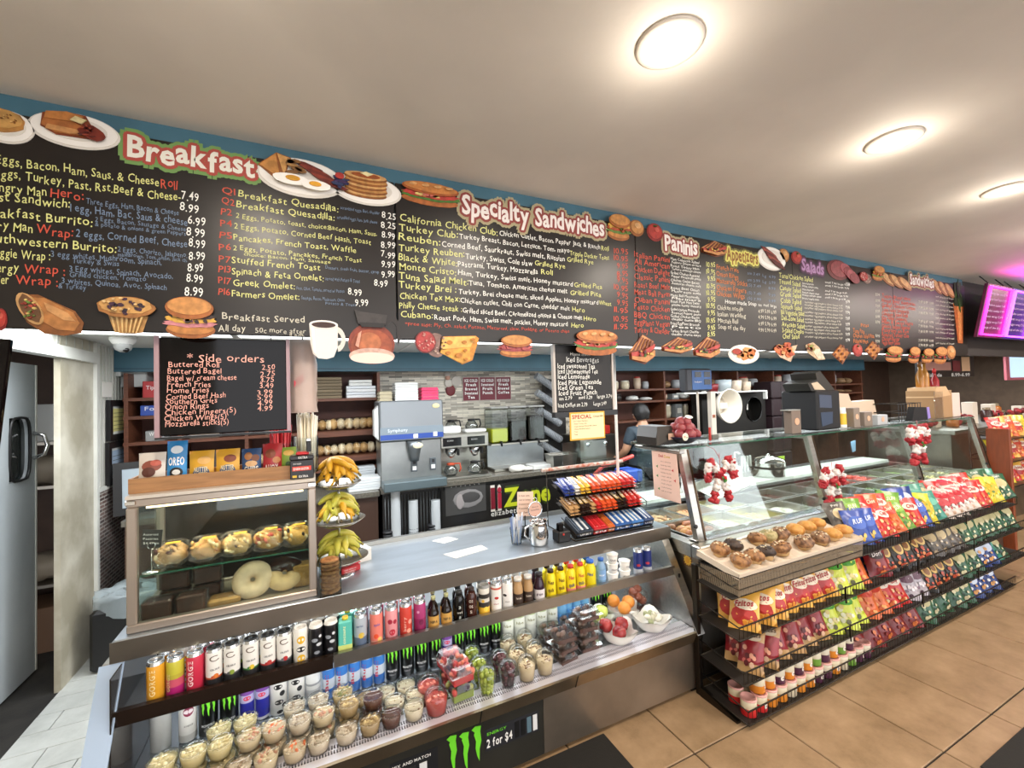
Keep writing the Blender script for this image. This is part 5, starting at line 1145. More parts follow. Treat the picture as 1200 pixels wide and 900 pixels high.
# pastries on the glass shelf
PBOX = [(-.505, '#caa06a', '#5a2a2c', 'danish with dark berry jam'), (-.39, '#d8a55c', '#b5682e', 'danish with peach topping'), (-.285, '#dcb878', '#5c4a5a', 'crumb danish with blueberries'), (-.175, '#d9a861', '#c04a3c', 'crumb danish with red jam'), (-.07, '#e0b25a', '#2e1c18', 'black-striped cream pastry')]
def pastry(i, x, base, top, nm):
    t = thing('wrapped_pastry', 'wrapped %s, %s, pastry case shelf' % (nm, on(i)), 'pastry', (x, 2.085, 1.0317 + .001 * i), .1, 'wrapped pastries on the glass shelf')
    t.rotation_euler = (-.0, 0, .05)
    g = G().ell((0, 0, .040), (.052, .044, .038), mat('dough_%d' % i, base, .55, noise=.25, nscale=25, bump=.5, bscale=60), 16, 10, wob=.40, seed=i); g.build('pastry_dough', t)
    g = G(); rn = random.Random(i + 40)
    for k in range(34): g.ell((rn.uniform(-.042, .042), rn.uniform(-.044, .01), .054 + rn.uniform(-.03, .022)), (.011, .008, .006), c(rn.choice([base, top, '#ecdcb0']), .5), 6, 4, rot=(rn.random() * 3,) * 3)
    g.build('topping', t)
    g = G().bbox(-.054, .054, -.05, .05, .0, .088, film, .014); g.build('film_wrap', t)
    G().box(-.012, .034, -.03, -.01, .0885, .0892, c('#e8b82a', .5)).build('price_sticker', t)
for i, (x, b_, tp, nm) in enumerate(PBOX): pastry(i, x, b_, tp, nm)
pastry_back = [(-.06, '#dcae5c', '#3a241c')]
# chocolate slices, donuts and cake slices on the base
cb = thing('brownie_slice', 'x', 'pastry'); G().bbox(-.046, .046, -.03, .03, .0, .066, mat('chocolate_cake', '#4a2618', .45, noise=.4, nscale=30, bump=.4), .006).build('cake', cb); G().bbox(-.049, .049, -.034, .034, -.0005, .070, film, .006).build('film_wrap', cb)
P = Proto(cb); Gp = 'wrapped brownies in the pastry case'; zb = .8555
for k, (x, y, nm, z) in enumerate(((-.535, 2.05, 'front left', 0), (-.432, 2.05, 'front right', 0), (-.50, 2.135, 'rear left', 0), (-.395, 2.135, 'rear right', 0), (-.50, 2.135, 'rear left, upper', .0715), (-.395, 2.135, 'rear right, upper', .0715))): P.put((x, y, zb + z), (0, 0, .06 * (k % 3 - 1)), 'film-wrapped dark brownie, %s, in the pastry case' % nm, Gp)
t = thing('cake_slice', 'flat wrapped slice of golden crumb cake between brownies and donuts', 'pastry', (-.325, 2.06, zb)); G().bbox(-.055, .055, -.035, .035, 0, .03, mat('golden_cake', '#c99a55', .6, noise=.3, nscale=30, bump=.4), .008).build('cake', t); G().box(-.058, .058, -.038, .038, -.0003, .033, film).build('film_wrap', t)
def donut(nm, col, icing, loc, rot):
    t = thing('donut', nm, 'donut', loc, rot=rot); g = G(); R_, r_ = .041, .033
    def f(u, v): a, b_ = u * 2 * math.pi, v * 2 * math.pi; return ((R_ + r_ * math.cos(b_)) * math.cos(a), (R_ + r_ * math.cos(b_)) * math.sin(a), r_ * .85 * math.sin(b_))
    g.grid(f, 24, 12, mat('donut_' + col, col, .6, noise=.15, nscale=30)); g.build('dough', t)
    if icing:
        g = G(); g.grid(lambda u, v: ((R_ + (r_ + .002) * math.cos(.15 + v * 2.6)) * math.cos(u * 3.3 - .08), (R_ + (r_ + .002) * math.cos(.15 + v * 2.6)) * math.sin(u * 3.3 - .08), (r_ * .85 + .002) * math.sin(.15 + v * 2.6)), 24, 6, c(icing, .2)); g.build('icing', t)
    return t
donut('large pale sugared donut leaning upright in the pastry case', '#d9bd9a', None, (-.232, 2.07, zb + .068), (R(62), 0, 0))
donut('donut half dipped in glossy dark chocolate, right of the sugared donut', '#d8b684', '#2a120c', (-.118, 2.09, zb + .064), (R(48), R(10), 0))
t = thing('cake_slice', 'wrapped yellow pound cake block at the right end of the pastry case', 'pastry', (-.05, 2.10, zb)); G().bbox(-.035, .035, -.035, .035, 0, .09, mat('pound_cake', '#cfa050', .6, noise=.3, nscale=40, bump=.3), .006).build('cake', t); G().box(-.038, .038, -.038, .038, -.0003, .094, film).build('film_wrap', t)
t = thing('price_sign', 'small black price sign on a wire stand at the left of the pastry case shelf', 'sign', (-.55, 2.03, 1.032)); G().lathe([(.028, 0), (.028, .003), (.004, .006)], chrome, 16).build('base', t)
G().tube([(0, 0, .004), (0, 0, .085)] + [(.012 * math.sin(a * .6), 0, .097 - .012 * math.cos(a * .6)) for a in range(11)], .0014, chrome, 6).build('wire_stem', t)
G().prism([(-.032, 0, .095), (.028, 0, .085), (.034, 0, .150), (-.026, 0, .160)], (0, .002, 0), black).build('sign_card', t)
g = G(); [g.text(s_, lambda a, b, k=k: (-.024 + a, -.0006, .138 - k * .016 - a * .15 + b), .008, white, width=w_) for k, (s_, w_) in enumerate((('Assorted', .044), ('Pastries', .044), ('$4.49 ea', .046)))]; g.build('lettering', t)
# ---------------------------------------------------------------- snack tray on the roof
zt = .8405 + .487 + .0005
tr_ = thing('snack_tray', 'long shallow oak tray on top of the pastry case', 'tray', (-.32, 2.10, zt))
G().box(-.285, .285, -.075, .075, 0, .006, wood_l).box(-.285, .285, -.083, -.075, 0, .055, wood_l).box(-.285, .285, .075, .083, 0, .055, wood_l).box(-.293, -.285, -.083, .083, 0, .055, wood_l).box(.285, .293, -.083, .083, 0, .055, wood_l).build('tray', tr_)
def packet(g, w, h, d, m, mt=None):
    def f(s): return lambda u, v: ((u - .5) * w * (1 - .05 * math.sin(math.pi * v)), s * d * (math.sin(math.pi * u) ** .5 * math.sin(math.pi * min(max((v - .06) / .88, 0), 1)) ** .6), v * h)
    g.grid(f(-1), 6, 8, m, mf=mt).grid(f(1), 6, 8, m); return g
def snack(name, label, x, w, h, d, base, decs, group=None, y=2.075, lean=-.12, z=None, cat='snack', rz=0):
    t = packet(G(), w, h, d, c(base, .3) if isinstance(base, str) else base); o = t.build(name, None, label, cat, group, (x, y, zt + .0065 if z is None else z), (lean, 0, rz))
    g = G(); fr = lambda a, b: (a * w, -d * (math.sin(math.pi * min(max(a + .5, 0), 1)) ** .5) * math.sin(math.pi * min(max((b - .06) / .88, 0), 1)) ** .6 - .0012, b * h)
    for k, dd in enumerate(decs):
        if dd[0] == 'e':
            _, cx, cz, rx, rz_, col = dd; n = 14; P_ = [fr(cx, cz)] + [fr(cx + rx * math.cos(6.2832 * q / n), cz + rz_ * math.sin(6.2832 * q / n)) for q in range(n)]; P_ = [(p[0], p[1] - .0008 * k, p[2]) for p in P_]; g.add(P_, [(0, q + 1, (q + 1) % n + 1) for q in range(n)], c(col, .4))
        else: _, s_, cx, cz, hh, col, ww = dd; g.text(s_, lambda a, b: tuple(v - (.0008 * k + .0004) * (i == 1) for i, v in enumerate(fr(cx + a / w, cz + b / h))), hh, c(col, .4), width=ww, off=.03, center=True)
    g.build('pack_print', o); return o
snack('cookie_packet', 'cream cookie packet with brown wafer picture, left end of the oak tray', -.56, .085, .135, .012, '#d9cfc2', [('e', 0, .62, .36, .16, '#8a4a3a'), ('e', -.1, .45, .25, .14, '#5a3024'), ('e', .15, .7, .2, .09, '#b85a4a')])
snack('cookie_packet', 'blue cookie packet with a dark cookie face, on the oak tray', -.483, .066, .175, .014, '#2f8ac8', [('e', 0, .8, .3, .09, '#e6eef4'), ('t', 'OREO', 0, .46, .03, '#f4f4f4', .05), ('e', 0, .30, .32, .11, '#22201f'), ('e', 0, .30, .2, .06, '#e6e6e0'), ('e', -.1, .12, .3, .05, '#7ac0e4')])
for k, x in enumerate((-.403, -.315)): snack('cookie_packet', 'yellow biscuit packet with blue box, %s one of two on the oak tray' % ['left', 'right'][k], x, .084, .13, .012, '#d6a02e', [('e', .1, .70, .26, .12, ['#d8a860', '#7a3a1e'][k]), ('e', 0, .30, .33, .22, '#2f4e7c'), ('t', 'NUTTER', 0, .36, .018, '#e8d8b0', .045), ('t', 'BUTTER', 0, .2, .018, '#e8d8b0', .045)])
snack('cookie_packet', 'blue and brown chocolate-chip cookie packet on the oak tray', -.232, .072, .125, .014, '#2c4a74', [('e', -.15, .75, .2, .13, '#9a6438'), ('e', .2, .68, .2, .12, '#6a3a22'), ('e', 0, .5, .3, .10, '#caa070'), ('t', 'CHIPS', 0, .25, .02, '#f0ece4', .05)])
snack('cookie_packet', 'red chewy cookie packet on the oak tray', -.155, .075, .14, .016, '#a82c30', [('e', -.1, .7, .26, .14, '#7a3a22'), ('e', .2, .5, .2, .1, '#b87a4a'), ('t', 'AHOY', -.05, .2, .024, '#f0e0d8', .05)])
snack('granola_packet', 'green and gold packet behind the battery box', -.095, .06, .12, .014, '#7c9a3a', [('e', 0, .8, .35, .1, '#c8a04a'), ('e', 0, .4, .2, .1, '#3a5a2a')])
bb = thing('battery_box', 'black battery box with a red lettered stripe, at the right end of the pastry case', 'box', (-.042, 2.02, zt)); G().bbox(-.045, .045, -.03, .03, 0, .078, c('#181414', .3), .003).build('box', bb)
g = G(); g.box(-.036, .034, -.032, -.0305, .034, .052, c('#d8402c', .4)); g.text('ENERGIZER', lambda a, b: (-.032 + a, -.0335, .038 + b), .009, white, width=.058, off=.02).text('EXTRA', lambda a, b: (-.012 + a, -.0325, .006 + b), .009, white, width=.034, off=.02).text('POWER', lambda a, b: (-.032 + a, -.0325, .060 + b), .006, white, width=.03)
g.box(-.036, -.02, -.0318, -.0305, .007, .016, c('#d8b02c', .4)); g.build('box_print', bb)
b2 = thing('battery_box', 'flatter black box with red lid lying on the battery box', 'box', (-.045, 2.02, zt + .0785)); G().bbox(-.043, .048, -.03, .03, 0, .018, c('#1c1614', .3), .003).build('box', b2); G().bbox(-.02, .03, -.02, .025, .0182, .03, c('#c8262a', .3), .004).build('red_lid', b2)
G().text('EXTRA', lambda a, b: (-.01 + a, -.0312, .005 + b), .009, white, width=.034, off=.02).build('box_print', b2)
lc = thing('lighter', 'black lighter standing on the small box at the top right of the pastry case', 'lighter', (-.015, 2.0, zt + .109)); G().bbox(-.009, .009, -.006, .006, 0, .045, black, .002).build('body', lc); G().bbox(-.008, .006, -.005, .005, .045, .055, chrome, .001).build('lighter_head', lc)
# straw cups
def straws(name, label, x, cols, n, h, rr, hc):
    t = thing(name, label, 'straw holder', (x, 2.17, zt))
    G().lathe([(rr, 0), (rr, .004)], acryl, 20).lathe([(rr, .004), (rr * 1.02, hc)], acryl, 20, capb=False, capt=False).build('clear_cup', t)
    rn = random.Random(3)
    for k in range(n):
        a = rn.random() * 6.28; q = math.sqrt(rn.random()) * (rr - .01); x0, y0 = q * math.cos(a), q * math.sin(a); hh = h * rn.uniform(.93, 1.05)
        G().tube([(x0 * .9, y0 * .9, .006), (x0 * 1.15 + rn.uniform(-.006, .006), y0 * 1.15, hh)], .0042, c(cols[k % len(cols)], .35), 7).build('straw', t)
straws('straw_cup', 'clear cup full of red drinking straws on the pastry case', -.135, ['#d8303a', '#e04a4e', '#b82430'], 40, .225, .05, .14)
straws('straw_cup', 'clear cup full of white paper-wrapped straws at the right of the pastry case', -.028, ['#e6ddc8', '#ded2b4', '#efe8d8'], 46, .26, .05, .16)
# hanging clear sleeve of cups / bags
t = thing('hanging_bag', 'clear plastic sleeve with pink and white packs hanging below the menu board', 'bag', (-.035, 2.1, 1.60))
def f(u, v):
    rn = random.Random(int(u * 10) * 7 + int(v * 12)); a = u * 6.2832
    return ((.052 + .008 * rn.random()) * math.cos(a), (.03 + .008 * rn.random()) * math.sin(a), .32 * v)
G().grid(f, 10, 12, mat('milky_film', '#d8c4b8', .2, alpha=.55, bump=.5)).build('film', t)
G().bbox(-.04, .04, -.018, .018, .002, .30, c('#cfb4a6', .5), .01).build('paper_sleeve', t)
G().prism([(-.035, -.026, .11), (.005, -.026, .14), (.0, -.026, .17), (-.035, -.026, .14)], (0, .003, 0), c('#c83040', .4)).build('red_label', t)
G().tube([(0, 0, .30), (0, 0, .335)], .003, wire, 5).build('hook', t)
# ---------------------------------------------------------------- banana stand
bs = thing('banana_stand', 'three-tier wire stand of shallow metal dishes for bananas', 'stand', (.105, 2.17, .8405))
G().tube([(0, 0, 0.004), (0, 0, .50)], .005, chrome, 8).build('stem', bs)
G().lathe([(.07, 0), (.065, .006), (.01, .012)], chrome, 20).build('base', bs)
for z, r in ((.06, .125), (.235, .115), (.405, .10)): G().lathe([(.01, z), (r * .7, z + .004), (r, z + .022), (r + .003, z + .022), (r * .7, z), (.01, z - .003)], mat('silver_dish', '#a8a298', .25, .9), 26, capb=False, capt=False).build('dish', bs)
def banana(name='banana'):
    pts = []; rr = []
    for k in range(11):
        a = -.95 + 1.9 * k / 10; pts.append((.105 * math.sin(a), 0, .105 * (1 - math.cos(a)) ))
        q = k / 10; rr.append(.004 if k in (0,) else .0055 if k == 1 else .017 * (math.sin(math.pi * min(max((q - .06) / .9, .02), 1)) ** .45))
    return G().tube(pts, .015, None, 7, rr=rr)
def ban(m, nm):
    g = G(); g.tube = G.tube.__get__(g)
    pts = []; rr = []
    for k in range(12):
        a = -.95 + 1.9 * k / 11; pts.append((.105 * math.sin(a), 0, .105 * (math.cos(a) - .58))); q = k / 11
        rr.append(.005 if k < 2 else .0175 * (math.sin(math.pi * min(.12 + .84 * (q - .1) / .9, .985)) ** .5))
    g.tube(pts, .015, m, 7, rr=rr); o = g.build('banana'); G().tube([pts[0], (pts[0][0] - .008, 0, pts[0][2] - .012)], .0055, c('#7a6a2c', .6), 6).build('banana_stem', o); G().tube([pts[-1], (pts[-1][0] + .003, 0, pts[-1][2] - .004)], .004, c('#2c2012', .6), 6).build('banana_tip', o); return o
by = Proto(ban(mat('ripe_banana', '#d9a428', .45, noise=.25, nscale=25), 0)); bg_ = Proto(ban(mat('green_banana', '#a5a63a', .45, col2='#c2b448', nscale=14), 0))
rn = random.Random(11)
for tier, (z, n, P, nm, R_) in enumerate(((.09, 11, bg_, 'green banana', .055), (.265, 12, bg_, 'yellow-green banana', .05), (.435, 13, by, 'ripe yellow banana', .045))):
    for k in range(n):
        lay = k // 5; a = (k % 5) * 1.257 + lay * .6 + .4
        PP = by if (tier == 1 and k % 3 == 0) else P
        nm_ = nm if PP is P else 'yellower banana'
        PP.put((.105 + R_ * .62 * math.cos(a) * (1 - .2 * lay), 2.17 + R_ * .62 * math.sin(a) * (1 - .2 * lay), .8405 + z + lay * .026), (rn.uniform(-.35, .35), rn.uniform(-.15, .15), a + 1.57 + rn.uniform(-.3, .3)),
               '%s on the %s dish, %s layer, %s' % (nm_, ['lowest', 'middle', 'top'][tier], ['bottom', 'middle', 'top'][lay], ['right', 'far right', 'far left', 'left', 'near side'][k % 5]), nm_ + 's on the %s dish' % ['lowest', 'middle', 'top'][tier])
for o in [o for o in C.objects if o.name.split('.')[0] == 'banana']:
    o['category'] = 'banana'
# cookie jar, napkins, red box
cj = thing('cookie_box', 'clear acrylic box with a stack of round cookies beside the banana stand', 'box', (.058, 1.99, .8405))
g = G(); a_ = .042; g.box(-a_, a_, -a_, a_, 0, .003, acryl).box(-a_, a_, -a_, -a_ + .002, .003, .14, acryl).box(-a_, a_, a_ - .002, a_, .003, .14, acryl).box(-a_, -a_ + .002, -a_, a_, .003, .14, acryl).box(a_ - .002, a_, -a_, a_, .003, .14, acryl); g.build('clear_box', cj)
ckp = Proto(G().lathe([(.034, 0), (.038, .004), (.037, .010), (.026, .0145), (0, .015)], mat('cookie_dough', '#b8824c', .65, col2='#8a5630', nscale=60, bump=.5), 16).build('cookie'))
for k in range(9): ckp.put((.058 + random.uniform(-.004, .004), 1.99 + random.uniform(-.004, .004), .8445 + k * .0155), (random.uniform(-.05, .05), random.uniform(-.05, .05), k), 'round brown cookie in the clear box, %s from the bottom' % (ORD[k] if k else 'first'), 'cookies in the clear box')
for o in [o for o in C.objects if o.name.split('.')[0] == 'cookie']: o['category'] = 'cookie'
nk = thing('napkin_stack', 'stack of folded white napkins behind the red box', 'napkins', (.20, 2.31, .8405), .3); g = G()
for k in range(14): g.box(-.05 + .001 * (k % 3), .05 + .001 * (k % 2), -.04, .04 + .001 * (k % 3), k * .0042, k * .0042 + .0036, paper)
g.build('napkins', nk); nk['kind'] = 'thing'; del nk['kind']
t = thing('red_box', 'small red box with white lettering on the counter', 'box', (.145, 2.19, .8405), .35); G().bbox(-.045, .045, -.03, .03, 0, .028, c('#b8242a', .35), .003).build('box', t); G().text('THE SPREAD', lambda a, b: (-.035 + a, -.0308, .015 + b), .006, white, width=.06).text('BE KIND', lambda a, b: (-.03 + a, -.0308, .005 + b), .006, white, width=.05).build('box_print', t)
G().box(-.03, .055, -.01, .015, .0282, .031, c('#c83038', .35)).build('box_flap', t)
G().prism([(.60, 2.40, .8405), (.70, 2.43, .8405), (.74, 2.36, .8405), (.65, 2.33, .8405)], (0, 0, .0012), paper).build('paper_slip', None, 'small square white paper slip taped on the counter, the farther one', 'paper')
G().prism([(.60, 2.17, .8405), (.82, 2.20, .8405), (.83, 2.13, .8405), (.64, 2.085, .8405), (.625, 2.115, .8405)], (0, 0, .0012), mat('torn_label', '#dcd8d0', .8)).build('paper_slip', None, 'long torn white paper strip stuck on the counter, the nearer one', 'paper')
# ---------------------------------------------------------------- pitcher, sign cards, lollipop cup
t = thing('steel_pitcher', 'polished stainless steel milk pitcher on the counter', 'pitcher', (1.10, 2.06, .8405))
G().lathe([(.042, 0), (.050, .006), (.054, .05), (.050, .10), (.047, .118), (.050, .126), (.046, .126), (.043, .118), (.047, .06), (.044, .012), (0, .01)], chrome, 28, capt=False).build('pitcher_body', t)
G().tube([(-.046, 0, .11), (-.078, 0, .10), (-.084, 0, .06), (-.052, 0, .03)], .005, chrome, 8).build('handle', t)
G().prism([(.040, -.018, .124), (.062, 0, .132), (.040, .018, .124), (.044, 0, .09)], (0, 0, .002), chrome).build('spout', t)
t = thing('card_sign', 'handwritten cream card clipped upright on a black holder beside the candy rack', 'sign', (1.10, 2.22, .8405), 0)
G().bbox(-.06, .05, -.03, .03, 0, .05, black, .004).build('holder_base', t)
G().tube([(0, 0, .05), (0, 0, .115)], .003, wire, 6).build('stem', t)
G().prism([(-.048, 0, .115), (.052, 0, .105), (.058, 0, .245), (-.044, 0, .255)], (0, .003, 0), c('#e2c4b0', .7)).build('card', t)
g = G(); [g.text(s_, lambda a, b, k=k: (-.036 + a, -.001, .228 - k * .024 - a * .1 + b), .010, c('#5a3a34', .6), width=w_) for k, (s_, w_) in enumerate((('In these cases', .07), ('must not be kept', .075), ('inventory left.', .07), ('If you need', .055), ('a lot. Thank', .055), ('assist', .04)))]; g.build('lettering', t)
t = thing('round_sign', 'small round framed message sign in front of the card sign', 'sign', (1.125, 2.14, .8405), 0)
G().lathe([(.03, 0), (.03, .004), (.004, .008)], black, 14).build('base', t); G().tube([(0, 0, .006), (0, 0, .13)], .003, black, 6).build('stem', t)
g = G(); n = 24; ring = [(.042 * math.cos(6.2832 * k / n), 0, .165 + .042 * math.sin(6.2832 * k / n)) for k in range(n)]; g.tube(ring, .004, chrome, 6, closed=True); g.tube([(.012 * math.cos(6.2832 * k / 12), 0, .219 + .012 * math.sin(6.2832 * k / 12)) for k in range(12)], .002, chrome, 5, closed=True); g.build('frame_ring', t)
G().prism([(p[0] * .95, 0, .165 + (p[2] - .165) * .95) for p in ring], (0, .002, 0), c('#cfa694', .6)).build('sign_disc', t)
g = G(); [g.text(s_, lambda a, b, k=k: (a, -.001, .175 - k * .016 + b), .009, c('#3a3a44', .6), width=w_, center=True) for k, (s_, w_) in enumerate((('Have A', .04), ('Good Day', .055)))]; g.build('lettering', t)
t = thing('stirrer_cup', 'clear cup of wrapped utensils and blue straws beside the pitcher', 'cup', (1.0, 2.13, .8405))
G().lathe([(.028, 0), (.028, .004), (.036, .085)], acryl, 16, capt=False).build('clear_cup', t); rn = random.Random(5)
for k in range(14):
    a = k * .45; G().box(-.005, .005, -.001, .001, 0, rn.uniform(.12, .16), c(['#b8c4dc', '#e6e6ea', '#7a90c0', '#e8dcd4'][k % 4], .4)).xf(Matrix.Translation((.016 * math.cos(a), .016 * math.sin(a), .006)) @ Euler((rn.uniform(-.15, .15), rn.uniform(-.2, .2), a)).to_matrix().to_4x4()).build('wrapped_utensil', t)
# ---------------------------------------------------------------- candy rack
rk = thing('candy_rack', 'three-tier black wire candy rack at the right end of the counter', 'rack', (1.56, 2.12, .8405), -.02)
Wk = .27
tiers = [(.015, -.135, .03), (.115, -.085, .06), (.215, -.035, .09)]      # z, front y offset
g = G()
for sx in (-Wk, Wk): g.tube([(sx, -.14, .006), (sx, .17, .006), (sx, .17, .33)], .004, wire, 6)
g.tube([(-Wk, .17, .33), (Wk, .17, .33)], .004, wire, 6).tube([(-Wk, -.14, .006), (Wk, -.14, .006)], .004, wire, 6)
for k in range(14): x = -Wk + .02 + k * .04; g.tube([(x, .17, .29), (x, .17, .33)], .0018, wire, 4)
g.tube([(-Wk, .17, .29), (Wk, .17, .29)], .003, wire, 5)
g.build('rack_frame', rk)
tierM = []
for z, yf, lift in tiers:
    tilt = R(20); Mx = Matrix.Translation((0, yf, z)) @ Matrix.Rotation(tilt, 4, 'X'); tierM.append(Mx)
    g = G(); g.box(-Wk, Wk, 0, .16, -.003, 0, wire).tube([(-Wk, 0, .0), (-Wk, 0, .028), (Wk, 0, .028), (Wk, 0, 0)], .0025, wire, 5)
    for k in range(19): g.tube([(-Wk + k * .03, 0, 0), (-Wk + k * .03, 0, .028)], .0014, wire, 4)
    g.tube([(-Wk, 0, .028), (-Wk, .16, .028)], .0025, wire, 5).tube([(Wk, 0, .028), (Wk, .16, .028)], .0025, wire, 5)
    g.xf(Mx).build('rack_tier', rk)
G().tube([(-.30, .172, .345), (.30, .165, .352)], .011, mat('striped_pole', '#d8ccc0', .4, col2='#c2694a', nscale=40), 8).build('top_roll', rk)
RKM = Matrix.Translation((1.56, 2.12, .8405)) @ Matrix.Rotation(-.02, 4, 'Z')
def bar(base, acc, txt, w=.032, l=.13, h=.014):
    g = G(); 
    def f(s): return lambda u, v: ((u - .5) * w, (v) * l, h / 2 + s * h / 2 * (math.sin(math.pi * u) ** .4) * (math.sin(math.pi * min(max((v - .04) / .92, 0), 1)) ** .3))
    g.grid(f(1), 4, 7, c(base, .3)).grid(f(-1), 4, 7, c(base, .3)); o = g.build('candy_bar')
    g = G(); g.prism([(-w * .34, l * .2, h + .0006), (w * .34, l * .2, h + .0006), (w * .34, l * .8, h + .0006), (-w * .34, l * .8, h + .0006)], (0, 0, .0006), c(acc, .3)); g.text(txt, lambda a, b: (w * .2 - b * 1.0 - .002, l * .25 + a, h + .0018) if False else (-w * .18 + b * 0 + 0 + b, l * .75 - a, h + .0018), w * .42, c('#f0e8dc', .4), width=l * .5, off=.03); g.build('bar_print', o); return o
BARS = {'r': ('#d8542a', '#e8782e', 'REESE', 'orange'), 'k': ('#c4302c', '#e04838', 'KIT', 'red'), 'y': ('#e0b23a', '#c89024', 'MILK', 'yellow'), 'b': ('#2e3f86', '#4a5aa8', 'MINT', 'blue'), 'w': ('#d8d4cc', '#7a86a8', 'BITE', 'white'), 'd': ('#2a1a16', '#c9a86a', 'DARK', 'dark brown'), 't': ('#b89060', '#7a5028', 'NUT', 'tan')}
BP = {k: Proto(bar(v[0], v[1], v[2])) for k, v in BARS.items()}
for k in BP: BP[k].o['category'] = 'candy bar'
rowsb = [(2, 'bbwyyrrrrrrkkk'), (1, 'ttddtkrrrddkkk'), (0, None)]
for ti, s_ in rowsb:
    if not s_: continue
    for lay in range(3):
        for i, k in enumerate(s_):
            x = -.245 + i * .0372; M_ = RKM @ tierM[ti] @ Matrix.Translation((x + rn.uniform(-.003, .003), .008 + .008 * lay, .001 + lay * .0152)) @ Matrix.Rotation(rn.uniform(-.16, .16), 4, 'Z')
            BP[k].put(M_.translation, M_.to_euler(), '%s-wrapped candy bar, %s, %s layer, %s candy rack tier' % (BARS[k][3], on(i), ['bottom', 'middle', 'top'][lay], ['lower', 'middle', 'top'][ti]), 'candy bars on the %s tier' % ['lower', 'middle', 'top'][ti])
def gum(base, strips, w, nm):
    o = G().bbox(0, w, 0, .15, 0, .034, c(base, .3), .002).build('gum_box'); n = 5
    for k in range(n): G().bbox(w * (.08 + .17 * k), w * (.08 + .17 * k + .14), .012, .14, .0335, .040, c(strips[k % len(strips)], .3), .002).build('gum_pack', o)
    G().text(nm, lambda a, b: (w * .12 + a, -.0008, .008 + b), .016, white, width=w * .75, off=.03).build('box_print', o); return o
x = -.25
for k, (w, base, strips, nm, lab) in enumerate(((.10, '#2c3440', ['#3c4a5c', '#d8dce0'], 'ORBIT', 'dark grey gum display box with silver packs'), (.095, '#b8242a', ['#d8343a', '#c8282c'], 'BIG', 'red gum display box, full of red packs'), (.045, '#c8642c', ['#e08040', '#d87030'], 'FIRE', 'narrow orange gum box between the red and blue boxes'), (.115, '#2a5a9c', ['#dfe4ea', '#3a6ab0'], 'ICE', 'blue and white gum display box'), (.085, '#3470b0', ['#e6e8ea', '#5a8ac0'], 'MINT', 'light blue gum display box with white packs'), (.075, '#24406e', ['#2e4c84', '#c8d0dc'], 'COOL', 'navy gum display box at the right end'))):
    o = gum(base, strips, w, nm); M_ = RKM @ tierM[0] @ Matrix.Translation((x, .006, .0012)); o.location = M_.translation; o.rotation_euler = M_.to_euler(); x += w + .0035
    tag(o, lab + ' on the lowest tier', 'gum box', 'gum boxes on the lowest tier')
t = thing('sanitizer_pump', 'small black card reader with red light between the pitcher and the rack', 'card reader', (1.235, 2.04, .8405)); G().bbox(-.04, .04, -.03, .04, 0, .06, black, .006).build('body', t); G().bbox(-.03, .0, -.02, .01, .06, .10, blackg, .003).build('paper_roll', t); G().ell((-.008, -.031, .045), (.006, .004, .006), c('#d8342a', .3), 8, 5).build('red_button', t)
t.name = 'card_reader'
# ================================================================ deli counter with steam-table pans
dc = thing('deli_counter', 'stainless deli counter with sneeze guard glass and food pans', 'deli counter', (0, 0, 0))
A, B = 1.95, 5.95
G().box(A, B, 1.752, 2.95, .06, .66, steel_d).build('counter_body', dc)
G().box(A - .001, A + .003, 1.76, 2.94, .06, .715, mat('side_panel_steel', '#9d9283', .33, .92, noise=.2, nscale=3, bump=.05)).build('side_panel', dc)
G().box(A + .03, B - .03, 1.80, 2.9, 0, .06, black).build('plinth', dc)
g = G(); g.bbox(A - .012, B + .01, 1.735, 1.80, .70, .772, steel, .006); g.build('front_lip', dc)
G().box(A - .012, A + .06, 1.80, 2.95, .70, .772, steel).build('side_lip', dc)
G().box(B - .05, B + .01, 1.80, 2.95, .70, .772, steel).build('side_lip', dc)
m_white_ledge = mat('white_ledge_steel', '#c9cdd0', .22, .85)
G().box(A + .06, B - .05, 1.80, 1.875, .745, .778, m_white_ledge).build('front_ledge', dc)
G().box(A + .06, B - .05, 2.86, 2.95, .70, .80, m_white_ledge).build('rear_ledge', dc)
G().box(A + .06, B - .05, 1.875, 2.86, .60, .612, steel_d).build('well_floor', dc)
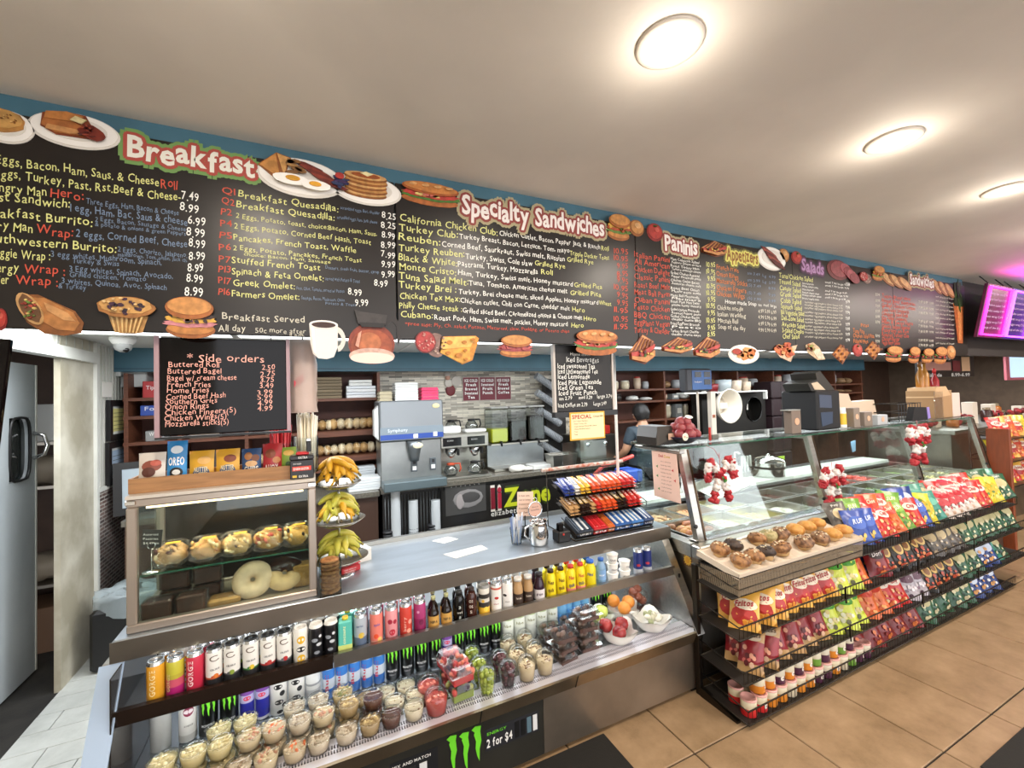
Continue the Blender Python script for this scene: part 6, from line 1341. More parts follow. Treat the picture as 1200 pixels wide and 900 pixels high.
# pan frame grid
cols = [2.02, 2.33, 2.64, 2.95, 3.26, 3.57, 3.88, 4.19, 4.50, 4.81, 5.12, 5.43, 5.74, 5.90]
g = G()
for y in (1.875, 2.165, 2.44, 2.58): g.box(A + .06, B - .05, y, y + .014, .752, .775, m_white_ledge)
for x in cols[1:-1]: g.box(x - .006, x + .006, 1.88, 2.44, .750, .773, m_white_ledge)
g.build('pan_frame', dc)
G().bbox(A + .06, B - .05, 2.594, 2.85, .765, .80, mat('white_cutting_board', '#d9dcd4', .5), .004).build('cutting_board', None, 'long white cutting board along the staff side of the pans', 'cutting board')
def pan(w, d, h, depth_fill, fill, m=None):
    m = m or chrome; g = G(); t = .0025
    g.box(-w / 2, w / 2, -d / 2, -d / 2 + .012, h - .003, h, steel).box(-w / 2, w / 2, d / 2 - .012, d / 2, h - .003, h, steel).box(-w / 2, -w / 2 + .012, -d / 2 + .012, d / 2 - .012, h - .003, h, steel).box(w / 2 - .012, w / 2, -d / 2 + .012, d / 2 - .012, h - .003, h, steel)
    a, b = w / 2 - .012, d / 2 - .012; a2, b2 = a - .012, b - .012
    V_ = [(-a, -b, h - .002), (a, -b, h - .002), (a, b, h - .002), (-a, b, h - .002), (-a2, -b2, 0), (a2, -b2, 0), (a2, b2, 0), (-a2, b2, 0)]
    g.add(V_, [(0, 4, 5, 1), (1, 5, 6, 2), (2, 6, 7, 3), (3, 7, 4, 0), (4, 7, 6, 5)], steel)
    return g.build('food_pan')
FOOD = {  # (x col, row): kind
 (0, 0): ('roast', 'browned roast potatoes'), (1, 0): ('egg', 'pale shredded egg'), (2, 0): ('corn', 'bright yellow shredded cheese'), (3, 0): ('white', 'crumbled white cheese'), (4, 0): None, (5, 0): ('sauce', 'dark brown sauce'), (6, 0): None, (7, 0): ('olive', 'green pickles'), (8, 0): ('white', 'white onion slices'), (9, 0): ('lettuce', 'chopped green lettuce'), (10, 0): ('cheese', 'sliced yellow cheese'), (11, 0): ('cheese', 'sliced pale cheese'), (12, 0): ('white', 'sliced white cheese'),
 (0, 1): ('bacon', 'tan bread strips'), (1, 1): ('bean', 'brown home fries'), (2, 1): ('corn2', 'pale yellow grated cheese'), (3, 1): ('empty', ''), (4, 1): ('sauce', 'red-brown chili sauce'), (5, 1): ('empty', ''), (6, 1): ('empty', ''), (7, 1): ('tomato', 'sliced tomatoes'), (8, 1): ('tomato', 'whole tomatoes'), (9, 1): ('olive', 'green peppers'), (10, 1): ('lettuce', 'shredded lettuce'), (11, 1): ('white', 'white cheese sticks'), (12, 1): ('cheese', 'long pale cheese blocks')}
FC = {'roast': ['#a8693a', '#8c5228', '#c08a4e'], 'egg': ['#dcd184', '#e6deA0', '#cfc26c'], 'corn': ['#e6d43e', '#dcc62e', '#eee06a'], 'corn2': ['#e2d888', '#d8cb70', '#ece4a4'], 'white': ['#dcd9cc', '#c9c5b4', '#e6e4da'], 'sauce': ['#4a1e16', '#5c281c'], 'olive': ['#5c6a34', '#7a8648', '#46542a'], 'lettuce': ['#7a9a44', '#a0b868', '#5c7c34'], 'cheese': ['#e0d9a4', '#d8cf90', '#e8e2b8'], 'bacon': ['#c9a274', '#a87a50', '#dcc098'], 'bean': ['#a87c50', '#8c6238', '#bf9868'], 'tomato': ['#b8342c', '#cc4a3a', '#a02822'], 'empty': None}
pans = {}
pan_mesh = Proto(pan(.296, .268, .11, 0, None))
for (i, j), v in FOOD.items():
    cx_ = (cols[i] + cols[i + 1]) / 2; wd = cols[i + 1] - cols[i] - .014
    cy_ = [2.02, 2.31][j]; v = v or ('empty', '')
    nm = '%s in the %s pan row' % (on(i), ['front', 'rear'][j])
    o = pan_mesh.put((cx_, cy_, .668), label='steel pan of %s, %s' % (v[1], nm) if v[1] else 'empty steel pan, ' + nm, group='deli pans', scale=(wd / .296, 1, 1)); o['category'] = 'pan'
    if v[0] == 'empty': continue
    col = FC[v[0]]; rn = random.Random(i * 7 + j); g = G()
    z0 = .722
    if v[0] == 'sauce':
        g.grid(lambda a, b: (cx_ + (a - .5) * (wd - .03), cy_ + (b - .5) * .236, z0 + .014), 2, 2, mat('dark_sauce', '#4a1e14', .15))
    else:
        def hf(a, b): return (cx_ + (a - .5) * (wd - .032), cy_ + (b - .5) * .238, z0 + .03 * math.sin(math.pi * a) ** .5 * math.sin(math.pi * b) ** .5 + rn.random() * .005)
        g.grid(hf, 10, 10, c(col[0], .6)); n = {'roast': 14, 'tomato': 12, 'bacon': 26, 'olive': 22, 'cheese': 16}.get(v[0], 70); s = {'roast': .038, 'tomato': .032, 'olive': .016, 'bacon': .03, 'cheese': .035}.get(v[0], .010)
        for k in range(n):
            a, b = rn.uniform(.08, .92), rn.uniform(.08, .92); p = hf(a, b)
            sh = (s, s, s * .8) if v[0] in ('roast', 'tomato') else (s * 1.3, s * .35, s * .25)
            if v[0] == 'cheese': sh = (s * 1.7, s * .3, s * .35)
            g.ell((p[0], p[1], p[2] + sh[2] * .4), sh, c(rn.choice(col), .5 if v[0] != 'tomato' else .2), 7, 5, rot=(0, 0, rn.random() * 3.14 if v[0] != 'cheese' else .2))
    q = g.build('food_heap', None, '%s heaped, %s' % (v[1], nm), 'food'); q['kind'] = 'stuff'
# tilted loose pan and things on the board
t = thing('steel_tray', 'empty steel pan tilted against the cutting board behind the first pans', 'pan', (3.04, 2.50, .81), 0, None, (R(14), R(-6), .1)); 
g = G(); a, b = .24, .13; g.add([(-a, -b, .05), (a, -b, .05), (a, b, .05), (-a, b, .05), (-a + .03, -b + .03, 0), (a - .03, -b + .03, 0), (a - .03, b - .03, 0), (-a + .03, b - .03, 0)], [(0, 4, 5, 1), (1, 5, 6, 2), (2, 6, 7, 3), (3, 7, 4, 0), (4, 7, 6, 5)], steel).tube([(-a, -b, .05), (a, -b, .05), (a, b, .05), (-a, b, .05)], .004, steel, 6, closed=True); g.build('tray_body', t)
t = thing('pump_bottle', 'white pump dispenser bottle standing on the cutting board', 'dispenser', (3.53, 2.72, .8005)); G().lathe([(.055, 0), (.058, .01), (.055, .10), (.04, .135), (.02, .14), (.018, .165)], c('#d9dcd8', .3), 18).build('bottle', t); G().tube([(0, 0, .165), (0, 0, .26), (0, -.03, .265), (0, -.05, .255)], .008, white, 8).build('pump', t)
t = thing('steel_pot', 'round polished pot with lid on the staff side behind the glass', 'pot', (4.0, 2.72, .8005)); G().lathe([(.13, 0), (.14, .01), (.14, .13), (.145, .135)], chrome, 30, capt=False).build('pot_body', t); G().lathe([(.146, .136), (.13, .16), (.07, .185), (.012, .19), (.016, .205), (0, .21)], chrome, 30, capb=False).build('pot_lid', t); G().lathe([(.1415, .075), (.1415, .095)], black, 30, capb=False, capt=False).build('dark_band', t)
t = thing('steel_pot', 'smaller steel container behind the first tinsel wreath', 'pot', (2.75, 2.73, .8005)); G().lathe([(.09, 0), (.095, .01), (.095, .13), (.10, .135)], chrome, 24, capt=False).build('pot_body', t)
for k in range(4):
    t = thing('kitchen_knife', 'white-handled knife standing in the rack behind the counter, %s' % on(k), 'knife', (3.72 + k * .045, 2.80, .8005), 0, 'knives in the rack', (0, R(4 - k * 2), 0)); G().bbox(-.011, .011, -.007, .007, .09, .20, c('#c9ccc8', .4), .004).build('handle', t); G().box(-.012, .012, -.001, .001, .0, .09, chrome).build('blade', t)
G().box(3.68, 3.92, 2.78, 2.83, .8005, .84, steel_d).build('knife_rack', None, 'low steel slot rack holding the white-handled knives', 'rack')
t = thing('green_card', 'lime green card pinned by the pot behind the glass', 'card', (4.32, 2.80, .8005)); G().bbox(-.05, .05, -.004, .004, 0, .15, c('#a8c83a', .5), .002).build('card', t)
for k, (x, z) in enumerate(((3.98, 1.16), (4.62, 1.12))): G().prism([(x - .04, 2.30, z), (x + .04, 2.30, z + .01), (x + .035, 2.30, z - .09), (x - .02, 2.30, z - .10)], (0, .002, 0), c('#7ea4c4', .5)).build('note_tag', None, 'small blue tag hanging under the glass shelf, %s' % ['left one above the pot', 'right one'][k], 'tag')
# sneeze guard
PX = [2.03, 3.28, 4.63, 5.92]
def lean_pt(z): return 1.80 + (z - .775) * (.11 / .53)
for x in PX:
    g = G(); g.prism([(x - .028, lean_pt(.77), .772), (x - .028, lean_pt(.77) + .035, .772), (x - .028, lean_pt(1.30) + .035, 1.295), (x - .028, lean_pt(1.30), 1.295)], (.056, 0, 0), steel); g.build('guard_post', dc)
    G().prism([(x + .022, lean_pt(.77) - .004, .775), (x + .022, lean_pt(.77), .775), (x + .022, lean_pt(1.30), 1.29), (x + .022, lean_pt(1.30) - .004, 1.29)], (.012, 0, 0), c('#5a4a3a', .3, metal=1)).build('post_trim', dc)
    G().bbox(x - .045, x + .045, 1.80, 1.86, .778, .784, steel, .002).build('post_foot', dc)
    G().lathe([(.012, 0), (.012, .012), (0, .014)], black, 12).xf(Matrix.Translation((x - .034, lean_pt(.86) - .0, .86)) @ Matrix.Rotation(R(90), 4, 'X')).build('knob', dc)
for a, b in zip(PX, PX[1:]):
    G().prism([(a + .035, lean_pt(.79), .79), (a + .035, lean_pt(.79) + .006, .79), (a + .035, lean_pt(1.295) + .006, 1.295), (a + .035, lean_pt(1.295), 1.295)], (b - a - .07, 0, 0), glass).build('front_glass', dc)
m_topg = mat('dark_top_glass', '#2e3d38', .06, 0, alpha=.62)
g = G().box(2.0, 5.95, 1.90, 2.34, 1.297, 1.305, m_topg); g.build('top_glass_shelf', dc)
G().box(2.0, 5.95, 1.898, 1.902, 1.297, 1.305, glass_g).build('glass_edge', dc)
G().box(2.0, 5.95, 2.335, 2.35, 1.285, 1.305, steel).build('shelf_rail', dc)
for x in (2.03, 3.28, 4.63, 5.92): G().box(x - .012, x + .012, 1.92, 2.335, 1.27, 1.296, steel).build('shelf_bracket', dc)
G().box(2.06, 5.9, 2.23, 2.27, 1.262, 1.283, mat('deli_tube', '#eef6f8', .5, emit=3.0)).build('light_tube', dc)
area('deli_light', (3.95, 2.25, 1.25), 3.8, .04, 20, (.95, .98, 1))
g = G().prism([(1.998, 1.93, .785), (1.998, 2.29, .785), (1.998, 2.29, 1.27), (1.998, 1.99, 1.27)], (.005, 0, 0), glass); g.build('side_glass', dc)
G().bbox(1.985, 2.03, 1.90, 2.29, 1.268, 1.29, steel, .003).build('side_glass_clamp', dc)
G().prism([(1.6, 2.60, .862), (1.98, 2.60, .862), (1.98, 2.60, 1.30), (1.6, 2.60, 1.30)], (0, .005, 0), acryl).build('divider_pane', None, 'clear acrylic divider pane left of the paper menu on the deli counter', 'pane')
# paper menu on the side glass
t = thing('paper_menu', 'pink paper menu taped on the left side glass of the deli counter', 'menu', (1.992, 2.0, .97))
G().prism([(0, -.09, 0), (0, .13, .005), (0, .14, .295), (0, -.07, .295)], (.0015, 0, 0), c('#e6c0ae', .7)).build('sheet', t)
g = G(); fm = lambda a, b: (-.0006, .115 - a, b)
g.text('Deli', lambda a, b: fm(a + .035, b + .262), .016, c('#b02a28', .6), width=.04, off=.03).text('Zone', lambda a, b: fm(a + .08, b + .262), .016, c('#c9a02c', .6), width=.05, off=.03)
for k in range(9): g.text(['merry christmas', 'catering menu', 'fresh platters', 'holiday heroes', 'soups salads', 'wraps to go', 'fruit trays', 'cookie boxes', 'call to order'][k], lambda a, b: fm(.05 + a, .232 - k * .023 + b), .008, c('#6a4a44', .7), width=.085)
for k, (a_, b_) in enumerate(((.02, .20), (.15, .19), (.02, .14), (.165, .13), (.03, .06))): g.add([fm(a_ + .012 * math.cos(q * 1.05) * (1 if q % 2 else .4), b_ + .012 * math.sin(q * 1.05) * (1 if q % 2 else .4)) for q in range(6)], [tuple(range(6))], c(['#3a7a3a', '#c03030'][k % 2], .6))
g.build('print', t)
# sun sticker on the side panel
t = thing('sun_sticker', 'square yellow sun sticker on the side panel of the deli counter', 'sticker', (1.948, 1.835, .67)); n = 24
G().prism([(0, -.032, -.035), (0, .032, -.035), (0, .032, .035), (0, -.032, .035)], (-.001, 0, 0), c('#6a4a30', .5)).build('sheet', t)
g = G(); P_ = [(-.0015, (.031 if q % 2 else .02) * math.cos(6.2832 * q / n), (.034 if q % 2 else .022) * math.sin(6.2832 * q / n)) for q in range(n)]; g.add([(-.0015, 0, 0)] + P_, [(0, q + 1, (q + 1) % n + 1) for q in range(n)], c('#e0b43a', .5)); P_ = [(-.0022, .016 * math.cos(6.2832 * q / n), .018 * math.sin(6.2832 * q / n)) for q in range(n)]; g.add([(-.0022, 0, 0)] + P_, [(0, q + 1, (q + 1) % n + 1) for q in range(n)], c('#d0962a', .5)); g.build('sun_print', t)
# candy-cane tinsel ornaments: two crossed canes
def tinsel(x, y, z, s, lab, rz):
    t = thing('candy_cane_ornament', lab, 'ornament', (x, y, z), rz, 'tinsel candy cane ornaments'); rn = random.Random(int(x * 10))
    for sd in (-1, 1):
        path = [(sd * .30, 0, -.5), (sd * .16, 0, -.22), (0, -.03 * sd, .02), (-sd * .18, 0, .25), (-sd * .34, 0, .42), (-sd * .46, 0, .34), (-sd * .5, 0, .12), (-sd * .47, 0, -.05)]
        path = [(p[0] * .9, p[1], p[2]) for p in path]
        pp = []
        for a, b in zip(path, path[1:]): pp += [tuple(a[q] + (b[q] - a[q]) * f_ / 2 for q in range(3)) for f_ in range(2)]
        for part, colr in (('red_tinsel', '#a81c26'), ('white_tinsel', '#e6dcd6')):
            g = G()
            for k, p in enumerate(pp):
                if (k // 2) % 2 != (0 if part[0] == 'r' else 1): continue
                for q in range(6): g.ell((p[0] * s + rn.uniform(-.013, .013), p[1] * s + rn.uniform(-.01, .01), p[2] * s + rn.uniform(-.013, .013)), (.075 * s, .07 * s, .07 * s), c(colr, .45), 7, 5, wob=.9, seed=k * 6 + q)
            g.build(part, t)
    g = G(); g.ell((0, -.10 * s, .0), (.09 * s, .03 * s, .04 * s), c('#3f7a34', .5), 8, 5, rot=(0, .5, 0)).ell((.05 * s, -.10 * s, -.05 * s), (.08 * s, .03 * s, .035 * s), c('#4c8a3c', .5), 8, 5, rot=(0, -.7, 0)); g.build('green_leaf', t)
    g = G(); g.ell((0, -.14 * s, .02 * s), (.04 * s,) * 3, c('#c8282c', .3), 8, 6); g.build('red_berry', t)
    G().tube([(0, 0, .1 * s), (0, .005, .62 * s)], .0015, c('#b02a2a', .5), 5).build('hanging_ribbon', t)
tinsel(2.205, 1.80, 1.12, .24, 'red and white tinsel candy canes on the glass, the nearest and leftmost ornament', 0)
tinsel(3.275, 1.765, .965, .25, 'red and white tinsel candy canes on the second guard post, middle ornament', 0)
tinsel(4.52, 1.78, 1.16, .30, 'red and white tinsel candy canes on the third guard post, farthest ornament', 0)
G().tube([(2.19, 1.885, 1.305), (2.195, 1.83, 1.29), (2.2, 1.80, 1.24)], .0015, c('#b02a2a', .5), 5).build('hanging_ribbon', dc)
# ---------------------------------------------------------------- things on the glass shelf
zs = 1.3055
t = thing('counter_terminal', 'dark brown slant-topped terminal with a small label at the left end of the glass shelf', 'terminal', (2.06, 2.16, zs)); G().prism([(-.10, -.10, 0), (.10, -.10, 0), (.10, -.10, .05), (.07, -.06, .115), (-.05, -.06, .115), (-.10, -.10, .05)], (0, .18, 0), mat('terminal_brown', '#241d16', .5)).build('housing', t); G().prism([(.0, -.102, .03), (.05, -.102, .03), (.05, -.102, .07), (.0, -.102, .07)], (0, .002, 0), c('#c9a48c', .6)).build('label', t)
t = thing('potato_bowl', 'round black-rimmed basket heaped with red potatoes on the glass shelf', 'basket', (2.20, 2.07, zs)); G().lathe([(.05, 0), (.055, .004), (.11, .035), (.125, .045), (.12, .047), (.05, .008)], mat('dark_blue_bowl', '#2a2840', .3), 24, capt=False).build('basket', t)
pt = Proto(G().ell((0, 0, 0), (.034, .030, .027), mat('red_potato_skin', '#84303a', .35, col2='#9c4a4a', nscale=20), 14, 9, wob=.06, seed=2).build('red_potato')); k = 0
for lv, (n, r_) in enumerate(((7, .076), (6, .048), (3, .024))):
    for q in range(n):
        a = q * 6.2832 / n + lv * .5; k += 1; o = pt.put((2.20 + r_ * math.cos(a), 2.07 + r_ * math.sin(a), zs + .062 + lv * .036), (a, lv, a * 2), 'red potato in the basket, %s, %s' % (['lowest ring', 'middle ring', 'top'][lv], ['right', 'far right', 'far side', 'far left', 'left', 'near left', 'near side'][q]), 'red potatoes, %s' % ['lowest ring', 'middle ring', 'top'][lv], 1.15); o['category'] = 'potato'
t = thing('round_badge', 'round white badge with red and green print on the potato basket', 'badge', (2.095, 1.955, zs + .055)); G().lathe([(.024, 0), (.024, .003)], c('#e2dfc8', .5), 22).xf(Matrix.Rotation(R(90), 4, 'X')).build('badge_disc', t); G().text('deli', lambda a, b: (-.016 + a, -.0038, -.002 + b), .008, c('#b82a2a', .5), width=.016, off=.04).text('zone', lambda a, b: (a + .001, -.0038, -.008 + b), .008, c('#3a7a3a', .5), width=.017, off=.04).build('print', t)
t = thing('egg_tray_tag', 'white oval sticker card on top of the potato heap', 'card', (2.215, 2.03, zs + .17)); G().lathe([(.03, 0), (.03, .002)], paper, 20, sy=.6).xf(Matrix.Rotation(R(35), 4, 'X')).build('card', t); t.name = 'oval_card'
t = thing('scale_pole', 'white square pole with a red and green emblem standing behind the potato basket', 'pole', (2.50, 2.09, zs)); G().box(-.022, .022, -.015, .015, 0.03, .33, c('#d6d2c8', .4)).build('pole', t); G().bbox(-.03, .03, -.022, .022, 0, .035, c('#6a6a60', .4), .003).build('pole_foot', t); G().box(-.012, .012, -.018, -.015, .15, .17, c('#a83a28', .4)).box(-.006, .008, -.019, -.018, .155, .162, c('#4a7a30', .4)).build('emblem', t)
t = thing('red_tool', 'red handle leaning beside the white pole', 'tool', (2.425, 2.05, zs)); G().bbox(-.008, .008, -.006, .006, 0, .09, c('#b83024', .4), .003).build('handle', t); t.name = 'red_handled_tool'
t = thing('scale_display', 'grey scale display head with a blue panel above the glass shelf', 'scale', (2.47, 2.18, zs + .335)); G().bbox(-.135, .115, -.03, .04, 0, .16, c('#3a3e46', .4), .01).build('housing', t); G().box(-.08, .11, -.032, -.030, .012, .145, c('#2a5a9a', .3)).build('blue_panel', t); g = G(); [g.box(x, x + .062, -.034, -.032, z, z + .038, c('#1e242e', .15)) for x, z in ((-.055, .098), (.035, .098), (.035, .045))]; g.build('display_window', t)
G().text('hobart', lambda a, b: (-.06 + a, -.0335, .06 + b), .012, white, width=.07).build('lettering', t); G().tube([(0, 0, -.33), (0, 0, 0)], .008, c('#c9c4ba', .4), 8).build('stem', t)
t = thing('card_box', 'tall grey-brown card holder with a round logo, left of the coffee machine on the shelf', 'box', (3.235, 2.0, zs)); G().bbox(-.055, .055, -.03, .03, 0, .17, c('#7a6a5e', .5), .003).build('box', t); G().lathe([(.026, 0), (.026, .002)], c('#d8a888', .5), 20).xf(Matrix.Translation((.005, -.0305, .09)) @ Matrix.Rotation(R(90), 4, 'X')).build('logo_disc', t); G().box(-.09, .055, -.03, .03, .171, .178, c('#9a9a94', .3)).build('top_plate', t)
t = thing('coffee_machine', 'black bean coffee grinder machine with open slanted lids on the glass shelf', 'machine', (3.72, 2.12, zs)); G().bbox(-.17, .14, -.12, .16, 0, .31, mat('machine_black', '#0d0d10', .55), .01).build('body', t)
G().prism([(-.12, -.122, .03), (.02, -.122, .05), (.03, -.122, .14), (-.13, -.122, .14)], (0, .002, 0), c('#3c4a60', .3)).prism([(-.14, -.122, .18), (.02, -.122, .17), (.02, -.122, .27), (-.14, -.122, .28)], (0, .002, 0), c('#4a5468', .3)).build('glass_window', t)
G().prism([(-.20, -.10, .31), (.02, -.10, .31), (-.12, -.10, .40), (-.24, -.10, .37)], (0, .2, 0), c('#26241f', .5)).build('slanted_lid', t); G().prism([(-.06, -.08, .312), (.15, -.08, .312), (-.04, -.08, .47), (-.10, -.08, .45)], (0, .2, 0), c('#2e2a24', .5)).build('slanted_lid', t)
G().prism([(-.16, -.103, .32), (-.02, -.103, .315), (-.12, -.103, .38), (-.2, -.103, .37)], (0, .003, 0), c('#c9b49a', .5)).build('light_strip', t)
t = thing('sanitizer_bottle', 'yellow-labelled wipes canister with white top on the glass shelf', 'canister', (3.90, 2.02, zs)); G().lathe([(.035, 0), (.036, .01), (.036, .03)], white, 18).lathe([(.0362, .03), (.0362, .12)], c('#e0b82a', .4), 18, capb=False, capt=False).lathe([(.036, .12), (.033, .14), (.033, .165), (.0, .166)], white, 18, capb=False).build('canister_body', t); t.name = 'wipes_canister'
for k, (x, w_, h_, cc) in enumerate(((4.03, .045, .16, '#8a7c70'), (4.20, .06, .12, '#84766a'), (4.42, .08, .085, '#b4b6b8'))):
    t = thing('card_box', '%s box with round logo, %s of three right of the canister' % (['tall grey-brown', 'square grey-brown', 'flat pale grey'][k], ['left', 'middle', 'right'][k]), 'box', (x, 2.0, zs)); G().bbox(-w_, w_, -.03, .03, 0, h_, c(cc, .5), .003).build('box', t); G().lathe([(.022, 0), (.022, .002)], c('#d8b090', .5), 18).xf(Matrix.Translation((0, -.0305, h_ * .55)) @ Matrix.Rotation(R(90), 4, 'X')).build('logo_disc', t)
t = thing('bread_box', 'large cream cardboard box with a cut corner behind the small logo boxes', 'box', (4.62, 2.23, zs)); G().prism([(-.42, 0, 0), (.30, 0, 0), (.24, 0, .20), (-.14, 0, .19), (-.18, 0, .27), (-.40, 0, .28)], (0, .10, 0), c('#d6bfa6', .6)).build('box', t)
t = thing('chip_basket', 'black wire basket holding yellow chip bags on the glass shelf', 'basket', (5.05, 2.12, zs)); g = G()
for zz in (.0, .08, .16): g.tube([(-.22, -.08, zz), (.22, -.08, zz), (.22, .1, zz), (-.22, .1, zz)], .004, black, 5, closed=True)
for q in range(9): g.tube([(-.2 + q * .05, -.08, 0), (-.2 + q * .05, -.08, .16)], .003, black, 4)
g.tube([(-.22, -.08, 0), (-.22, .1, 0)], .004, black, 4); g.build('basket', t)
t = thing('black_bag', 'black tote leaning in front of the chip basket with a lilac tag', 'bag', (5.12, 1.99, zs)); G().prism([(-.16, 0, 0), (.14, 0, 0), (.11, 0, .12), (-.10, 0, .13)], (0, .05, 0), c('#121012', .7)).build('tote', t); G().prism([(.13, -.004, .01), (.18, -.004, .015), (.16, -.004, .12), (.115, -.004, .12)], (0, .004, 0), c('#9a86cc', .4)).build('lilac_tag', t)
t = thing('kraft_box', 'large kraft cardboard box in clear wrap at the right part of the glass shelf', 'box', (5.66, 2.10, zs)); G().bbox(-.23, .13, -.1, .12, 0, .27, c('#a8845c', .6), .003).build('box', t); G().prism([(-.235, -.104, .2), (.10, -.104, .22), (.0, -.104, .31), (-.2, -.104, .30)], (0, .22, 0), c('#c9a67c', .6)).build('box_flap', t); G().box(-.24, -.08, -.108, -.1, .0, .26, film).build('clear_wrap', t)
G().bbox(.14, .30, -.1, .1, 0, .24, c('#d8c6b8', .5), .004).build('white_box_beside', None, 'pale pink-white box right of the kraft box', 'box', None, (5.66, 2.10, zs)).name = 'pale_box'
for k, (dx, h_, cc, nm) in enumerate(((0, .30, '#a8702e', 'amber syrup bottle with tall pump, left of three'), (.09, .33, '#b07a34', 'amber syrup bottle with tall pump, middle of three'), (.24, .26, '#8c2026', 'red sauce bottle right of the amber bottles'))):
    t = thing('syrup_bottle', nm, 'bottle', (5.60 + dx, 2.165, zs + .271)) if k < 2 else thing('sauce_bottle', nm, 'bottle', (5.86, 2.15, zs + .2405))
    G().lathe([(.035, 0), (.036, .01), (.036, h_ * .5), (.014, h_ * .7), (.014, h_ * .82)], mat('bottle_' + cc, cc, .12), 16).build('bottle_body', t); G().lathe([(.016, h_ * .82), (.016, h_ * .95), (0, h_)], c('#8a5a30', .4) if k < 2 else c('#c03030', .4), 12).build('pump', t)
# wood end and the small rack beyond
G().bbox(5.985, 6.03, 1.68, 1.84, .0, 1.19, mat('red_brown_wood', '#8a4424', .45, noise=.2, nscale=6, stretch=(8, 8, 1)), .004).build('wooden_end_panel', None, 'upright red-brown wooden end panel at the right end of the deli counter', 'panel')
# ================================================================ snack rack in front of the deli counter
sr = thing('snack_rack', 'long four-tier black wire snack rack on the tiled floor in front of the deli counter', 'rack', (0, 0, 0))
RX0, RX1 = 1.88, 5.42
TZ = [.025, .20, .41, .60]; TF = [1.435, 1.45, 1.465, 1.50]; TB = 1.71
for ti, (z, yf) in enumerate(zip(TZ, TF)):
    g = G(); x1 = RX1 - (.35 if ti == 0 else 0)
    rim = .065
    g.tube([(RX0, yf, z), (x1, yf, z)], .004, wire, 6).tube([(RX0, yf, z + rim), (x1, yf, z + rim)], .004, wire, 6).tube([(RX0, TB, z + .015), (x1, TB, z + .015)], .004, wire, 6)
    g.tube([(RX0, TB, z + .10), (RX0, yf, z + rim)], .0035, wire, 5).tube([(RX0, TB, z + .015), (RX0, yf, z)], .0035, wire, 5)
    n = int((x1 - RX0) / .03)
    for k in range(38 if ti == 3 else 0, n + 1): x = RX0 + k * .03; g.box(x - .0012, x + .0012, yf - .001, yf + .0014, z, z + rim, wire)
    for k in range(0, n + 1, 2): x = RX0 + k * .03; g.add([(x - .0015, yf, z), (x + .0015, yf, z), (x + .0015, TB, z + .015), (x - .0015, TB, z + .015)], [(0, 1, 2, 3)], wire)
    g.build('wire_shelf', sr)
    G().add([(RX0, yf + .004, z + .002), (x1, yf + .004, z + .002), (x1, TB, z + .017), (RX0, TB, z + .017)], [(0, 1, 2, 3)], mat('dark_shelf_liner', '#241f1a', .6)).build('shelf_liner', sr)
for x in (RX0 + .002, 3.1, 4.3, RX1 - .36): G().bbox(x - .012, x + .012, TB, TB + .03, .0, .70, wire, .002).build('upright', sr); G().prism([(x - .012, TB, 0), (x - .012, TB - .22, 0), (x - .012, TB - .22, .012), (x - .012, TB, .05)], (.024, 0, 0), wire).build('foot_bracket', sr)
for x in (2.78, 3.62, 4.45): 
    for ti in (1, 2, 3): G().box(x, x + .008, TF[ti] - .006, TF[ti] - .001, TZ[ti] - .02, TZ[ti] + .075, wire).build('divider_clip', sr)
# woven basket with pastry tray on the top tier
bk = thing('wire_basket', 'long dark mesh basket under the muffin tray at the left of the top tier', 'basket', (2.47, 1.605, .608)); L_, D_ = .555, .122
g = G()
def rim_(z, e, r_): g.tube([(-L_ - e, -D_ - e, z), (L_ + e, -D_ - e, z), (L_ + e, D_ + e, z), (-L_ - e, D_ + e, z)], r_, wire, 6, closed=True)
g0 = rim_(0, -.008, .003); rim_(.035, -.004, .003); rim_(.095, 0, .004); g.build('basket_rim', bk)
g = G(); mb_ = mat('basket_mesh', '#a08f78', .5, .3)
for k in range(112): x = -L_ + k * .00995; g.add([(x, -D_ + .006, 0), (x + .006, -D_ + .006, 0), (x + .009, -D_ - .001, .095), (x + .003, -D_ - .001, .095)], [(0, 1, 2, 3)], mb_)
for k in range(24): y = -D_ + k * .0098; g.add([(-L_ + .006, y, 0), (-L_ + .006, y + .006, 0), (-L_, y + .009, .095), (-L_, y + .003, .095)], [(0, 1, 2, 3)], mb_); 
g.box(-L_ + .01, L_ - .01, -D_ + .01, D_ - .01, -.002, .002, mb_); g.build('basket_mesh', bk)
mt = thing('muffin_tray', 'long cream plastic tray with cups for muffins, on the mesh basket', 'tray', (2.47, 1.61, .728), rot=(R(9), 0, 0))
m_tray = mat('cream_tray', '#d8c8b4', .4)
def tf(u, v):
    x, y = (u - .5) * 1.10, (v - .5) * .255; i = u * 12; j = v * 2
    d = math.hypot((i % 1 - .5) * 1.1, (j % 1 - .5)); e = 1 if .012 < u < .988 and .04 < v < .96 else 0
    return (x, y, .012 - .022 * max(0, 1 - d / .48) ** .6 * e)
G().grid(tf, 96, 22, m_tray).build('tray_surface', mt)
G().box(-.555, .555, -.132, -.127, -.005, .016, m_tray).box(-.555, .555, .127, .132, -.005, .016, m_tray).box(-.555, -.55, -.13, .13, -.015, .016, m_tray).box(.55, .555, -.13, .13, -.015, .016, m_tray).build('tray_rim', mt)
MF = {'o': ('#a87848', '#6a4424', 'golden crumb muffin'), 'd': ('#2c1e18', '#4a382c', 'dark chocolate muffin'), 'g': ('#8a8250', '#b0a070', 'greenish pistachio muffin'), 'y': ('#d0984a', '#b87a34', 'plain yellow muffin'), 'c': ('#9c7450', '#5a3c28', 'brown chocolate-chip muffin')}
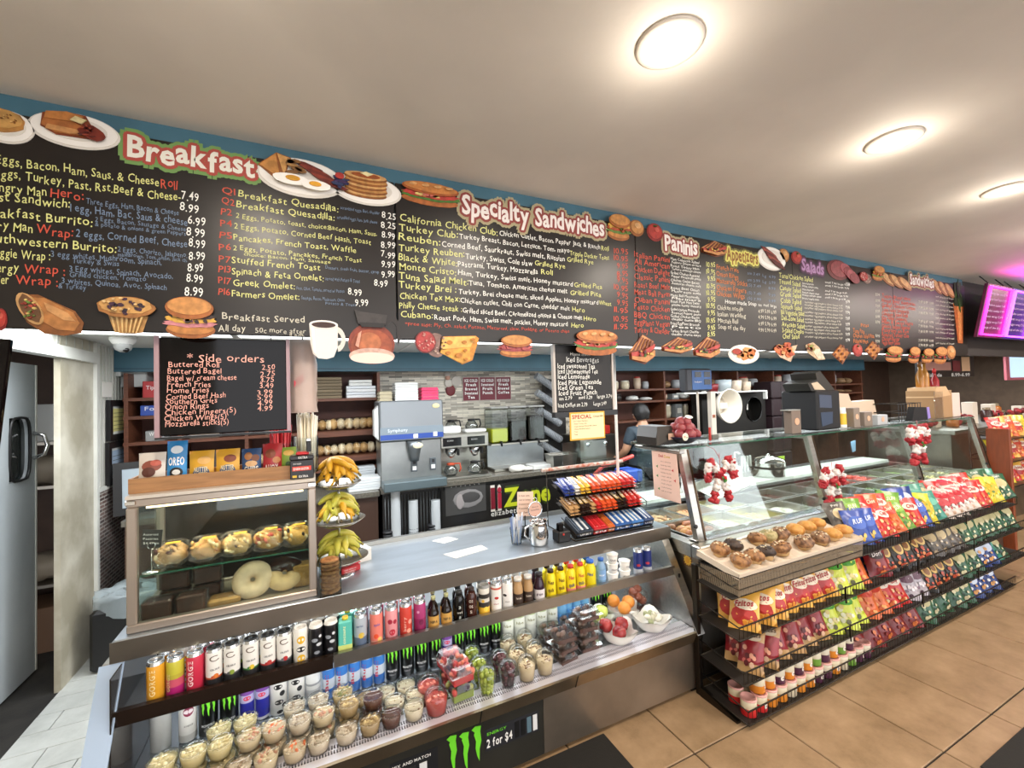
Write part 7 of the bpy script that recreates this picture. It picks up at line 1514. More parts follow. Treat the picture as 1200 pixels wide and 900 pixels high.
def muffin(k):
    v = MF[k]; o = G().lathe([(.026, 0), (.034, .026)], c('#c9a878', .6), 14, capt=False).build('muffin'); g = G(); g.ell((0, 0, .032), (.043, .040, .026), mat('muffin_top_' + k, v[0], .5, col2=v[1], nscale=60, bump=.5, bscale=80), 14, 9, wob=.10, seed=ord(k)); rn = random.Random(ord(k))
    if k != 'y':
        for q in range(18): a = rn.random() * 6.28; r_ = rn.random() ** .5 * .034; g.ell((r_ * math.cos(a), r_ * math.sin(a), .032 + .026 * math.sqrt(max(0, 1 - (r_ / .043) ** 2))), (.005, .004, .003), c(v[1] if q % 2 else '#d8c8a8', .5), 5, 4)
    g.build('muffin_top', o); return o
MP = {k: Proto(muffin(k)) for k in MF}
Mm = Matrix.Translation((2.47, 1.61, .728)) @ Matrix.Rotation(R(9), 4, 'X')
fr_, bk_ = 'oodo..ccyy'[:0] + 'o.odo.cy', ''
FRONT = [('o', 0), ('o', 1), ('d', 2), ('o', 3.3), ('c', 5.2), ('c', 6.6), ('y', 7.8), ('y', 9.0)]; BACK_ = [('o', 0), ('d', 1), ('o', 3), ('g', 4), ('c', 5), ('y', 6.3), ('y', 7.4), ('y', 8.5)]
for j, lst in enumerate((FRONT, BACK_)):
    for q, (k, i) in enumerate(lst):
        p = Mm @ Vector((-.50 + i * .105 + .045, -.062 + j * .124, .0)); o = MP[k].put(p, (R(9), 0, q * 1.3), '%s in the %s row of the tray, %s' % (MF[k][2], ['front', 'back'][j], on(q)), 'muffins in the cream tray', scale=(1.22, 1.3, 1.25)); o['category'] = 'muffin'
# ---------------------------------------------------------------- chip bags
def bag(base, decs, w=.152, h=.215, d=.029, band=None, seed=0, rough=.28):
    m_ = mat('foil_' + base, base, rough, bump=.35, bscale=35); rn = random.Random(seed)
    wob = [[rn.uniform(-.003, .003) for _ in range(12)] for _ in range(14)]
    def prof(u, v):
        e = min(max((v - .07) / .86, 0), 1)
        return (math.sin(math.pi * u) ** .6) * (math.sin(math.pi * e) ** .55) * d
    def f(s):
        def q(u, v):
            i, j = int(u * 8 + .5), int(v * 10 + .5); X = (u - .5) * w * (1 - .10 * math.sin(math.pi * v)); return (X, s * (prof(u, v) + (wob[j][i] if 0 < u < 1 and 0 < v < 1 else 0)) + (.003 * math.sin(u * 18) if v in (0, 1) else 0), v * h)
        return q
    bm_ = (lambda i, j: c(band[2], rough) if band[0] <= (j + .5) / 10 <= band[1] else m_) if band else None
    o = G().grid(f(-1), 8, 10, m_, mf=bm_).grid(f(1), 8, 10, m_).build('chip_bag')
    g = G()
    def P(a, b, lift): return ((a) * w, -prof(min(max(a + .5, 0), 1), min(max(b, 0), 1)) - .004 - lift, b * h)
    for k, dd in enumerate(decs):
        if dd[0] == 'e':
            _, cx, cz, rx, rz, col = dd; n = 12; pts = [P(cx, cz, .0006 * k)] + [P(cx + rx * math.cos(6.2832 * q / n), cz + rz * math.sin(6.2832 * q / n), .0006 * k) for q in range(n)]; g.add(pts, [(0, q + 1, (q + 1) % n + 1) for q in range(n)], c(col, .35))
        elif dd[0] == 't': _, s_, cx, cz, hh, col, ww = dd; g.text(s_, lambda a, b: P(cx + a / w + b * .15 / w, cz + b / h + a * .18 / h, .0006 * k + .0006), hh, c(col, .4), width=ww, off=.03, center=True)
        elif dd[0] == 'x':
            _, cx, cz, sx, sz, cols_, n = dd
            for q in range(n): a_, b_ = cx + rn.uniform(-sx, sx), cz + rn.uniform(-sz, sz); n2 = 7; r1 = rn.uniform(.05, .11); pts = [P(a_, b_, .0004 * q + .001)] + [P(a_ + r1 * math.cos(.9 * z), b_ + r1 * .7 * math.sin(.9 * z), .0004 * q + .001) for z in range(n2)]; g.add(pts, [(0, z + 1, (z + 1) % n2 + 1) for z in range(n2)], c(rn.choice(cols_), .4))
    if g.v: g.build('bag_print', o)
    return o
BT = {
 'fri': (lambda: bag('#e2aa4a', [('e', 0, .30, .40, .22, '#b02a26'), ('e', .05, .55, .36, .13, '#e8d8c0'), ('t', 'Fritos', 0, .50, .030, '#a81e26', .085), ('x', .1, .2, .25, .12, ['#d8892c', '#e8a848'], 4)]), 'yellow corn chip bag with a red banner'),
 'fun': (lambda: bag('#cdd84a', [('e', 0, .72, .40, .14, '#4e9a3a'), ('t', 'Fun', 0, .72, .030, '#e6eab0', .06), ('x', .02, .34, .26, .18, ['#cfc07a', '#e6dca0', '#6a6a4a', '#d8d8b8'], 12)]), 'lime green onion ring snack bag'),
 'org': (lambda: bag('#d4662e', [('e', 0, .68, .36, .14, '#c8402c'), ('t', 'Chee', 0, .68, .028, '#f0d8b8', .06), ('x', 0, .32, .3, .2, ['#e08a3c', '#c85a24', '#e8a860'], 9)]), 'orange cheese snack bag'),
 'red': (lambda: bag('#c22a26', [('e', 0, .66, .34, .13, '#e6d8c8'), ('t', 'Chip', 0, .62, .028, '#a81e22', .055), ('x', 0, .28, .3, .18, ['#e0a050', '#d06a34', '#e8c890'], 8)]), 'bright red chip bag'),
 'dred': (lambda: bag('#7c1a1e', [('e', 0, .60, .30, .12, '#2c1418'), ('t', 'Dori', 0, .57, .026, '#e6dcd8', .06), ('x', 0, .25, .3, .15, ['#c2512e', '#d8743a', '#8c2a20'], 7)]), 'dark red tortilla chip bag'),
 'blu': (lambda: bag('#2f4a9a', [('e', 0, .6, .35, .2, '#4a68b8'), ('t', 'RUF', 0, .58, .030, '#d8e0ee', .06), ('x', 0, .25, .25, .12, ['#e0c060', '#d8b048'], 4)]), 'blue ridged chip bag'),
 'grn': (lambda: bag('#6a9a36', [('e', 0, .7, .35, .14, '#8cb44a'), ('t', 'SUN', 0, .66, .028, '#eef0d0', .055), ('x', 0, .32, .3, .18, ['#b04030', '#d8c070', '#4a6a2a'], 8)]), 'leaf green chip bag'),
 'blk': (lambda: bag('#1c1815', [('e', .05, .62, .24, .20, '#d8b46a'), ('e', .05, .62, .15, .13, '#8a5a34'), ('x', 0, .25, .32, .14, ['#c8643a', '#b84a2c', '#d88a54'], 7), ('t', 'TERRA', 0, .88, .014, '#d8d0c0', .06)]), 'black vegetable chip bag with orange chips'),
 'gry': (lambda: bag('#5c5650', [('e', 0, .60, .28, .18, '#c9b48a'), ('x', 0, .3, .32, .2, ['#d8d0c0', '#a89478', '#3c3632'], 9), ('t', 'Pop', 0, .84, .018, '#e0dcd4', .05)]), 'grey-brown chip bag'),
 'dgr': (lambda: bag('#2a5a3c', [('e', 0, .62, .28, .18, '#c2b888'), ('x', 0, .3, .3, .18, ['#8fae8c', '#d8cfa8', '#1e3a28'], 8), ('t', 'Cape', 0, .85, .018, '#d8e0d0', .055)]), 'dark green kettle chip bag'),
 'wpu': (lambda: bag('#b8b0b8', [('e', 0, .62, .34, .16, '#6a4a5c'), ('x', 0, .35, .34, .25, ['#e0d8dc', '#8a7080', '#4a3440', '#d8ccd0'], 10)]), 'silver and purple chip bag'),
 'rwh': (lambda: bag('#cfc0b4', [('e', 0, .80, .45, .16, '#b4202c'), ('e', 0, .5, .36, .14, '#b83a40'), ('x', 0, .35, .34, .25, ['#e6dcd0', '#b02a34', '#caa88c', '#7a1c24'], 9)]), 'white popcorn bag with red print'),
 'tea': (lambda: bag('#3f8a78', [('e', 0, .62, .3, .14, '#6ab09a'), ('x', 0, .3, .3, .15, ['#d8cfa0', '#2c6a58'], 6)]), 'teal chip bag'),
 'yel': (lambda: bag('#dccb3a', [('e', 0, .55, .3, .2, '#c9a82a'), ('x', 0, .5, .3, .3, ['#8aa838', '#e8dc70', '#5a7a2c'], 8)]), 'yellow and green chip bag'),
 'nvy': (lambda: bag('#1e3a7c', [('e', 0, .6, .32, .2, '#c9d4e6'), ('x', 0, .35, .32, .2, ['#3a5aa8', '#d8a060', '#e6e6ea'], 7)]), 'navy blue chip bag'),
 'tan': (lambda: bag('#b8905c', [('e', 0, .78, .36, .10, '#d0c0a8'), ('t', 'BUGLES', 0, .76, .016, '#5a3a2a', .08), ('x', 0, .36, .25, .2, ['#d89a80', '#c8645c', '#e6c0a4', '#5a161c'], 9)], w=.125, band=(.22, .68, '#8c2028')), 'tan and red cone snack bag'),
}
BPT = {k: Proto(v[0]()) for k, v in BT.items()}
for k in BPT: BPT[k].o['category'] = 'chip bag'
rn = random.Random(21)
def lay(ti, x0, seq, dx, nm, y=None, dz=0, lean=.42, row='front'):
    cntk = {}
    for i, k in enumerate(seq):
        if k is None: continue
        cntk[k] = cntk.get(k, 0) + 1; tot = seq.count(k); j = cntk[k]
        pos = '' if tot == 1 else (', %s' % on(j - 1))
        yy = (TF[ti] + .045 if y is None else y) + rn.uniform(-.004, .004)
        o = BPT[k].put((x0 + i * dx + rn.uniform(-.008, .008), yy, TZ[ti] + .007 + dz + .015 * (yy - TF[ti]) / .26), (-lean - .1 + rn.uniform(-.12, .08), rn.uniform(-.14, .14), -math.atan2(x0 + i * dx, 1.5) * .35 + rn.uniform(-.25, .25) - (.55 if i < 2 and ti in (1, 2) else 0)),
                       '%s, %s row, %s tier%s' % (BT[k][1], row, nm, pos), 'chip bags on the %s tier' % nm)
T1 = ['blu', 'blu', 'red', 'red', 'org', 'grn', 'red', 'blu', 'yel', 'tea', 'rwh', 'rwh', 'rwh', 'rwh', 'rwh', 'red', 'red', 'yel', 'yel', 'dgr', 'dgr']
lay(3, 3.13, T1, .112, 'top', y=TF[3] + .035, dz=.035)
T1b = ['gry', 'grn', 'red', 'org', 'red', 'grn', 'blu', 'nvy', 'grn', 'tea', 'dgr', 'red', 'rwh', 'rwh', 'red', 'rwh', 'red', 'yel', 'dgr', 'dgr', 'tea']
lay(3, 3.13, T1b, .112, 'top', y=TF[3] + .11, dz=.075, row='rear')
T2 = ['fri', 'fri', 'fri', 'fri', 'fri', 'fri', 'fri', 'fun', 'fun', 'org', None, 'dred', 'blk', 'blk', 'blk', 'blk', 'blk', 'gry', 'gry', 'gry', 'gry', 'dgr', 'dgr', 'dgr', 'dgr', 'dgr', 'dgr', 'dgr', 'dgr']
lay(2, 1.98, T2, .119, 'second', lean=.42)
lay(2, 2.0, ['fri', 'fri', 'fri', 'fri', 'fri', 'fri', 'fun', 'fun', 'org', 'blu', 'red', 'blk', 'blk', 'gry', 'blk', 'gry', 'gry', 'gry', 'dgr', 'dgr', 'dgr', 'dgr', 'dgr'], .145, 'second', y=TF[2] + .13, lean=.35, row='rear')
T3 = ['tan', 'tan', 'tan', 'tan', 'tan', 'tan', 'fun', 'fun', 'fun', 'org', 'org', 'red', 'red', 'wpu', 'wpu', 'blk', 'blk', 'blk', 'blk', 'dgr', 'dgr', 'dgr', 'nvy', 'nvy', 'tea', 'dgr']
lay(1, 1.98, T3, .124, 'third')
lay(1, 2.0, ['tan', 'tan', 'tan', 'tan', 'fun', 'fun', 'fun', 'org', 'red', 'wpu', 'gry', 'blk', 'blk', 'dgr', 'dgr', 'nvy', 'dgr'], .155, 'third', y=TF[1] + .13, lean=.3, row='rear')
T4 = ['dred', 'dred', 'dred', 'dred', 'dred', 'dgr', 'dgr', 'dgr', 'dgr', 'dgr', 'nvy', 'nvy', 'nvy']
lay(0, 2.98, T4, .150, 'bottom', lean=.5)
lay(0, 3.05, ['dred', 'dred', 'dred', 'dgr', 'dgr', 'nvy'], .30, 'bottom', y=TF[0] + .13, lean=.35, row='rear')
# chip canisters on the bottom tier
def canister(lo, mid, nm):
    o = G().lathe([(.036, 0), (.037, .003), (.037, .038), (.037, .074)], None, 20, mats=[c(lo, .3), c(lo, .3), c(mid, .35)]).build('chip_canister')
    G().lathe([(.039, .074), (.039, .081), (.033, .082), (.032, .079), (0, .079)], c('#d8a098', .2) if lo != '#e07a20' else c('#d89a90', .2), 20, capb=False).build('canister_lid', o)
    g = G(); f = wrap(.0376, .03, .3); n = 10; P_ = [f(0, 0)] + [f(.012 * math.cos(.6283 * q), .012 * math.sin(.6283 * q)) for q in range(n)]; g.add(P_, [(0, q + 1, (q + 1) % n + 1) for q in range(n)], c('#eee6dc', .4)); f2 = wrap(.0380, .026); g.text(nm, lambda a, b: f2(a + .010, b), .006, c('#2a1a16', .4), width=.014, off=.04); g.build('canister_print', o); return o
KC = {'r': ('#c8282a', '#d8ccb0', 'red'), 'o': ('#d8862a', '#d8ccb0', 'orange'), 'p': ('#4a2440', '#d0c8b4', 'purple'), 'g': ('#6a9a3c', '#d8d0b8', 'green'), 'w': ('#c9c0a8', '#dcd2bc', 'cream')}
CP = {k: Proto(canister(v[0], v[1], 'PRI')) for k, v in KC.items()}
for k in CP: CP[k].o['category'] = 'canister'
low_ = 'rroowooppowgpp'; hi_ = '.oopopogpogp..'
for rowi, y in enumerate((1.485, 1.57)):
    for i, k in enumerate(low_):
        x = 1.95 + i * .079 + rowi * .02
        o = CP[k].put((x, y, .031 + rowi * .005), (0, 0, rn.uniform(-.6, .6)), 'small %s chip canister, %s, lower layer, %s row' % (KC[k][2], on(i), ['front', 'rear'][rowi]), 'chip canisters on the bottom tier')
        k2 = hi_[i]
        if k2 != '.' : CP[k2].put((x + .006, y + .012, .1125 + rowi * .005), (0, 0, rn.uniform(-.6, .6)), 'small %s chip canister, upper layer, %s row, above the %s' % (KC[k2][2], ['front', 'rear'][rowi], on(i)), 'chip canisters on the bottom tier')
# small rack beyond the wooden panel
rk2 = thing('end_rack', 'black wire rack of yellow and red bags beyond the wooden end panel', 'rack', (6.45, 1.86, 0))
for z in (.62, .86, 1.08): 
    g = G().tube([(-.32, -.14, z), (.42, -.14, z), (.42, .14, z + .04), (-.32, .14, z + .04)], .006, wire, 5, closed=True); g.box(-.32, .42, -.14, .14, z - .004, z, wire); g.build('wire_shelf', rk2)
for x in (-.32, .42): G().tube([(x, .14, 0), (x, .14, 1.3)], .008, wire, 6).build('upright', rk2)
for zi, z in enumerate((.625, .865, 1.085)):
    for i in range(5):
        k = ['fri', 'yel', 'red', 'fri', 'org'][(i + zi) % 5]; BPT[k].put((6.42 - .24 + i * .15, 1.80, z), (-.4, rn.uniform(-.1, .1), -.5), '%s, end rack, %s shelf, %s' % (BT[k][1], ['lower', 'middle', 'upper'][zi], on(i)), 'bags on the end rack')
# ================================================================ back counter and wall
bc = thing('back_counter', 'long dark back counter with grey-brown top along the tiled wall', 'counter', (0, 0, 0))
m_gran = mat('grey_granite', '#6d675c', .25, noise=.3, nscale=60)
G().box(.52, 3.2, 3.80, 4.48, .835, .875, m_gran).build('countertop', bc)
G().box(1.04, 3.18, 3.84, 4.46, .0, .835, mat('black_cabinet', '#1a1715', .4)).build('cabinet_body', bc)
for k in range(4): G().bbox(1.06 + k * .53, 1.57 + k * .53, 3.826, 3.84, .04, .5, c('#1e1b19', .35), .004).build('cabinet_door', bc)
# picture panel and shop sign on the cabinet front
t = thing('framed_picture', 'dark grey backlit picture of a swan-like swirl under the coffee machine', 'picture', (1.085, 3.836, .56)); G().bbox(0, .40, -.02, 0, 0, .27, c('#4a4846', .3), .004).build('panel', t)
g = G(); g.ell((.22, -.021, .14), (.15, .002, .085), c('#8a8684', .3), 20, 6).ell((.24, -.023, .15), (.10, .002, .05), c('#4c4a49', .3), 16, 6).ell((.14, -.023, .12), (.04, .002, .07), c('#a39a98', .3), 14, 6); g.build('picture_print', t)
g = G(); [g.ell((.06 + q * .045, -.022, .262), (.006, .003, .006), c('#d8d8d4', .4, emit=1.0) if False else c('#d8d8d4', .4), 6, 4) for q in range(7)]; g.build('bead_lights', t)
t = thing('laptop_tray', 'open black tray holding blue and white packets below the dark picture', 'tray', (1.30, 3.72, .42)); G().bbox(-.22, .26, -.08, .09, 0, .03, black, .004).build('tray', t); G().ell((.04, 0, .045), (.06, .04, .02), c('#3a78c0', .4), 10, 6, wob=.3).ell((-.08, 0, .042), (.08, .04, .014), c('#b8cfe0', .4), 10, 6, wob=.3).ell((.17, 0, .045), (.05, .04, .018), c('#dfe6ea', .4), 10, 6, wob=.3).build('packets', t); t.name = 'supply_tray'
G().bbox(1.08, 1.58, 3.63, 3.84, .0, .4195, c('#1b1817', .4), .004).build('low_cabinet', None, 'low black cabinet under the open tray', 'cabinet')
t = thing('shop_sign', 'lime and maroon shop name letters on the front of the back counter', 'sign', (0, 3.82, 0))
for txt, x0, wd, h_, cc, edge in (('Del', 1.28, .18, .19, '#7a1c2a', '#e0d8cc'), ('i', 1.60, .045, .20, '#a8283a', '#e0d8cc'), ('Zone', 1.665, .52, .17, '#c9d02a', '#3c4a20')):
    if txt == 'Del': txt, x0, wd = 'l', 1.53, .045
    G().text(txt, lambda a, b: (x0 + a, -.004, .575 + b), h_, c(edge, .4), width=wd, off=.12, gap=.03).build('letter_outline', t)
    G().text(txt, lambda a, b: (x0 + a, -.008, .575 + b), h_, c(cc, .4), width=wd, off=.035, gap=.03).build('letter', t)
G().text('elizabeth', lambda a, b: (1.53 + a, -.004, .50 + b), .05, c('#d8d4cc', .4), width=.30, off=.01, jit=.2).build('script_lettering', t)
G().box(1.05, 3.1, -.002, 0, .43, .80, c('#17130f', .5)).build('sign_board', t)
# cappuccino / soda machine
sm = thing('drink_dispenser', 'tall grey drink dispenser with a blue band beside the tiled wall', 'dispenser', (.82, 3.86, .93)); gm = mat('dispenser_grey', '#8f979c', .35, .6, noise=.1)
G().bbox(-.285, .255, .02, .31, -.054, .34, mat('dispenser_steel', '#9da09e', .3, .8, noise=.1), .006).build('lower_body', sm); G().bbox(-.295, .265, -.04, .31, .345, .70, mat('dispenser_face', '#8b8f92', .38, .6), .01).build('upper_body', sm)
G().box(-.293, .263, -.043, -.041, .36, .405, c('#1f4290', .3)).build('blue_band', sm); G().box(-.293, .263, -.0425, -.041, .406, .47, c('#77838c', .3)).build('grey_band', sm)
G().text('Symphony', lambda a, b: (-.23 + a, -.044, .428 + b), .028, c('#dfe4e8', .4), width=.17, jit=.1).build('lettering', sm)
G().box(-.01, .03, -.046, -.043, .365, .40, white).box(.17, .205, -.046, -.043, .37, .41, white).build('band_label', sm)
G().ell((.20, -.043, .645), (.035, .004, .022), c('#cdbf8e', .4), 18, 8).build('logo_badge', sm)
G().lathe([(.065, .34), (.06, .27), (.045, .20), (.04, .16)], mat('nozzle_grey', '#6c7072', .3, .6), 18, cx=0, cy=-.02).build('nozzle', sm); G().ell((.02, -.078, .30), (.045, .006, .027), c('#ded6b4', .4), 18, 8).build('logo_badge', sm)
for x in (0, .17): G().bbox(x - .025, x + .03, .0, .022, .06, .17, c('#5a6064', .3), .003).build('tap_panel', sm); G().box(x - .015, x + .02, -.003, .0, .075, .11, white).box(x - .01, x + .015, -.003, 0, .13, .16, c('#2a2a2c', .3)).build('tap_button', sm)
G().bbox(-.285, .26, -.14, .02, -.07, .005, mat('drip_tray', '#69777b', .35, .5), .006).build('drip_tray', sm)
G().prism([(-.30, 0, .36), (-.335, 0, .40), (-.335, 0, .62), (-.30, 0, .66)], (0, .12, 0), c('#d0d0ce', .5)).build('side_paper', sm)
G().box(.54, 1.035, 3.86, 4.46, .0, .834, c('#23201e', .5)).box(.54, 1.07, 3.74, 3.86, .0, .36, c('#23201e', .5)).build('base_cabinet', None, 'dark base cabinet under the drink dispenser', 'cabinet')
# cup columns under the tray
cupc = Proto(None) if False else None
def cupstack(r, n, h):
    g = G(); pr_ = [(r * .75, 0)]
    for k in range(n): z = .05 + (h - .05) * k / n; pr_ += [(r, z), (r * .93, z + .004)]
    pr_ += [(r, h), (r * .9, h + .002)]; return g.lathe(pr_, mat('stacked_cup_plastic', '#c4c8ca', .25, alpha=.9), 14).build('cup_stack')
CS = Proto(cupstack(.042, 26, .40)); CS.o['category'] = 'cups'
for k, (x, s_) in enumerate(((.64, 1.25), (.79, .98), (.99, .92))): CS.put((x, 3.70 if k else 3.70, .3605 if False else .361), label='tall column of nested clear cups under the dispenser, %s' % ['tallest, at the left', 'middle one', 'right one'][k], group='cup columns under the dispenser', scale=(1, 1, s_)).location.y = 3.80
ws = thing('lid_rack', 'black wire rack of cup lids behind the cup columns', 'rack', (.80, 3.848, .361)); g = G()
for q in range(18): x = -.24 + q * .028; g.tube([(x, .0, 0), (x, .0, .44)], .0035, mat('lid_grey', '#8b8f92', .3, .5), 5)
g.build('wire_column', ws)
LP = None
for cx__ in (-.23, -.01, .16):
    for q in range(6): G().lathe([(.040, q * .028), (.043, q * .028 + .008), (.040, q * .028 + .018)], c('#2e2e30', .3), 12, cx=cx__, cy=-.045).build('lid_stack', ws)
# on top of the dispenser
def cartonstack(nm, lab, x, w_, n, hh, col, y=4.1, z=1.6305):
    t = thing(nm, lab, 'carton', (x, y, z))
    for q in range(n):
        G().prism([(-w_ / 2, -.08, q * hh), (w_ / 2, -.08, q * hh), (w_ / 2 - .012, -.08, q * hh + hh * .92), (-w_ / 2 + .012, -.08, q * hh + hh * .92)], (0, .16, 0), c(col, .6)).build('tray_layer', t)
    return t
cartonstack('drink_carrier_stack', 'stack of white moulded cup carriers on the dispenser', .80, .22, 8, .021, '#dcdcd8'); cartonstack('drink_carrier_stack', 'stack of bright pink foam trays on the dispenser', 1.02, .17, 4, .030, '#e83a68'); cartonstack('drink_carrier_stack', 'small stack of beige cup carriers at the left on the dispenser', .61, .12, 3, .030, '#b8ab8c')
# chef plaque and red signs on the tiles
t = thing('chef_plaque', 'small chef figure wall plaque with a round dish on the tiled wall', 'plaque', (1.36, 4.47, 1.66)); G().ell((0, 0, .06), (.055, .012, .06), c('#6e1c22', .5), 14, 8).ell((-.02, -.004, .14), (.05, .012, .045), c('#cfc8bc', .5), 14, 8).ell((-.03, -.006, .20), (.028, .012, .03), c('#b88a74', .5), 12, 8).ell((-.035, -.006, .235), (.036, .012, .026), c('#d8d2c8', .5), 12, 8).build('figure', t); G().lathe([(.055, 0), (.055, .008)], c('#b8b0a4', .4), 20).xf(Matrix.Translation((.065, -.008, .16)) @ Matrix.Rotation(R(90), 4, 'X')).build('round_dish', t)
t = thing('red_sign', 'row of three maroon ICE COLD tea signs on the tiled wall', 'sign', (1.50, 4.478, 1.60))
for q, lines in enumerate((('ICE COLD', 'Fresh', 'Brewed', 'Sweetened', 'Tea'), ('ICE COLD', 'Sweetened', 'Fruit', 'Punch'), ('ICE COLD', 'Fresh', 'Brewed', 'Coffee'))):
    x = q * .196; G().box(x, x + .192, -.006, 0, 0, .265, c('#c4b4ac', .5)).box(x + .005, x + .187, -.008, -.006, .005, .26, c('#6c1626', .5)).build('sign_panel', t)
    g = G(); [g.text(s_, lambda a, b, k=k: (x + .096 + a, -.0095, .21 - k * .046 + b), .030, white, width=min(.15, .02 * len(s_) + .02), off=.04, center=True) for k, s_ in enumerate(lines)]; g.build('lettering', t)
# coffee brewer with pots
def pot(o, x, y, z, hot=False):
    G().lathe([(.045, 0), (.065, .02), (.068, .05), (.045, .09), (.036, .10)], clear('pot_glass', '#d8dcdc', .8, .04, .08), 20, cx=x, cy=y, cz=z).build('glass_pot', o)
    G().lathe([(.038, .10), (.040, .115), (.030, .12), (0, .121)], c('#c8502e', .4) if hot else black, 16, cx=x, cy=y, cz=z).build('pot_collar', o)
    G().tube([(x + .035, y - .01, z + .11), (x + .085, y - .02, z + .11), (x + .095, y - .02, z + .06), (x + .08, y - .015, z + .03)], .008, c('#c8502e', .4) if hot else black, 8).build('pot_handle', o)
cbw = thing('coffee_brewer', 'double stainless coffee brewer with two glass pots', 'coffee brewer', (1.32, 4.0, .876)); G().bbox(-.24, .24, .14, .40, 0, .40, steel, .006).build('brewer_back', cbw); G().bbox(-.24, .24, -.1, .40, .29, .42, steel, .006).build('brewer_head', cbw); G().bbox(-.25, .25, -.14, .40, 0, .02, steel, .003).build('base', cbw)
for q, x in enumerate((-.12, .12)):
    G().bbox(x - .10, x + .08, -.104, -.1, .31, .39, blackg, .002).build('control_panel', cbw); G().text('BUNN', lambda a, b: (x - .06 + a, -.106, .355 + b), .014, c('#b8b8b4', .4), width=.06).build('lettering', cbw)
    G().lathe([(.06, .29), (.055, .24), (.03, .20), (.012, .19)], chrome, 20, cx=x, cy=-.02, capt=False).build('brew_basket', cbw); G().bbox(x + .04, x + .055, -.12, -.06, .22, .28, black, .003).build('basket_handle', cbw)
    pot(cbw, x, .0, .02, q == 0)
for q, x in enumerate((1.28, 1.50)):
    t = thing('coffee_pot', 'empty glass coffee pot with black handle on top of the brewer, %s' % ['left one', 'right one'][q], 'coffee pot', (x, 4.22, 1.2965), 0, 'pots on the brewer'); pot(t, 0, 0, 0)
G().bbox(-.09, .09, -.06, .06, 0, .07, c('#e2e2de', .5), .01).build('filter_box', None, 'white paper filter pack on the brewer, in front of the left pot', 'box', None, (1.22, 4.05, 1.2965))
G().bbox(-.11, .11, -.06, .06, 0, .03, c('#d8d8d4', .5), .008).build('filter_box', None, 'flat white filter pack on the brewer, right side', 'box', None, (1.46, 4.03, 1.2965))
# beverage dispensers
bd = thing('beverage_stand', 'stainless stand with splash panel carrying three drink tanks', 'stand', (2.0, 4.15, .876)); G().bbox(-.34, .34, .05, .08, .0, .26, mat('splash_panel', '#a9aeb0', .3, .7, noise=.1, nscale=8), .003).build('splash_panel', bd); G().bbox(-.34, .34, -.06, .25, .255, .275, steel, .003).build('stand_top', bd); G().bbox(-.34, .34, -.14, .25, 0, .03, steel, .004).build('drip_base', bd)
for q, (x, lv, colr, nm) in enumerate(((-.22, .15, '#dce02a', 'lemon yellow drink'), (0, .22, '#1a1412', 'dark iced tea, middle tank'), (.22, .27, '#120e0c', 'black iced coffee'))):
    t = thing('drink_tank', 'clear square tank of %s on the stand' % nm, 'tank', (2.0 + x, 4.22, 1.1515)); G().bbox(-.10, .10, -.10, .10, 0, .36, clear('tank_plastic', '#e2e6e4', .6, .1, .05), .015).build('tank', t); G().bbox(-.094, .094, -.094, .094, .006, lv, c(colr, .15), .012).build('liquid', t); G().bbox(-.104, .104, -.104, .104, .36, .38, c('#a8a8a4', .3), .008).build('tank_lid', t); G().tube([(0, -.10, .015), (0, -.14, .015), (0, -.14, -.03)], .010, black, 6).build('tap', t)
t = thing('crumpled_cloth', 'crumpled white paper cloth on the back counter', 'cloth', (1.88, 3.93, .876)); G().ell((0, 0, .03), (.09, .05, .035), paper, 12, 8, wob=.45, seed=3).ell((.11, -.01, .02), (.06, .04, .022), paper, 10, 6, wob=.4, seed=4).build('cloth', t)
G().bbox(-.12, .12, -.09, .09, 0, .045, c('#dcdcd8', .4), .006).build('white_tray', None, 'flat white tray beside the crumpled cloth', 'tray', None, (2.16, 3.98, .9065)).location.z = .876
t = thing('steel_food_pan', 'deep stainless food pan standing on the back counter', 'pan', (2.38, 3.90, .876)); g = G(); a, b = .15, .09; g.add([(-a, -b, .14), (a, -b, .14), (a, b, .14), (-a, b, .14), (-a + .02, -b + .02, 0), (a - .02, -b + .02, 0), (a - .02, b - .02, 0), (-a + .02, b - .02, 0)], [(0, 1, 5, 4), (1, 2, 6, 5), (2, 3, 7, 6), (3, 0, 4, 7), (4, 5, 6, 7)], steel).tube([(-a, -b, .14), (a, -b, .14), (a, b, .14), (-a, b, .14)], .006, steel, 6, closed=True); g.build('pan_body', t)
# angled cup dispensers
cd = thing('cup_dispenser_rack', 'black rack of slanted paper cup sleeves right of the drink tanks', 'rack', (2.50, 4.2, .876)); G().bbox(-.05, .22, .12, .20, 0, .95, c('#1c1a18', .4), .004).build('rack_back', cd)
CT = None
for q in range(5):
    g = G(); 
    for k in range(16): g.lathe([(.036, k * .022), (.041, k * .022 + .018), (.043, k * .022 + .021)], mat('cup_silver', '#b8bcc0', .3, .3), 12)
    o = g.build('cup_sleeve', cd, loc=(.08, .02, .06 + q * .185)); o.rotation_euler = (0, R(-58), 0)
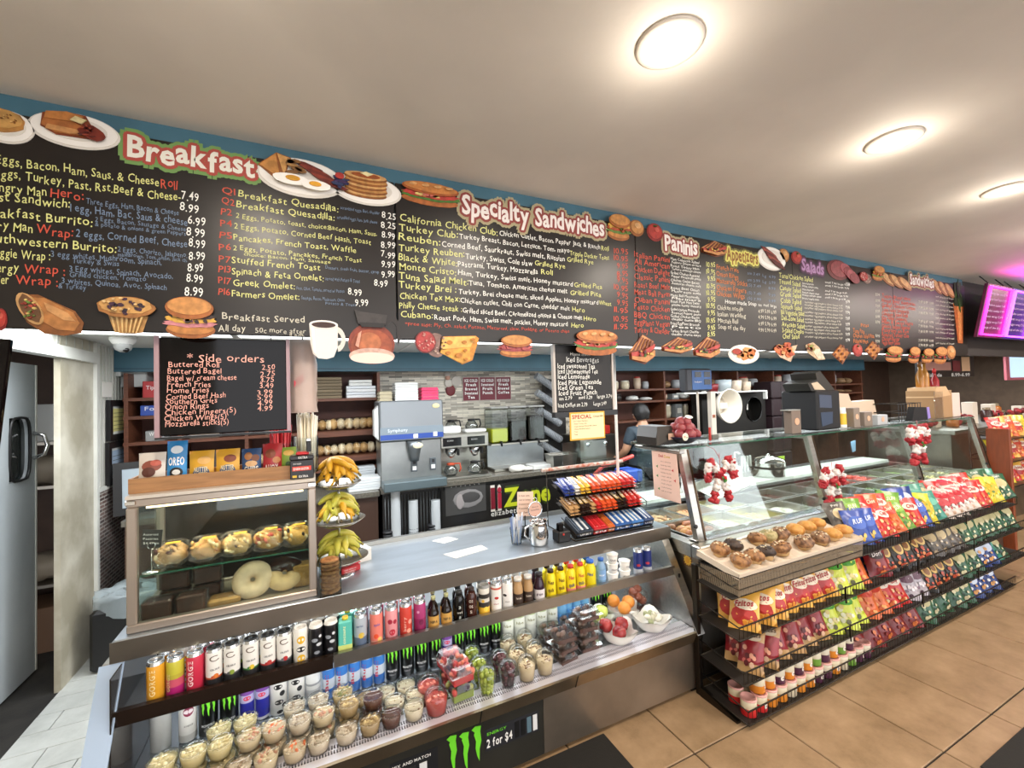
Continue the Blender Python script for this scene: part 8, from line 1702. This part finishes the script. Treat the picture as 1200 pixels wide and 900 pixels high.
# fryer / toaster area
ts = thing('toaster_station', 'low stainless station with red trays behind the yellow special sign', 'machine', (2.90, 4.05, .876)); G().bbox(-.24, .26, -.1, .3, 0, .30, steel_d, .006).build('body', ts); G().bbox(-.22, .24, -.14, -.1, .0, .03, steel, .003).build('crumb_tray', ts)
for k, x in enumerate((-.14, .10)): G().bbox(x - .10, x + .09, -.08, .1, .301, .40, c('#a8241c', .4), .006).build('red_tray', ts); G().ell((x, -.1, .20), (.03, .02, .03), chrome, 10, 6).build('knob', ts)
t = thing('utensil_bin', 'blue plastic bin with red handle behind the candy rack', 'bin', (2.42, 3.10, 0)); G().box(-.28, .35, -.15, .15, 0, .84, c('#2a2622', .5)).build('bin_stand', t); G().bbox(-.22, .08, -.1, .1, .841, .93, c('#274a9c', .4), .008).bbox(.10, .26, -.1, .1, .841, .95, c('#2c54b0', .4), .008).build('blue_bin', t); G().tube([(-.2, 0, .93), (-.1, 0, 1.0), (.1, 0, 1.03), (.24, 0, 1.06)], .018, c('#c8483c', .4), 7).build('red_handle', t)
# shelves: left unit, centre-left and right
def shelf_unit(nm, lab, x0, x1, y0, y1, z0, z1, zs_, xs_, cat='shelf'):
    t = thing(nm, lab, cat, (0, 0, 0))
    for z in zs_: G().box(x0, x1, y0, y1, z - .012, z + .012, wood).build('shelf_board', t)
    for x in xs_: G().box(x - .013, x + .013, y0 - .002, y1, z0, z1, wood).build('shelf_upright', t)
    G().box(x0, x1, y1 - .008, y1, z0, z1, mat('shelf_back_brown', '#51281a', .6, noise=.2)).build('back_panel', t); return t
shelf_unit('wooden_shelf', 'brown wooden wall shelf of bread and paper bags left of the drink dispenser', -.02, .585, 4.18, 4.48, 1.0, 1.90, [1.02, 1.13, 1.36, 1.655], [-.005, .57])
for z_ in (1.13, 1.36): G().bbox(-.02, .585, 4.165, 4.18, z_ - .04, z_ + .012, wood, .003).build('shelf_front_strip', D.objects['wooden_shelf'])
shelf_unit('wooden_shelf', 'brown wooden wall shelf at the far left behind the side-orders board', -1.30, -.06, 4.18, 4.48, .9, 1.90, [1.10, 1.36, 1.56, 1.70], [-1.28, -.95, -.50, -.08])
G().box(-1.19, .50, 3.85, 4.46, .0, .82, c('#4a3226', .5)).box(-1.20, .51, 3.82, 4.48, .82, .86, m_gran).build('left_cabinet', None, 'long cabinet with grey counter top under the left wooden shelves', 'cabinet')
RS = shelf_unit('wooden_shelf', 'long brown wooden wall shelf right of the drink area, behind the worker', 3.30, 8.8, 4.18, 4.48, .0, 1.90, [.9, 1.28, 1.52, 1.67], [3.33, 4.15, 4.80, 5.55, 6.35, 7.15, 7.95, 8.75])
# contents of the shelves
zc = 0
def bread(x, y, z, s, col, nm, k, grp=None):
    t = thing('bread_bag', nm, 'bread', (x, y, z), 0, grp); 
    for q in range(3): G().ell(((q - 1) * s * .5, 0, s * .42), (s * .30, s * .45, s * .40), c(['#dcc398', '#c9a26a', '#e6d6b4'][(k + q) % 3], .6), 10, 7, wob=.08, seed=q + k).build('bread_roll', t)
    G().ell((0, 0, s * .46), (s * .85, s * .52, s * .45), film, 12, 8, wob=.1, seed=k).build('film', t)
for k, (x, s) in enumerate(((.08, .12), (.24, .13), (.38, .13), (.50, .13))): bread(x, 4.3, 1.373, s, 0, 'bag of round bread rolls on the upper bread shelf, %s' % on(k), k, 'bread on the upper shelf')
for k, (x, s) in enumerate(((.06, .12), (.18, .12), (.31, .13), (.44, .13))): bread(x, 4.3, 1.143, s, 1, 'bag of pale bread on the lower bread shelf, %s' % on(k), k, 'bread on the lower shelf')
def stack(nm, lab, x, y, z, w_, d_, n, hh, cols_, cat):
    t = thing(nm, lab, cat, (x, y, z)); rn_ = random.Random(n)
    for q in range(n): dx = rn_.uniform(-.004, .004); G().bbox(-w_ / 2 + dx, w_ / 2 + dx, -d_ / 2, d_ / 2, q * hh, q * hh + hh * .9, c(cols_[q % len(cols_)], .7), .002).build('sheet_pack', t)
stack('paper_bag_stack', 'stack of flat brown paper bags on the top shelf', .13, 4.3, 1.668, .24, .18, 7, .028, ['#7a6a52', '#6c5e48'], 'bags')
stack('foam_tray_stack', 'stack of white foam trays on the top shelf', .42, 4.3, 1.668, .26, .18, 4, .028, ['#dcdcdc', '#cfd2d6'], 'trays'); stack('foam_tray_stack', 'smaller stack of white foam lids on the foam trays', .41, 4.3, 1.7805, .20, .16, 2, .028, ['#d8d8d4'], 'trays')
stack('napkin_pile', 'white folded napkins piled on the counter behind the bananas', .40, 4.0, .861, .26, .18, 5, .022, ['#dfe2e2', '#d4d8da'], 'napkins'); stack('napkin_pile', 'taller pile of white sheets behind the napkins', .43, 4.22, .861, .18, .14, 8, .022, ['#cfd4d8'], 'napkins')
for k, (x, z, w_, h_, cc, tx) in enumerate(((-1.14, 1.712, .11, .13, '#b02a2c', 'Tips'), (-1.14, 1.572, .14, .08, '#2c4a9c', 'Foil'), (-1.12, 1.372, .12, .08, '#8a8a88', 'Wrap'), (-.80, 1.372, .2, .12, '#6a5a4c', ''), (-.62, 1.572, .16, .1, '#4a4a48', ''), (-.78, 1.112, .22, .15, '#3a3430', ''), (-.30, 1.372, .14, .12, '#5c4a3c', ''))):
    t = thing('shelf_box', '%s box on the far left wooden shelf, %s' % (['red', 'blue', 'grey', 'brown', 'dark grey', 'black', 'small brown'][k], ['top compartment', 'second compartment', 'third compartment', 'second bay', 'second bay, upper', 'second bay, bottom', 'right bay'][k]), 'box', (x, 4.3, z)); G().bbox(-w_ / 2, w_ / 2, -.07, .07, 0, h_, c(cc, .4), .003).build('box', t)
    if tx: G().text(tx, lambda a, b: (-w_ * .3 + a, -.0712, h_ * .5 + b), .03, white, width=w_ * .6).build('lettering', t)
for k in range(3): bread(-.36 + k * .13, 4.3, 1.112, .11, 0, 'wrapped sandwich roll on the far left shelf, %s' % on(k), k, 'wrapped rolls on the left shelf')
rn = random.Random(5); desc = ['white folded cloth', 'silver bowl', 'grey carton', 'cream tub', 'dark jar', 'brown parcel', 'red-capped jar', 'steel tin']
cc_ = ['#d8d6d0', '#b4b6b8', '#8a8c8c', '#d8ccb0', '#2c2420', '#8a6a48', '#a83a30', '#a0a2a4']
bays = [3.33, 4.15, 4.80, 5.55, 6.35, 7.15, 7.95, 8.75]
for b in range(7):
    x0_, x1_ = bays[b] + .03, bays[b + 1] - .03
    for zi, z in enumerate((1.292 if b != 0 else None, 1.532, 1.682)):
        if z is None: continue
        hmax = [.20, .12, .20][zi]; x = x0_ + .02; q = 0
        while x < x1_ - .12:
            k = rn.randrange(8); w_ = rn.uniform(.09, .2); w_ = min(w_, x1_ - x - .01); h_ = hmax * rn.uniform(.5, .9)
            lab = '%s, %s in bay %s, %s wall shelf level' % (desc[k], on(q), ['one', 'two', 'three', 'four', 'five', 'six', 'seven'][b], ['lower', 'middle', 'upper'][zi])
            if k in (0, 5): G().ell((0, 0, h_ * .35), (w_ * .45, .08, h_ * .35), c(cc_[k], .6), 12, 7, wob=.25, seed=q).build(['folded_cloth', 'parcel'][k == 5], None, lab, 'supplies', 'supplies on the wall shelf', (x + w_ / 2, 4.32, z + .0))
            elif k in (1, 3, 4, 6, 7):
                r_ = min(w_ * .42, .075); t = G().lathe([(r_ * .8, 0), (r_, h_ * .3), (r_, h_ * .85), (r_ * .85, h_ * .86)], c(cc_[k] if k != 6 else '#c9b49c', .3), 16).build(['x', 'bowl', 'x', 'tub', 'jar', 'x', 'jar', 'tin'][k], None, lab, 'supplies', 'supplies on the wall shelf', (x + w_ / 2, 4.32, z)); G().lathe([(r_ * .87, h_ * .865), (r_ * .87, h_ * .98), (0, h_)], c(cc_[k] if k != 3 else '#e6e2d8', .3), 16, capb=False).build('lid', t)
            else: t = G().bbox(-w_ / 2, w_ / 2, -.07, .07, 0, h_, c(cc_[k], .5), .003).build('carton', None, lab, 'supplies', 'supplies on the wall shelf', (x + w_ / 2, 4.32, z)); G().box(-w_ * .3, w_ * .3, -.0715, -.0705, h_ * .3, h_ * .7, paper).build('label', t)
            x += w_ + rn.uniform(.02, .09); q += 1
# black cabinet with round opening, rail with white funnel, crates
kb = thing('black_cabinet', 'large matt black board with a round dark opening behind the deli counter', 'cabinet', (4.55, 3.95, 0)); g = G(); x0_, x1_, z0_, z1_ = 0, 1.25, .0, 1.63; cxh, czh, rh = 1.0, 1.36, .165
ring = [(cxh + rh * math.cos(6.2832 * q / 24), czh + rh * math.sin(6.2832 * q / 24)) for q in range(24)]
mk = mat('matt_black', '#16130f', .55)
g.box(x0_, x1_, 0, .18, 0, czh - rh - .02, mk).box(x0_, x1_, 0, .18, czh + rh + .02, z1_, mk).box(x0_, cxh - rh - .02, 0, .18, czh - rh - .02, czh + rh + .02, mk).box(cxh + rh + .02, x1_, 0, .18, czh - rh - .02, czh + rh + .02, mk); g.box(x0_, x1_, .17, .18, 0, z1_, mk)
sq = []
for q in range(24):
    a = 6.2832 * q / 24; ca, sa = math.cos(a), math.sin(a); k_ = (rh + .02) / max(abs(ca), abs(sa)); sq.append((cxh + ca * k_, czh + sa * k_))
g.add([(p[0], 0, p[1]) for p in ring] + [(p[0], 0, p[1]) for p in sq], [(q, (q + 1) % 24, 24 + (q + 1) % 24, 24 + q) for q in range(24)], mk); g.build('board', kb)
G().tube([(p[0], -.004, p[1]) for p in ring], .008, blackg, 6, closed=True).build('opening_rim', kb); G().box(.90, 1.02, .1, .104, 1.35, 1.43, paper).build('note', kb)
rl = thing('white_rail', 'white rail shelf on the black board with a bracket, holding jars', 'shelf', (4.45, 3.86, 1.60)); G().bbox(-.35, 1.20, -.05, .08, 0, .02, white, .003).build('rail', rl); G().bbox(1.17, 1.20, -.05, .0, -.10, 0, white, .002).build('bracket', rl)
for k, (x, w_, h_, cc) in enumerate(((.0, .06, .08, '#dcd8d0'), (.16, .14, .10, '#7a1c22'), (.36, .20, .15, '#aab4b8'), (.60, .14, .14, '#e0cdb8'), (.80, .12, .12, '#d8c4ac'))): t = G().lathe([(w_ * .42, 0), (w_ * .48, h_ * .5), (w_ * .5, h_)], c(cc, .4), 14).build('rail_container', None, '%s container on the white rail, %s' % (['small white', 'dark red', 'large grey', 'cream', 'beige'][k], on(k)), 'container', None, (4.50 + x, 3.87, 1.6205)); t.name = 'container'
fb = thing('white_bowl', 'large white bowl hanging on its side in front of the black board', 'bowl', (4.66, 3.62, 1.44)); G().lathe([(.10, .16), (.17, .06), (.20, 0), (.215, .0), (.185, .07), (.11, .17), (0, .175)], c('#dcd2c2', .3), 28, capb=False).xf(Matrix.Rotation(R(-90), 4, 'X') @ Matrix.Rotation(.0, 4, 'Y')).build('bowl', fb)
G().box(-.06, .07, .10, .102, -.03, .04, c('#e6dece', .5)).build('bowl_label', fb); G().tube([(0, .1, .1), (0, .2, .17)], .004, white, 5).build('hook', fb)
cr = thing('bottle_crates', 'tall stack of dark purple plastic crates right of the black board', 'crates', (6.05, 4.0, 0))
for q in range(7):
    for s_ in range(2): G().bbox(-.2 + s_ * .20, -.005 + s_ * .20, -.12, .16, q * .25, q * .25 + .24, mat('crate_purple', '#2c1c20', .5), .012).build('crate', cr)
t = thing('paper_note', 'small white paper hanging on the dark plastic crates', 'note', (6.10, 3.872, 1.42)); G().prism([(0, 0, 0), (.07, 0, .02), (.09, 0, .14), (.01, 0, .16)], (0, .002, 0), paper).build('sheet', t)
sh2 = thing('worktop', 'stainless worktop behind the deli counter below the black board', 'counter', (0, 0, 0)); G().box(3.3, 8.7, 3.55, 4.16, .86, .90, steel_d).build('top', sh2) if False else D.objects.remove(sh2)
# ---------------------------------------------------------------- worker seen from behind
pn = thing('person', 'worker in a dark blue-grey shirt seen from behind, head bowed, at the back shelves', 'person', (3.29, 3.62, 0))
skin = mat('skin', '#b98a6c', .5); hair = mat('black_hair', '#14100e', .55, noise=.3, nscale=80, bump=.6, bscale=120); shirt = mat('slate_shirt', '#36424c', .8, noise=.15, nscale=20, bump=.2); trs = mat('dark_trousers', '#1c1c20', .8)
def skin_mesh(nm, nodes, edges, m, parent, root=0, lv=2):
    me = D.meshes.new(nm); me.from_pydata([n[0] for n in nodes], edges, []); me.materials.append(m); o = D.objects.new(nm, me); C.objects.link(o); o.parent = parent
    sk = o.modifiers.new('skin', 'SKIN'); sk.use_smooth_shade = True
    for i, n in enumerate(nodes): me.skin_vertices[0].data[i].radius = n[1] if isinstance(n[1], tuple) else (n[1], n[1])
    me.skin_vertices[0].data[root].use_root = True
    o.modifiers.new('sub', 'SUBSURF').levels = lv; o.modifiers['sub'].render_levels = lv; return o
N = [((0, 0, .92), (.15, .11)), ((0, .0, 1.08), (.14, .10)), ((0, .01, 1.22), (.17, .11)), ((0, .0, 1.33), (.10, .09)), ((0, -.005, 1.39), .052), ((0, .0, 1.43), .05),
     ((-.17, .0, 1.29), .06), ((-.235, .03, 1.08), .047), ((-.20, .20, .98), .038), ((-.17, .26, .97), .03), ((.17, .0, 1.29), .06), ((.235, .03, 1.08), .047), ((.20, .20, .98), .038), ((.17, .26, .97), .03),
     ((-.09, .0, .84), .09), ((-.10, -.0, .48), .065), ((-.10, -.01, .09), .045), ((-.10, .09, .035), .035), ((.09, .0, .84), .09), ((.10, 0, .48), .065), ((.10, -.01, .09), .045), ((.10, .09, .035), .035)]
Ed = [(0, 1), (1, 2), (2, 3), (3, 4), (4, 5), (2, 6), (6, 7), (7, 8), (8, 9), (2, 10), (10, 11), (11, 12), (12, 13), (0, 14), (14, 15), (15, 16), (16, 17), (0, 18), (18, 19), (19, 20), (20, 21)]
skin_mesh('body', N, Ed, skin, pn)
def shell(N_, k): return [(n[0], tuple(v * k + .006 for v in (n[1] if isinstance(n[1], tuple) else (n[1], n[1])))) for n in N_]
sel = [0, 1, 2, 3, 6, 7, 10, 11]; Ns = shell([N[i] for i in sel], 1.2); Ns[3] = ((0, 0, 1.345), (.085, .075)); Ns[5] = ((-.225, .02, 1.13), .06); Ns[7] = ((.225, .02, 1.13), .06); Ns.append(((0, 0, .82), (.20, .15))); skin_mesh('shirt', Ns, [(0, 8), (0, 1), (1, 2), (2, 3), (2, 4), (4, 5), (2, 6), (6, 7)], shirt, pn)
sel = [0, 14, 15, 16, 18, 19, 20]; skin_mesh('trousers', shell([N[i] for i in sel], 1.08), [(0, 1), (1, 2), (2, 3), (0, 4), (4, 5), (5, 6)], trs, pn)
for s_ in (-1, 1): G().bbox(-.045, .045, -.09, .16, 0, .075, black, .02).build('shoe', pn, loc=(s_ * .10, 0, 0))
hd = G(); 
def headf(u, v):
    a, th = u * 6.2832, math.pi * v; st = math.sin(th); x = .073 * st * math.cos(a); y = .092 * st * math.sin(a); z = .112 * math.cos(th)
    if z < 0: x *= 1 + z * 1.8; y = y * (1 + z * 1.0) + (-z) * .12
    return (x, y, z)
hd.grid(headf, 24, 18, skin)
for s_ in (-1, 1): hd.ell((s_ * .075, -.005, -.012), (.010, .018, .030), skin, 8, 8); hd.ell((s_ * .028, .088, .005), (.012, .006, .007), white, 8, 6); hd.ell((s_ * .028, .094, .005), (.005, .003, .005), black, 6, 5)
hd.ell((0, .102, -.02), (.012, .014, .022), skin, 8, 6).ell((0, .098, -.055), (.024, .006, .007), c('#9a5a50', .5), 8, 5)
h_o = hd.build('head', pn, loc=(0, .025, 1.50), rot=(R(-14), 0, R(12)))
def hairf(u, v):
    a, th = u * 6.2832, math.pi * v * .74; st = math.sin(th); k_ = 1.12 if math.sin(a) < .35 else 1.05; q = 1 + .03 * math.sin(a * 9) + .02 * math.sin(v * 20)
    z = .122 * math.cos(th)
    if math.sin(a) > .5 and z < .03: z = .03
    return (.078 * st * math.cos(a) * k_ * q, .097 * st * math.sin(a) * k_ * q, z)
G().grid(hairf, 28, 14, hair).build('hair', h_o)
for s_ in (-1, 1):                                                # hands with five fingers resting on the work
    hn = [((0, 0, 0), (.022, .014)), ((0, .045, -.002), (.026, .012)), ((0, .07, -.004), (.026, .010))]; he = [(0, 1), (1, 2)]
    for f_, (fx, fl) in enumerate(((-.024, .055), (-.008, .066), (.008, .062), (.023, .05))): b0 = len(hn); hn += [((fx, .08, -.004), .0085), ((fx * 1.15, .08 + fl * .5, -.014), .008), ((fx * 1.15, .08 + fl * .85, -.034), .007)]; he += [(2, b0), (b0, b0 + 1), (b0 + 1, b0 + 2)]
    b0 = len(hn); hn += [((-s_ * .034, .03, -.006), .0095), ((-s_ * .05, .055, -.016), .009), ((-s_ * .052, .078, -.024), .0075)]; he += [(0, b0), (b0, b0 + 1), (b0 + 1, b0 + 2)]
    o = skin_mesh('hand', hn, he, skin, pn, 0, 1); o.location = (s_ * .165, .265, .97)
pn.scale = (.94,) * 3; pn.location.y = 3.66
pt_ = thing('prep_table', 'low steel prep table in front of the worker', 'table', (3.45, 4.02, 0)); G().bbox(-.27, .27, -.13, .13, .90, .93, steel_d, .003).build('table_top', pt_); [G().box(x, x + .03, y, y + .03, 0, .90, steel_d).build('leg', pt_) for x in (-.25, .22) for y in (-.12, .09)]
# ---------------------------------------------------------------- far left corner
for k, (z0_, z1_, yl, yr, cc, lab) in enumerate(((1.40, 1.70, 4.04, 4.46, '#d9cf86', 'black framed yellow certificate, upper of two on the white wall panel'), (1.08, 1.39, 4.02, 4.44, '#9fb2c8', 'black framed blue-headed certificate, lower of two on the white wall panel'))):
    t = thing('picture_frame', lab, 'picture', (-1.349, 0, 0)); g = G(); f_ = .045
    g.box(0, .025, yl, yr, z0_, z0_ + f_, black).box(0, .025, yl, yr, z1_ - f_, z1_, black).box(0, .025, yl, yl + f_, z0_ + f_, z1_ - f_, black).box(0, .025, yr - f_, yr, z0_ + f_, z1_ - f_, black); g.build('frame', t)
    G().box(0, .010, yl + f_, yr - f_, z0_ + f_, z1_ - f_, c('#dfe0dc', .4)).box(.010, .012, yl + f_ + .02, yr - f_ - .02, z0_ + f_ + .02, z1_ - f_ - .02, c(cc, .5)).build('certificate', t)
    g = G(); [g.box(.012, .0126, yl + f_ + .05, yr - f_ - .05 - .02 * (q % 2), z0_ + .08 + q * .03, z0_ + .084 + q * .03, c('#5a5a50', .6)) for q in range(5)]; g.build('print_lines', t)
t = thing('picture_frame', 'larger black frame with a pale sheet leaning on the counter in the left corner', 'picture', (-1.14, 4.06, .8605), rot=(R(-10), 0, R(20))); g = G(); g.box(-.17, .17, 0, .02, 0, .05, black).box(-.17, .17, 0, .02, .33, .38, black).box(-.17, -.12, 0, .02, .05, .33, black).box(.12, .17, 0, .02, .05, .33, black); g.build('frame', t); G().box(-.12, .12, .005, .012, .05, .33, c('#a8b4bc', .3)).build('certificate', t)
t = thing('electrical_box', 'white metal electrical cabinet with a black cord high in the left corner', 'electrical box', (-1.352, 4.30, 1.80)); G().bbox(0, .16, 0, .17, 0, .26, c('#c9cbc8', .4), .005).build('cabinet', t); G().box(.161, .163, .01, .16, .01, .25, c('#d2d4d0', .4)).build('cabinet_door', t); G().tube([(.05, -.01, .12), (.03, -.05, .15), (.04, -.03, .24), (.10, .02, .275), (.12, .08, .262)], .005, black, 6).build('cord', t); G().bbox(.0, .03, -.08, -.04, .08, .14, c('#c9c9c4', .4), .004).build('outlet', t)
t = thing('paper_note', 'small white paper note taped above the upper certificate', 'note', (-1.35, 3.98, 1.72)); G().box(0, .004, 0, .16, 0, .11, paper).build('sheet', t)
t = thing('waste_bin', 'black waste bin with clear liner bag in the corner by the mosaic wall', 'bin', (-1.11, 3.68, 0)); G().bbox(-.16, .2, -.14, .14, 0, .38, c('#0f0e0d', .5), .02).build('bin_body', t); G().grid(lambda u, v: ((.20 * math.cos(u * 6.2832) * (1 - .75 * max(0, v - .5) * 2) + .02) + .012 * math.sin(u * 50), .165 * math.sin(u * 6.2832) * (1 - .75 * max(0, v - .5) * 2), .33 + .12 * min(1, v * 2) ** .6 + .015 * math.sin(u * 31 + v * 9)), 28, 8, mat('liner_film', '#b8c4c8', .2, alpha=.5, bump=.5)).build('liner_bag', t)
t = thing('low_wood_box', 'narrow orange-brown cabinet side below the counter in the left corner', 'cabinet', (-1.28, 3.75, 0)); D.objects.remove(t)
# dark hanging board at the far left edge
t = thing('side_order_board', 'dark hanging board cut off by the left edge of the photo', 'menu board', (-1.10, 2.0, 1.40), rot=(0, R(5), 0)); G().bbox(-.17, .145, 0, .02, 0, .50, mat('glossy_black_screen', '#0c0808', .06), .003).build('board_panel', t); G().box(-.175, .15, -.003, .023, -.01, 0, c('#2a3048', .3)).build('frame', t)
# ================================================================ far right: neon menu screens, poster board, window
NY = 1.90
for k, (x0_, x1_, cc, c2, lab) in enumerate(((5.93, 6.50, '#ff2fd0', '#6a2450', 'menu board with magenta neon border right of the long board'), (6.52, 7.12, '#c04cff', '#4a2a7c', 'menu board with violet neon border, second from the long board'), (7.14, 7.80, '#22e05a', '#0f4a2a', 'menu board with green neon border at the right edge of the photo'))):
    t = thing('neon_menu', lab, 'menu board', (0, NY - .06, 2.09), rot=(R(11), 0, 0)); G().bbox(x0_, x1_, 0, .03, 0, .52, mat('neon_board_' + str(k), c2, .3, noise=.3, nscale=3), .004).build('board_panel', t)
    G().tube([(x0_ + .03, -.012, .03), (x1_ - .03, -.012, .03), (x1_ - .03, -.012, .49), (x0_ + .03, -.012, .49)], .011, mat('neon_' + str(k), cc, .4, emit=4.5), 6, closed=True).build('neon_tube', t)
    g = G(); [g.text(['turkey ham swiss 8.99', 'roast beef hero 9.99', 'chicken cutlet 9.49', 'italian combo 9.99', 'tuna wrap 8.49', 'veggie wrap 7.99', 'soup of the day'][q], lambda a, b, q=q: (x0_ + .08 + a, -.002, .42 - q * .055 + b), .024, c('#c9a8cc', .5), width=.4, off=.01) for q in range(7)]; g.build('lettering', t)
    G().tube([(x0_ + .1, .015, .51), (x0_ + .1, .12, .61)], .005, black, 5).tube([(x1_ - .1, .015, .51), (x1_ - .1, .12, .61)], .005, black, 5).build('hanger', t)
    area('neon_glow', ((x0_ + x1_) / 2, NY - .30, 2.35), .5, .5, [5, 4, 3][k], tuple(lin(cc)), (R(-90 - 20), 0, 0))
G().box(6.06, 9.2, 1.99, 2.05, 1.93, 2.699, c('#2b2422', .5)).build('wall_fascia_right', kind='structure')
t = thing('poster_board', 'dark hanging board with food pictures and white prices under the neon menus', 'menu board', (0, 2.45, 0)); G().bbox(6.28, 7.75, 0, .02, 1.72, 2.05, c('#241c1a', .4), .003).build('board_panel', t)
g = G(); g.box(6.35, 7.1, -.004, 0, 1.80, 1.90, c('#a8786a', .5)).box(7.15, 7.35, -.004, 0, 1.79, 1.92, c('#6e2428', .5)).box(7.40, 7.62, -.004, 0, 1.79, 1.97, c('#c8a07c', .5)); g.build('food_picture', t)
G().text('Bagels', lambda a, b: (6.6 + a, -.004, 1.93 + b), .05, white, width=.5, off=.02).text('Salads', lambda a, b: (6.5 + a, -.004, 1.725 + b), .04, white, width=.35, off=.02).text('8.99-6.99', lambda a, b: (7.1 + a, -.004, 1.725 + b), .04, white, width=.5, off=.02).build('lettering', t); G().tube([(7.1, .01, 2.02), (7.1, .01, 2.099)], .006, black, 5).build('hanger', t)
t = thing('bright_window', 'bright pale blue window with pink frame at the far right', 'screen', (0, 2.6, 0)); G().bbox(9.3, 10.3, 0, .03, 1.66, 2.05, c('#c86a78', .4), .004).build('frame', t); G().box(9.42, 10.25, -.003, 0, 1.70, 2.01, mat('window_glow', '#b8d4ee', .4, emit=.9)).build('window_pane', t)  # window pane, its daylight put in as an even glow
# second counter further right with red decorations
c2_ = thing('far_counter', 'far service counter beyond the deli counter with red holiday decorations', 'counter', (0, 0, 0)); G().box(6.15, 10.0, 2.15, 2.9, 0, 1.10, steel_d).build('counter_body', c2_); G().box(6.1, 10.0, 2.1, 2.95, 1.10, 1.14, steel).build('countertop', c2_)
rn = random.Random(9)
for k in range(16):
    x = 6.25 + k * .22; h_ = rn.uniform(.10, .32); kk = k % 4; cc = ['#8c1c22', '#cfc4b4', '#b0672e', '#3a2420'][kk]
    nm = ['red poinsettia bunch', 'white paper box', 'amber jar', 'dark tin'][kk]; lab = '%s on the far counter, %s' % (nm, on(k)); loc = (x, 2.4 + rn.uniform(-.1, .1), 1.1405)
    if kk == 0: g = G(); [g.ell((rn.uniform(-.08, .08), rn.uniform(-.05, .05), rn.uniform(.03, .12)), (.045, .03, .02), c(['#8c1c22', '#a82a2c', '#6a1418'][q % 3], .5), 7, 5, rot=(rn.random() * 3,) * 3) for q in range(12)]; g.ell((0, 0, .035), (.06, .05, .035), c('#2c3a20', .6), 8, 6); g.build('poinsettia', None, lab, 'decoration', None, loc)
    elif kk == 1: G().bbox(-.07, .07, -.05, .05, 0, h_, c(cc, .5), .004).build('paper_box', None, lab, 'box', None, loc)
    else: t = G().lathe([(.05, 0), (.055, .01), (.055, h_ * .7), (.035, h_ * .8)], c(cc, .25), 14).build(['jar', 'tin'][kk == 3], None, lab, 'jar', None, loc); G().lathe([(.037, h_ * .8), (.037, h_ * .95), (0, h_ * .96)], c('#7a6a50', .4), 12, capb=False).build('lid', t)
# a few labels are completed here: every top-level object carries label and category
for o in C.objects:
    if o.name.split('.')[0] in ('chalk_lettering', 'red_tinsel', 'white_tinsel', 'lid_stack', 'food_filling', 'topping', 'wire_column', 'air_grille', 'tap_button', 'packets', 'lettering', 'bag_print', 'pack_print'): o['kind'] = 'stuff'
for o in list(C.objects):
    if o.parent is None and o.type in ('MESH', 'EMPTY') and not o.get('kind') and not o.get('category'):
        b_ = o.name.split('.')[0].replace('_', ' '); o['category'] = {'drink can': 'can', 'deli tub': 'tub'}.get(b_, ' '.join(b_.split()[-2:]) if len(b_.split()) > 1 else b_)
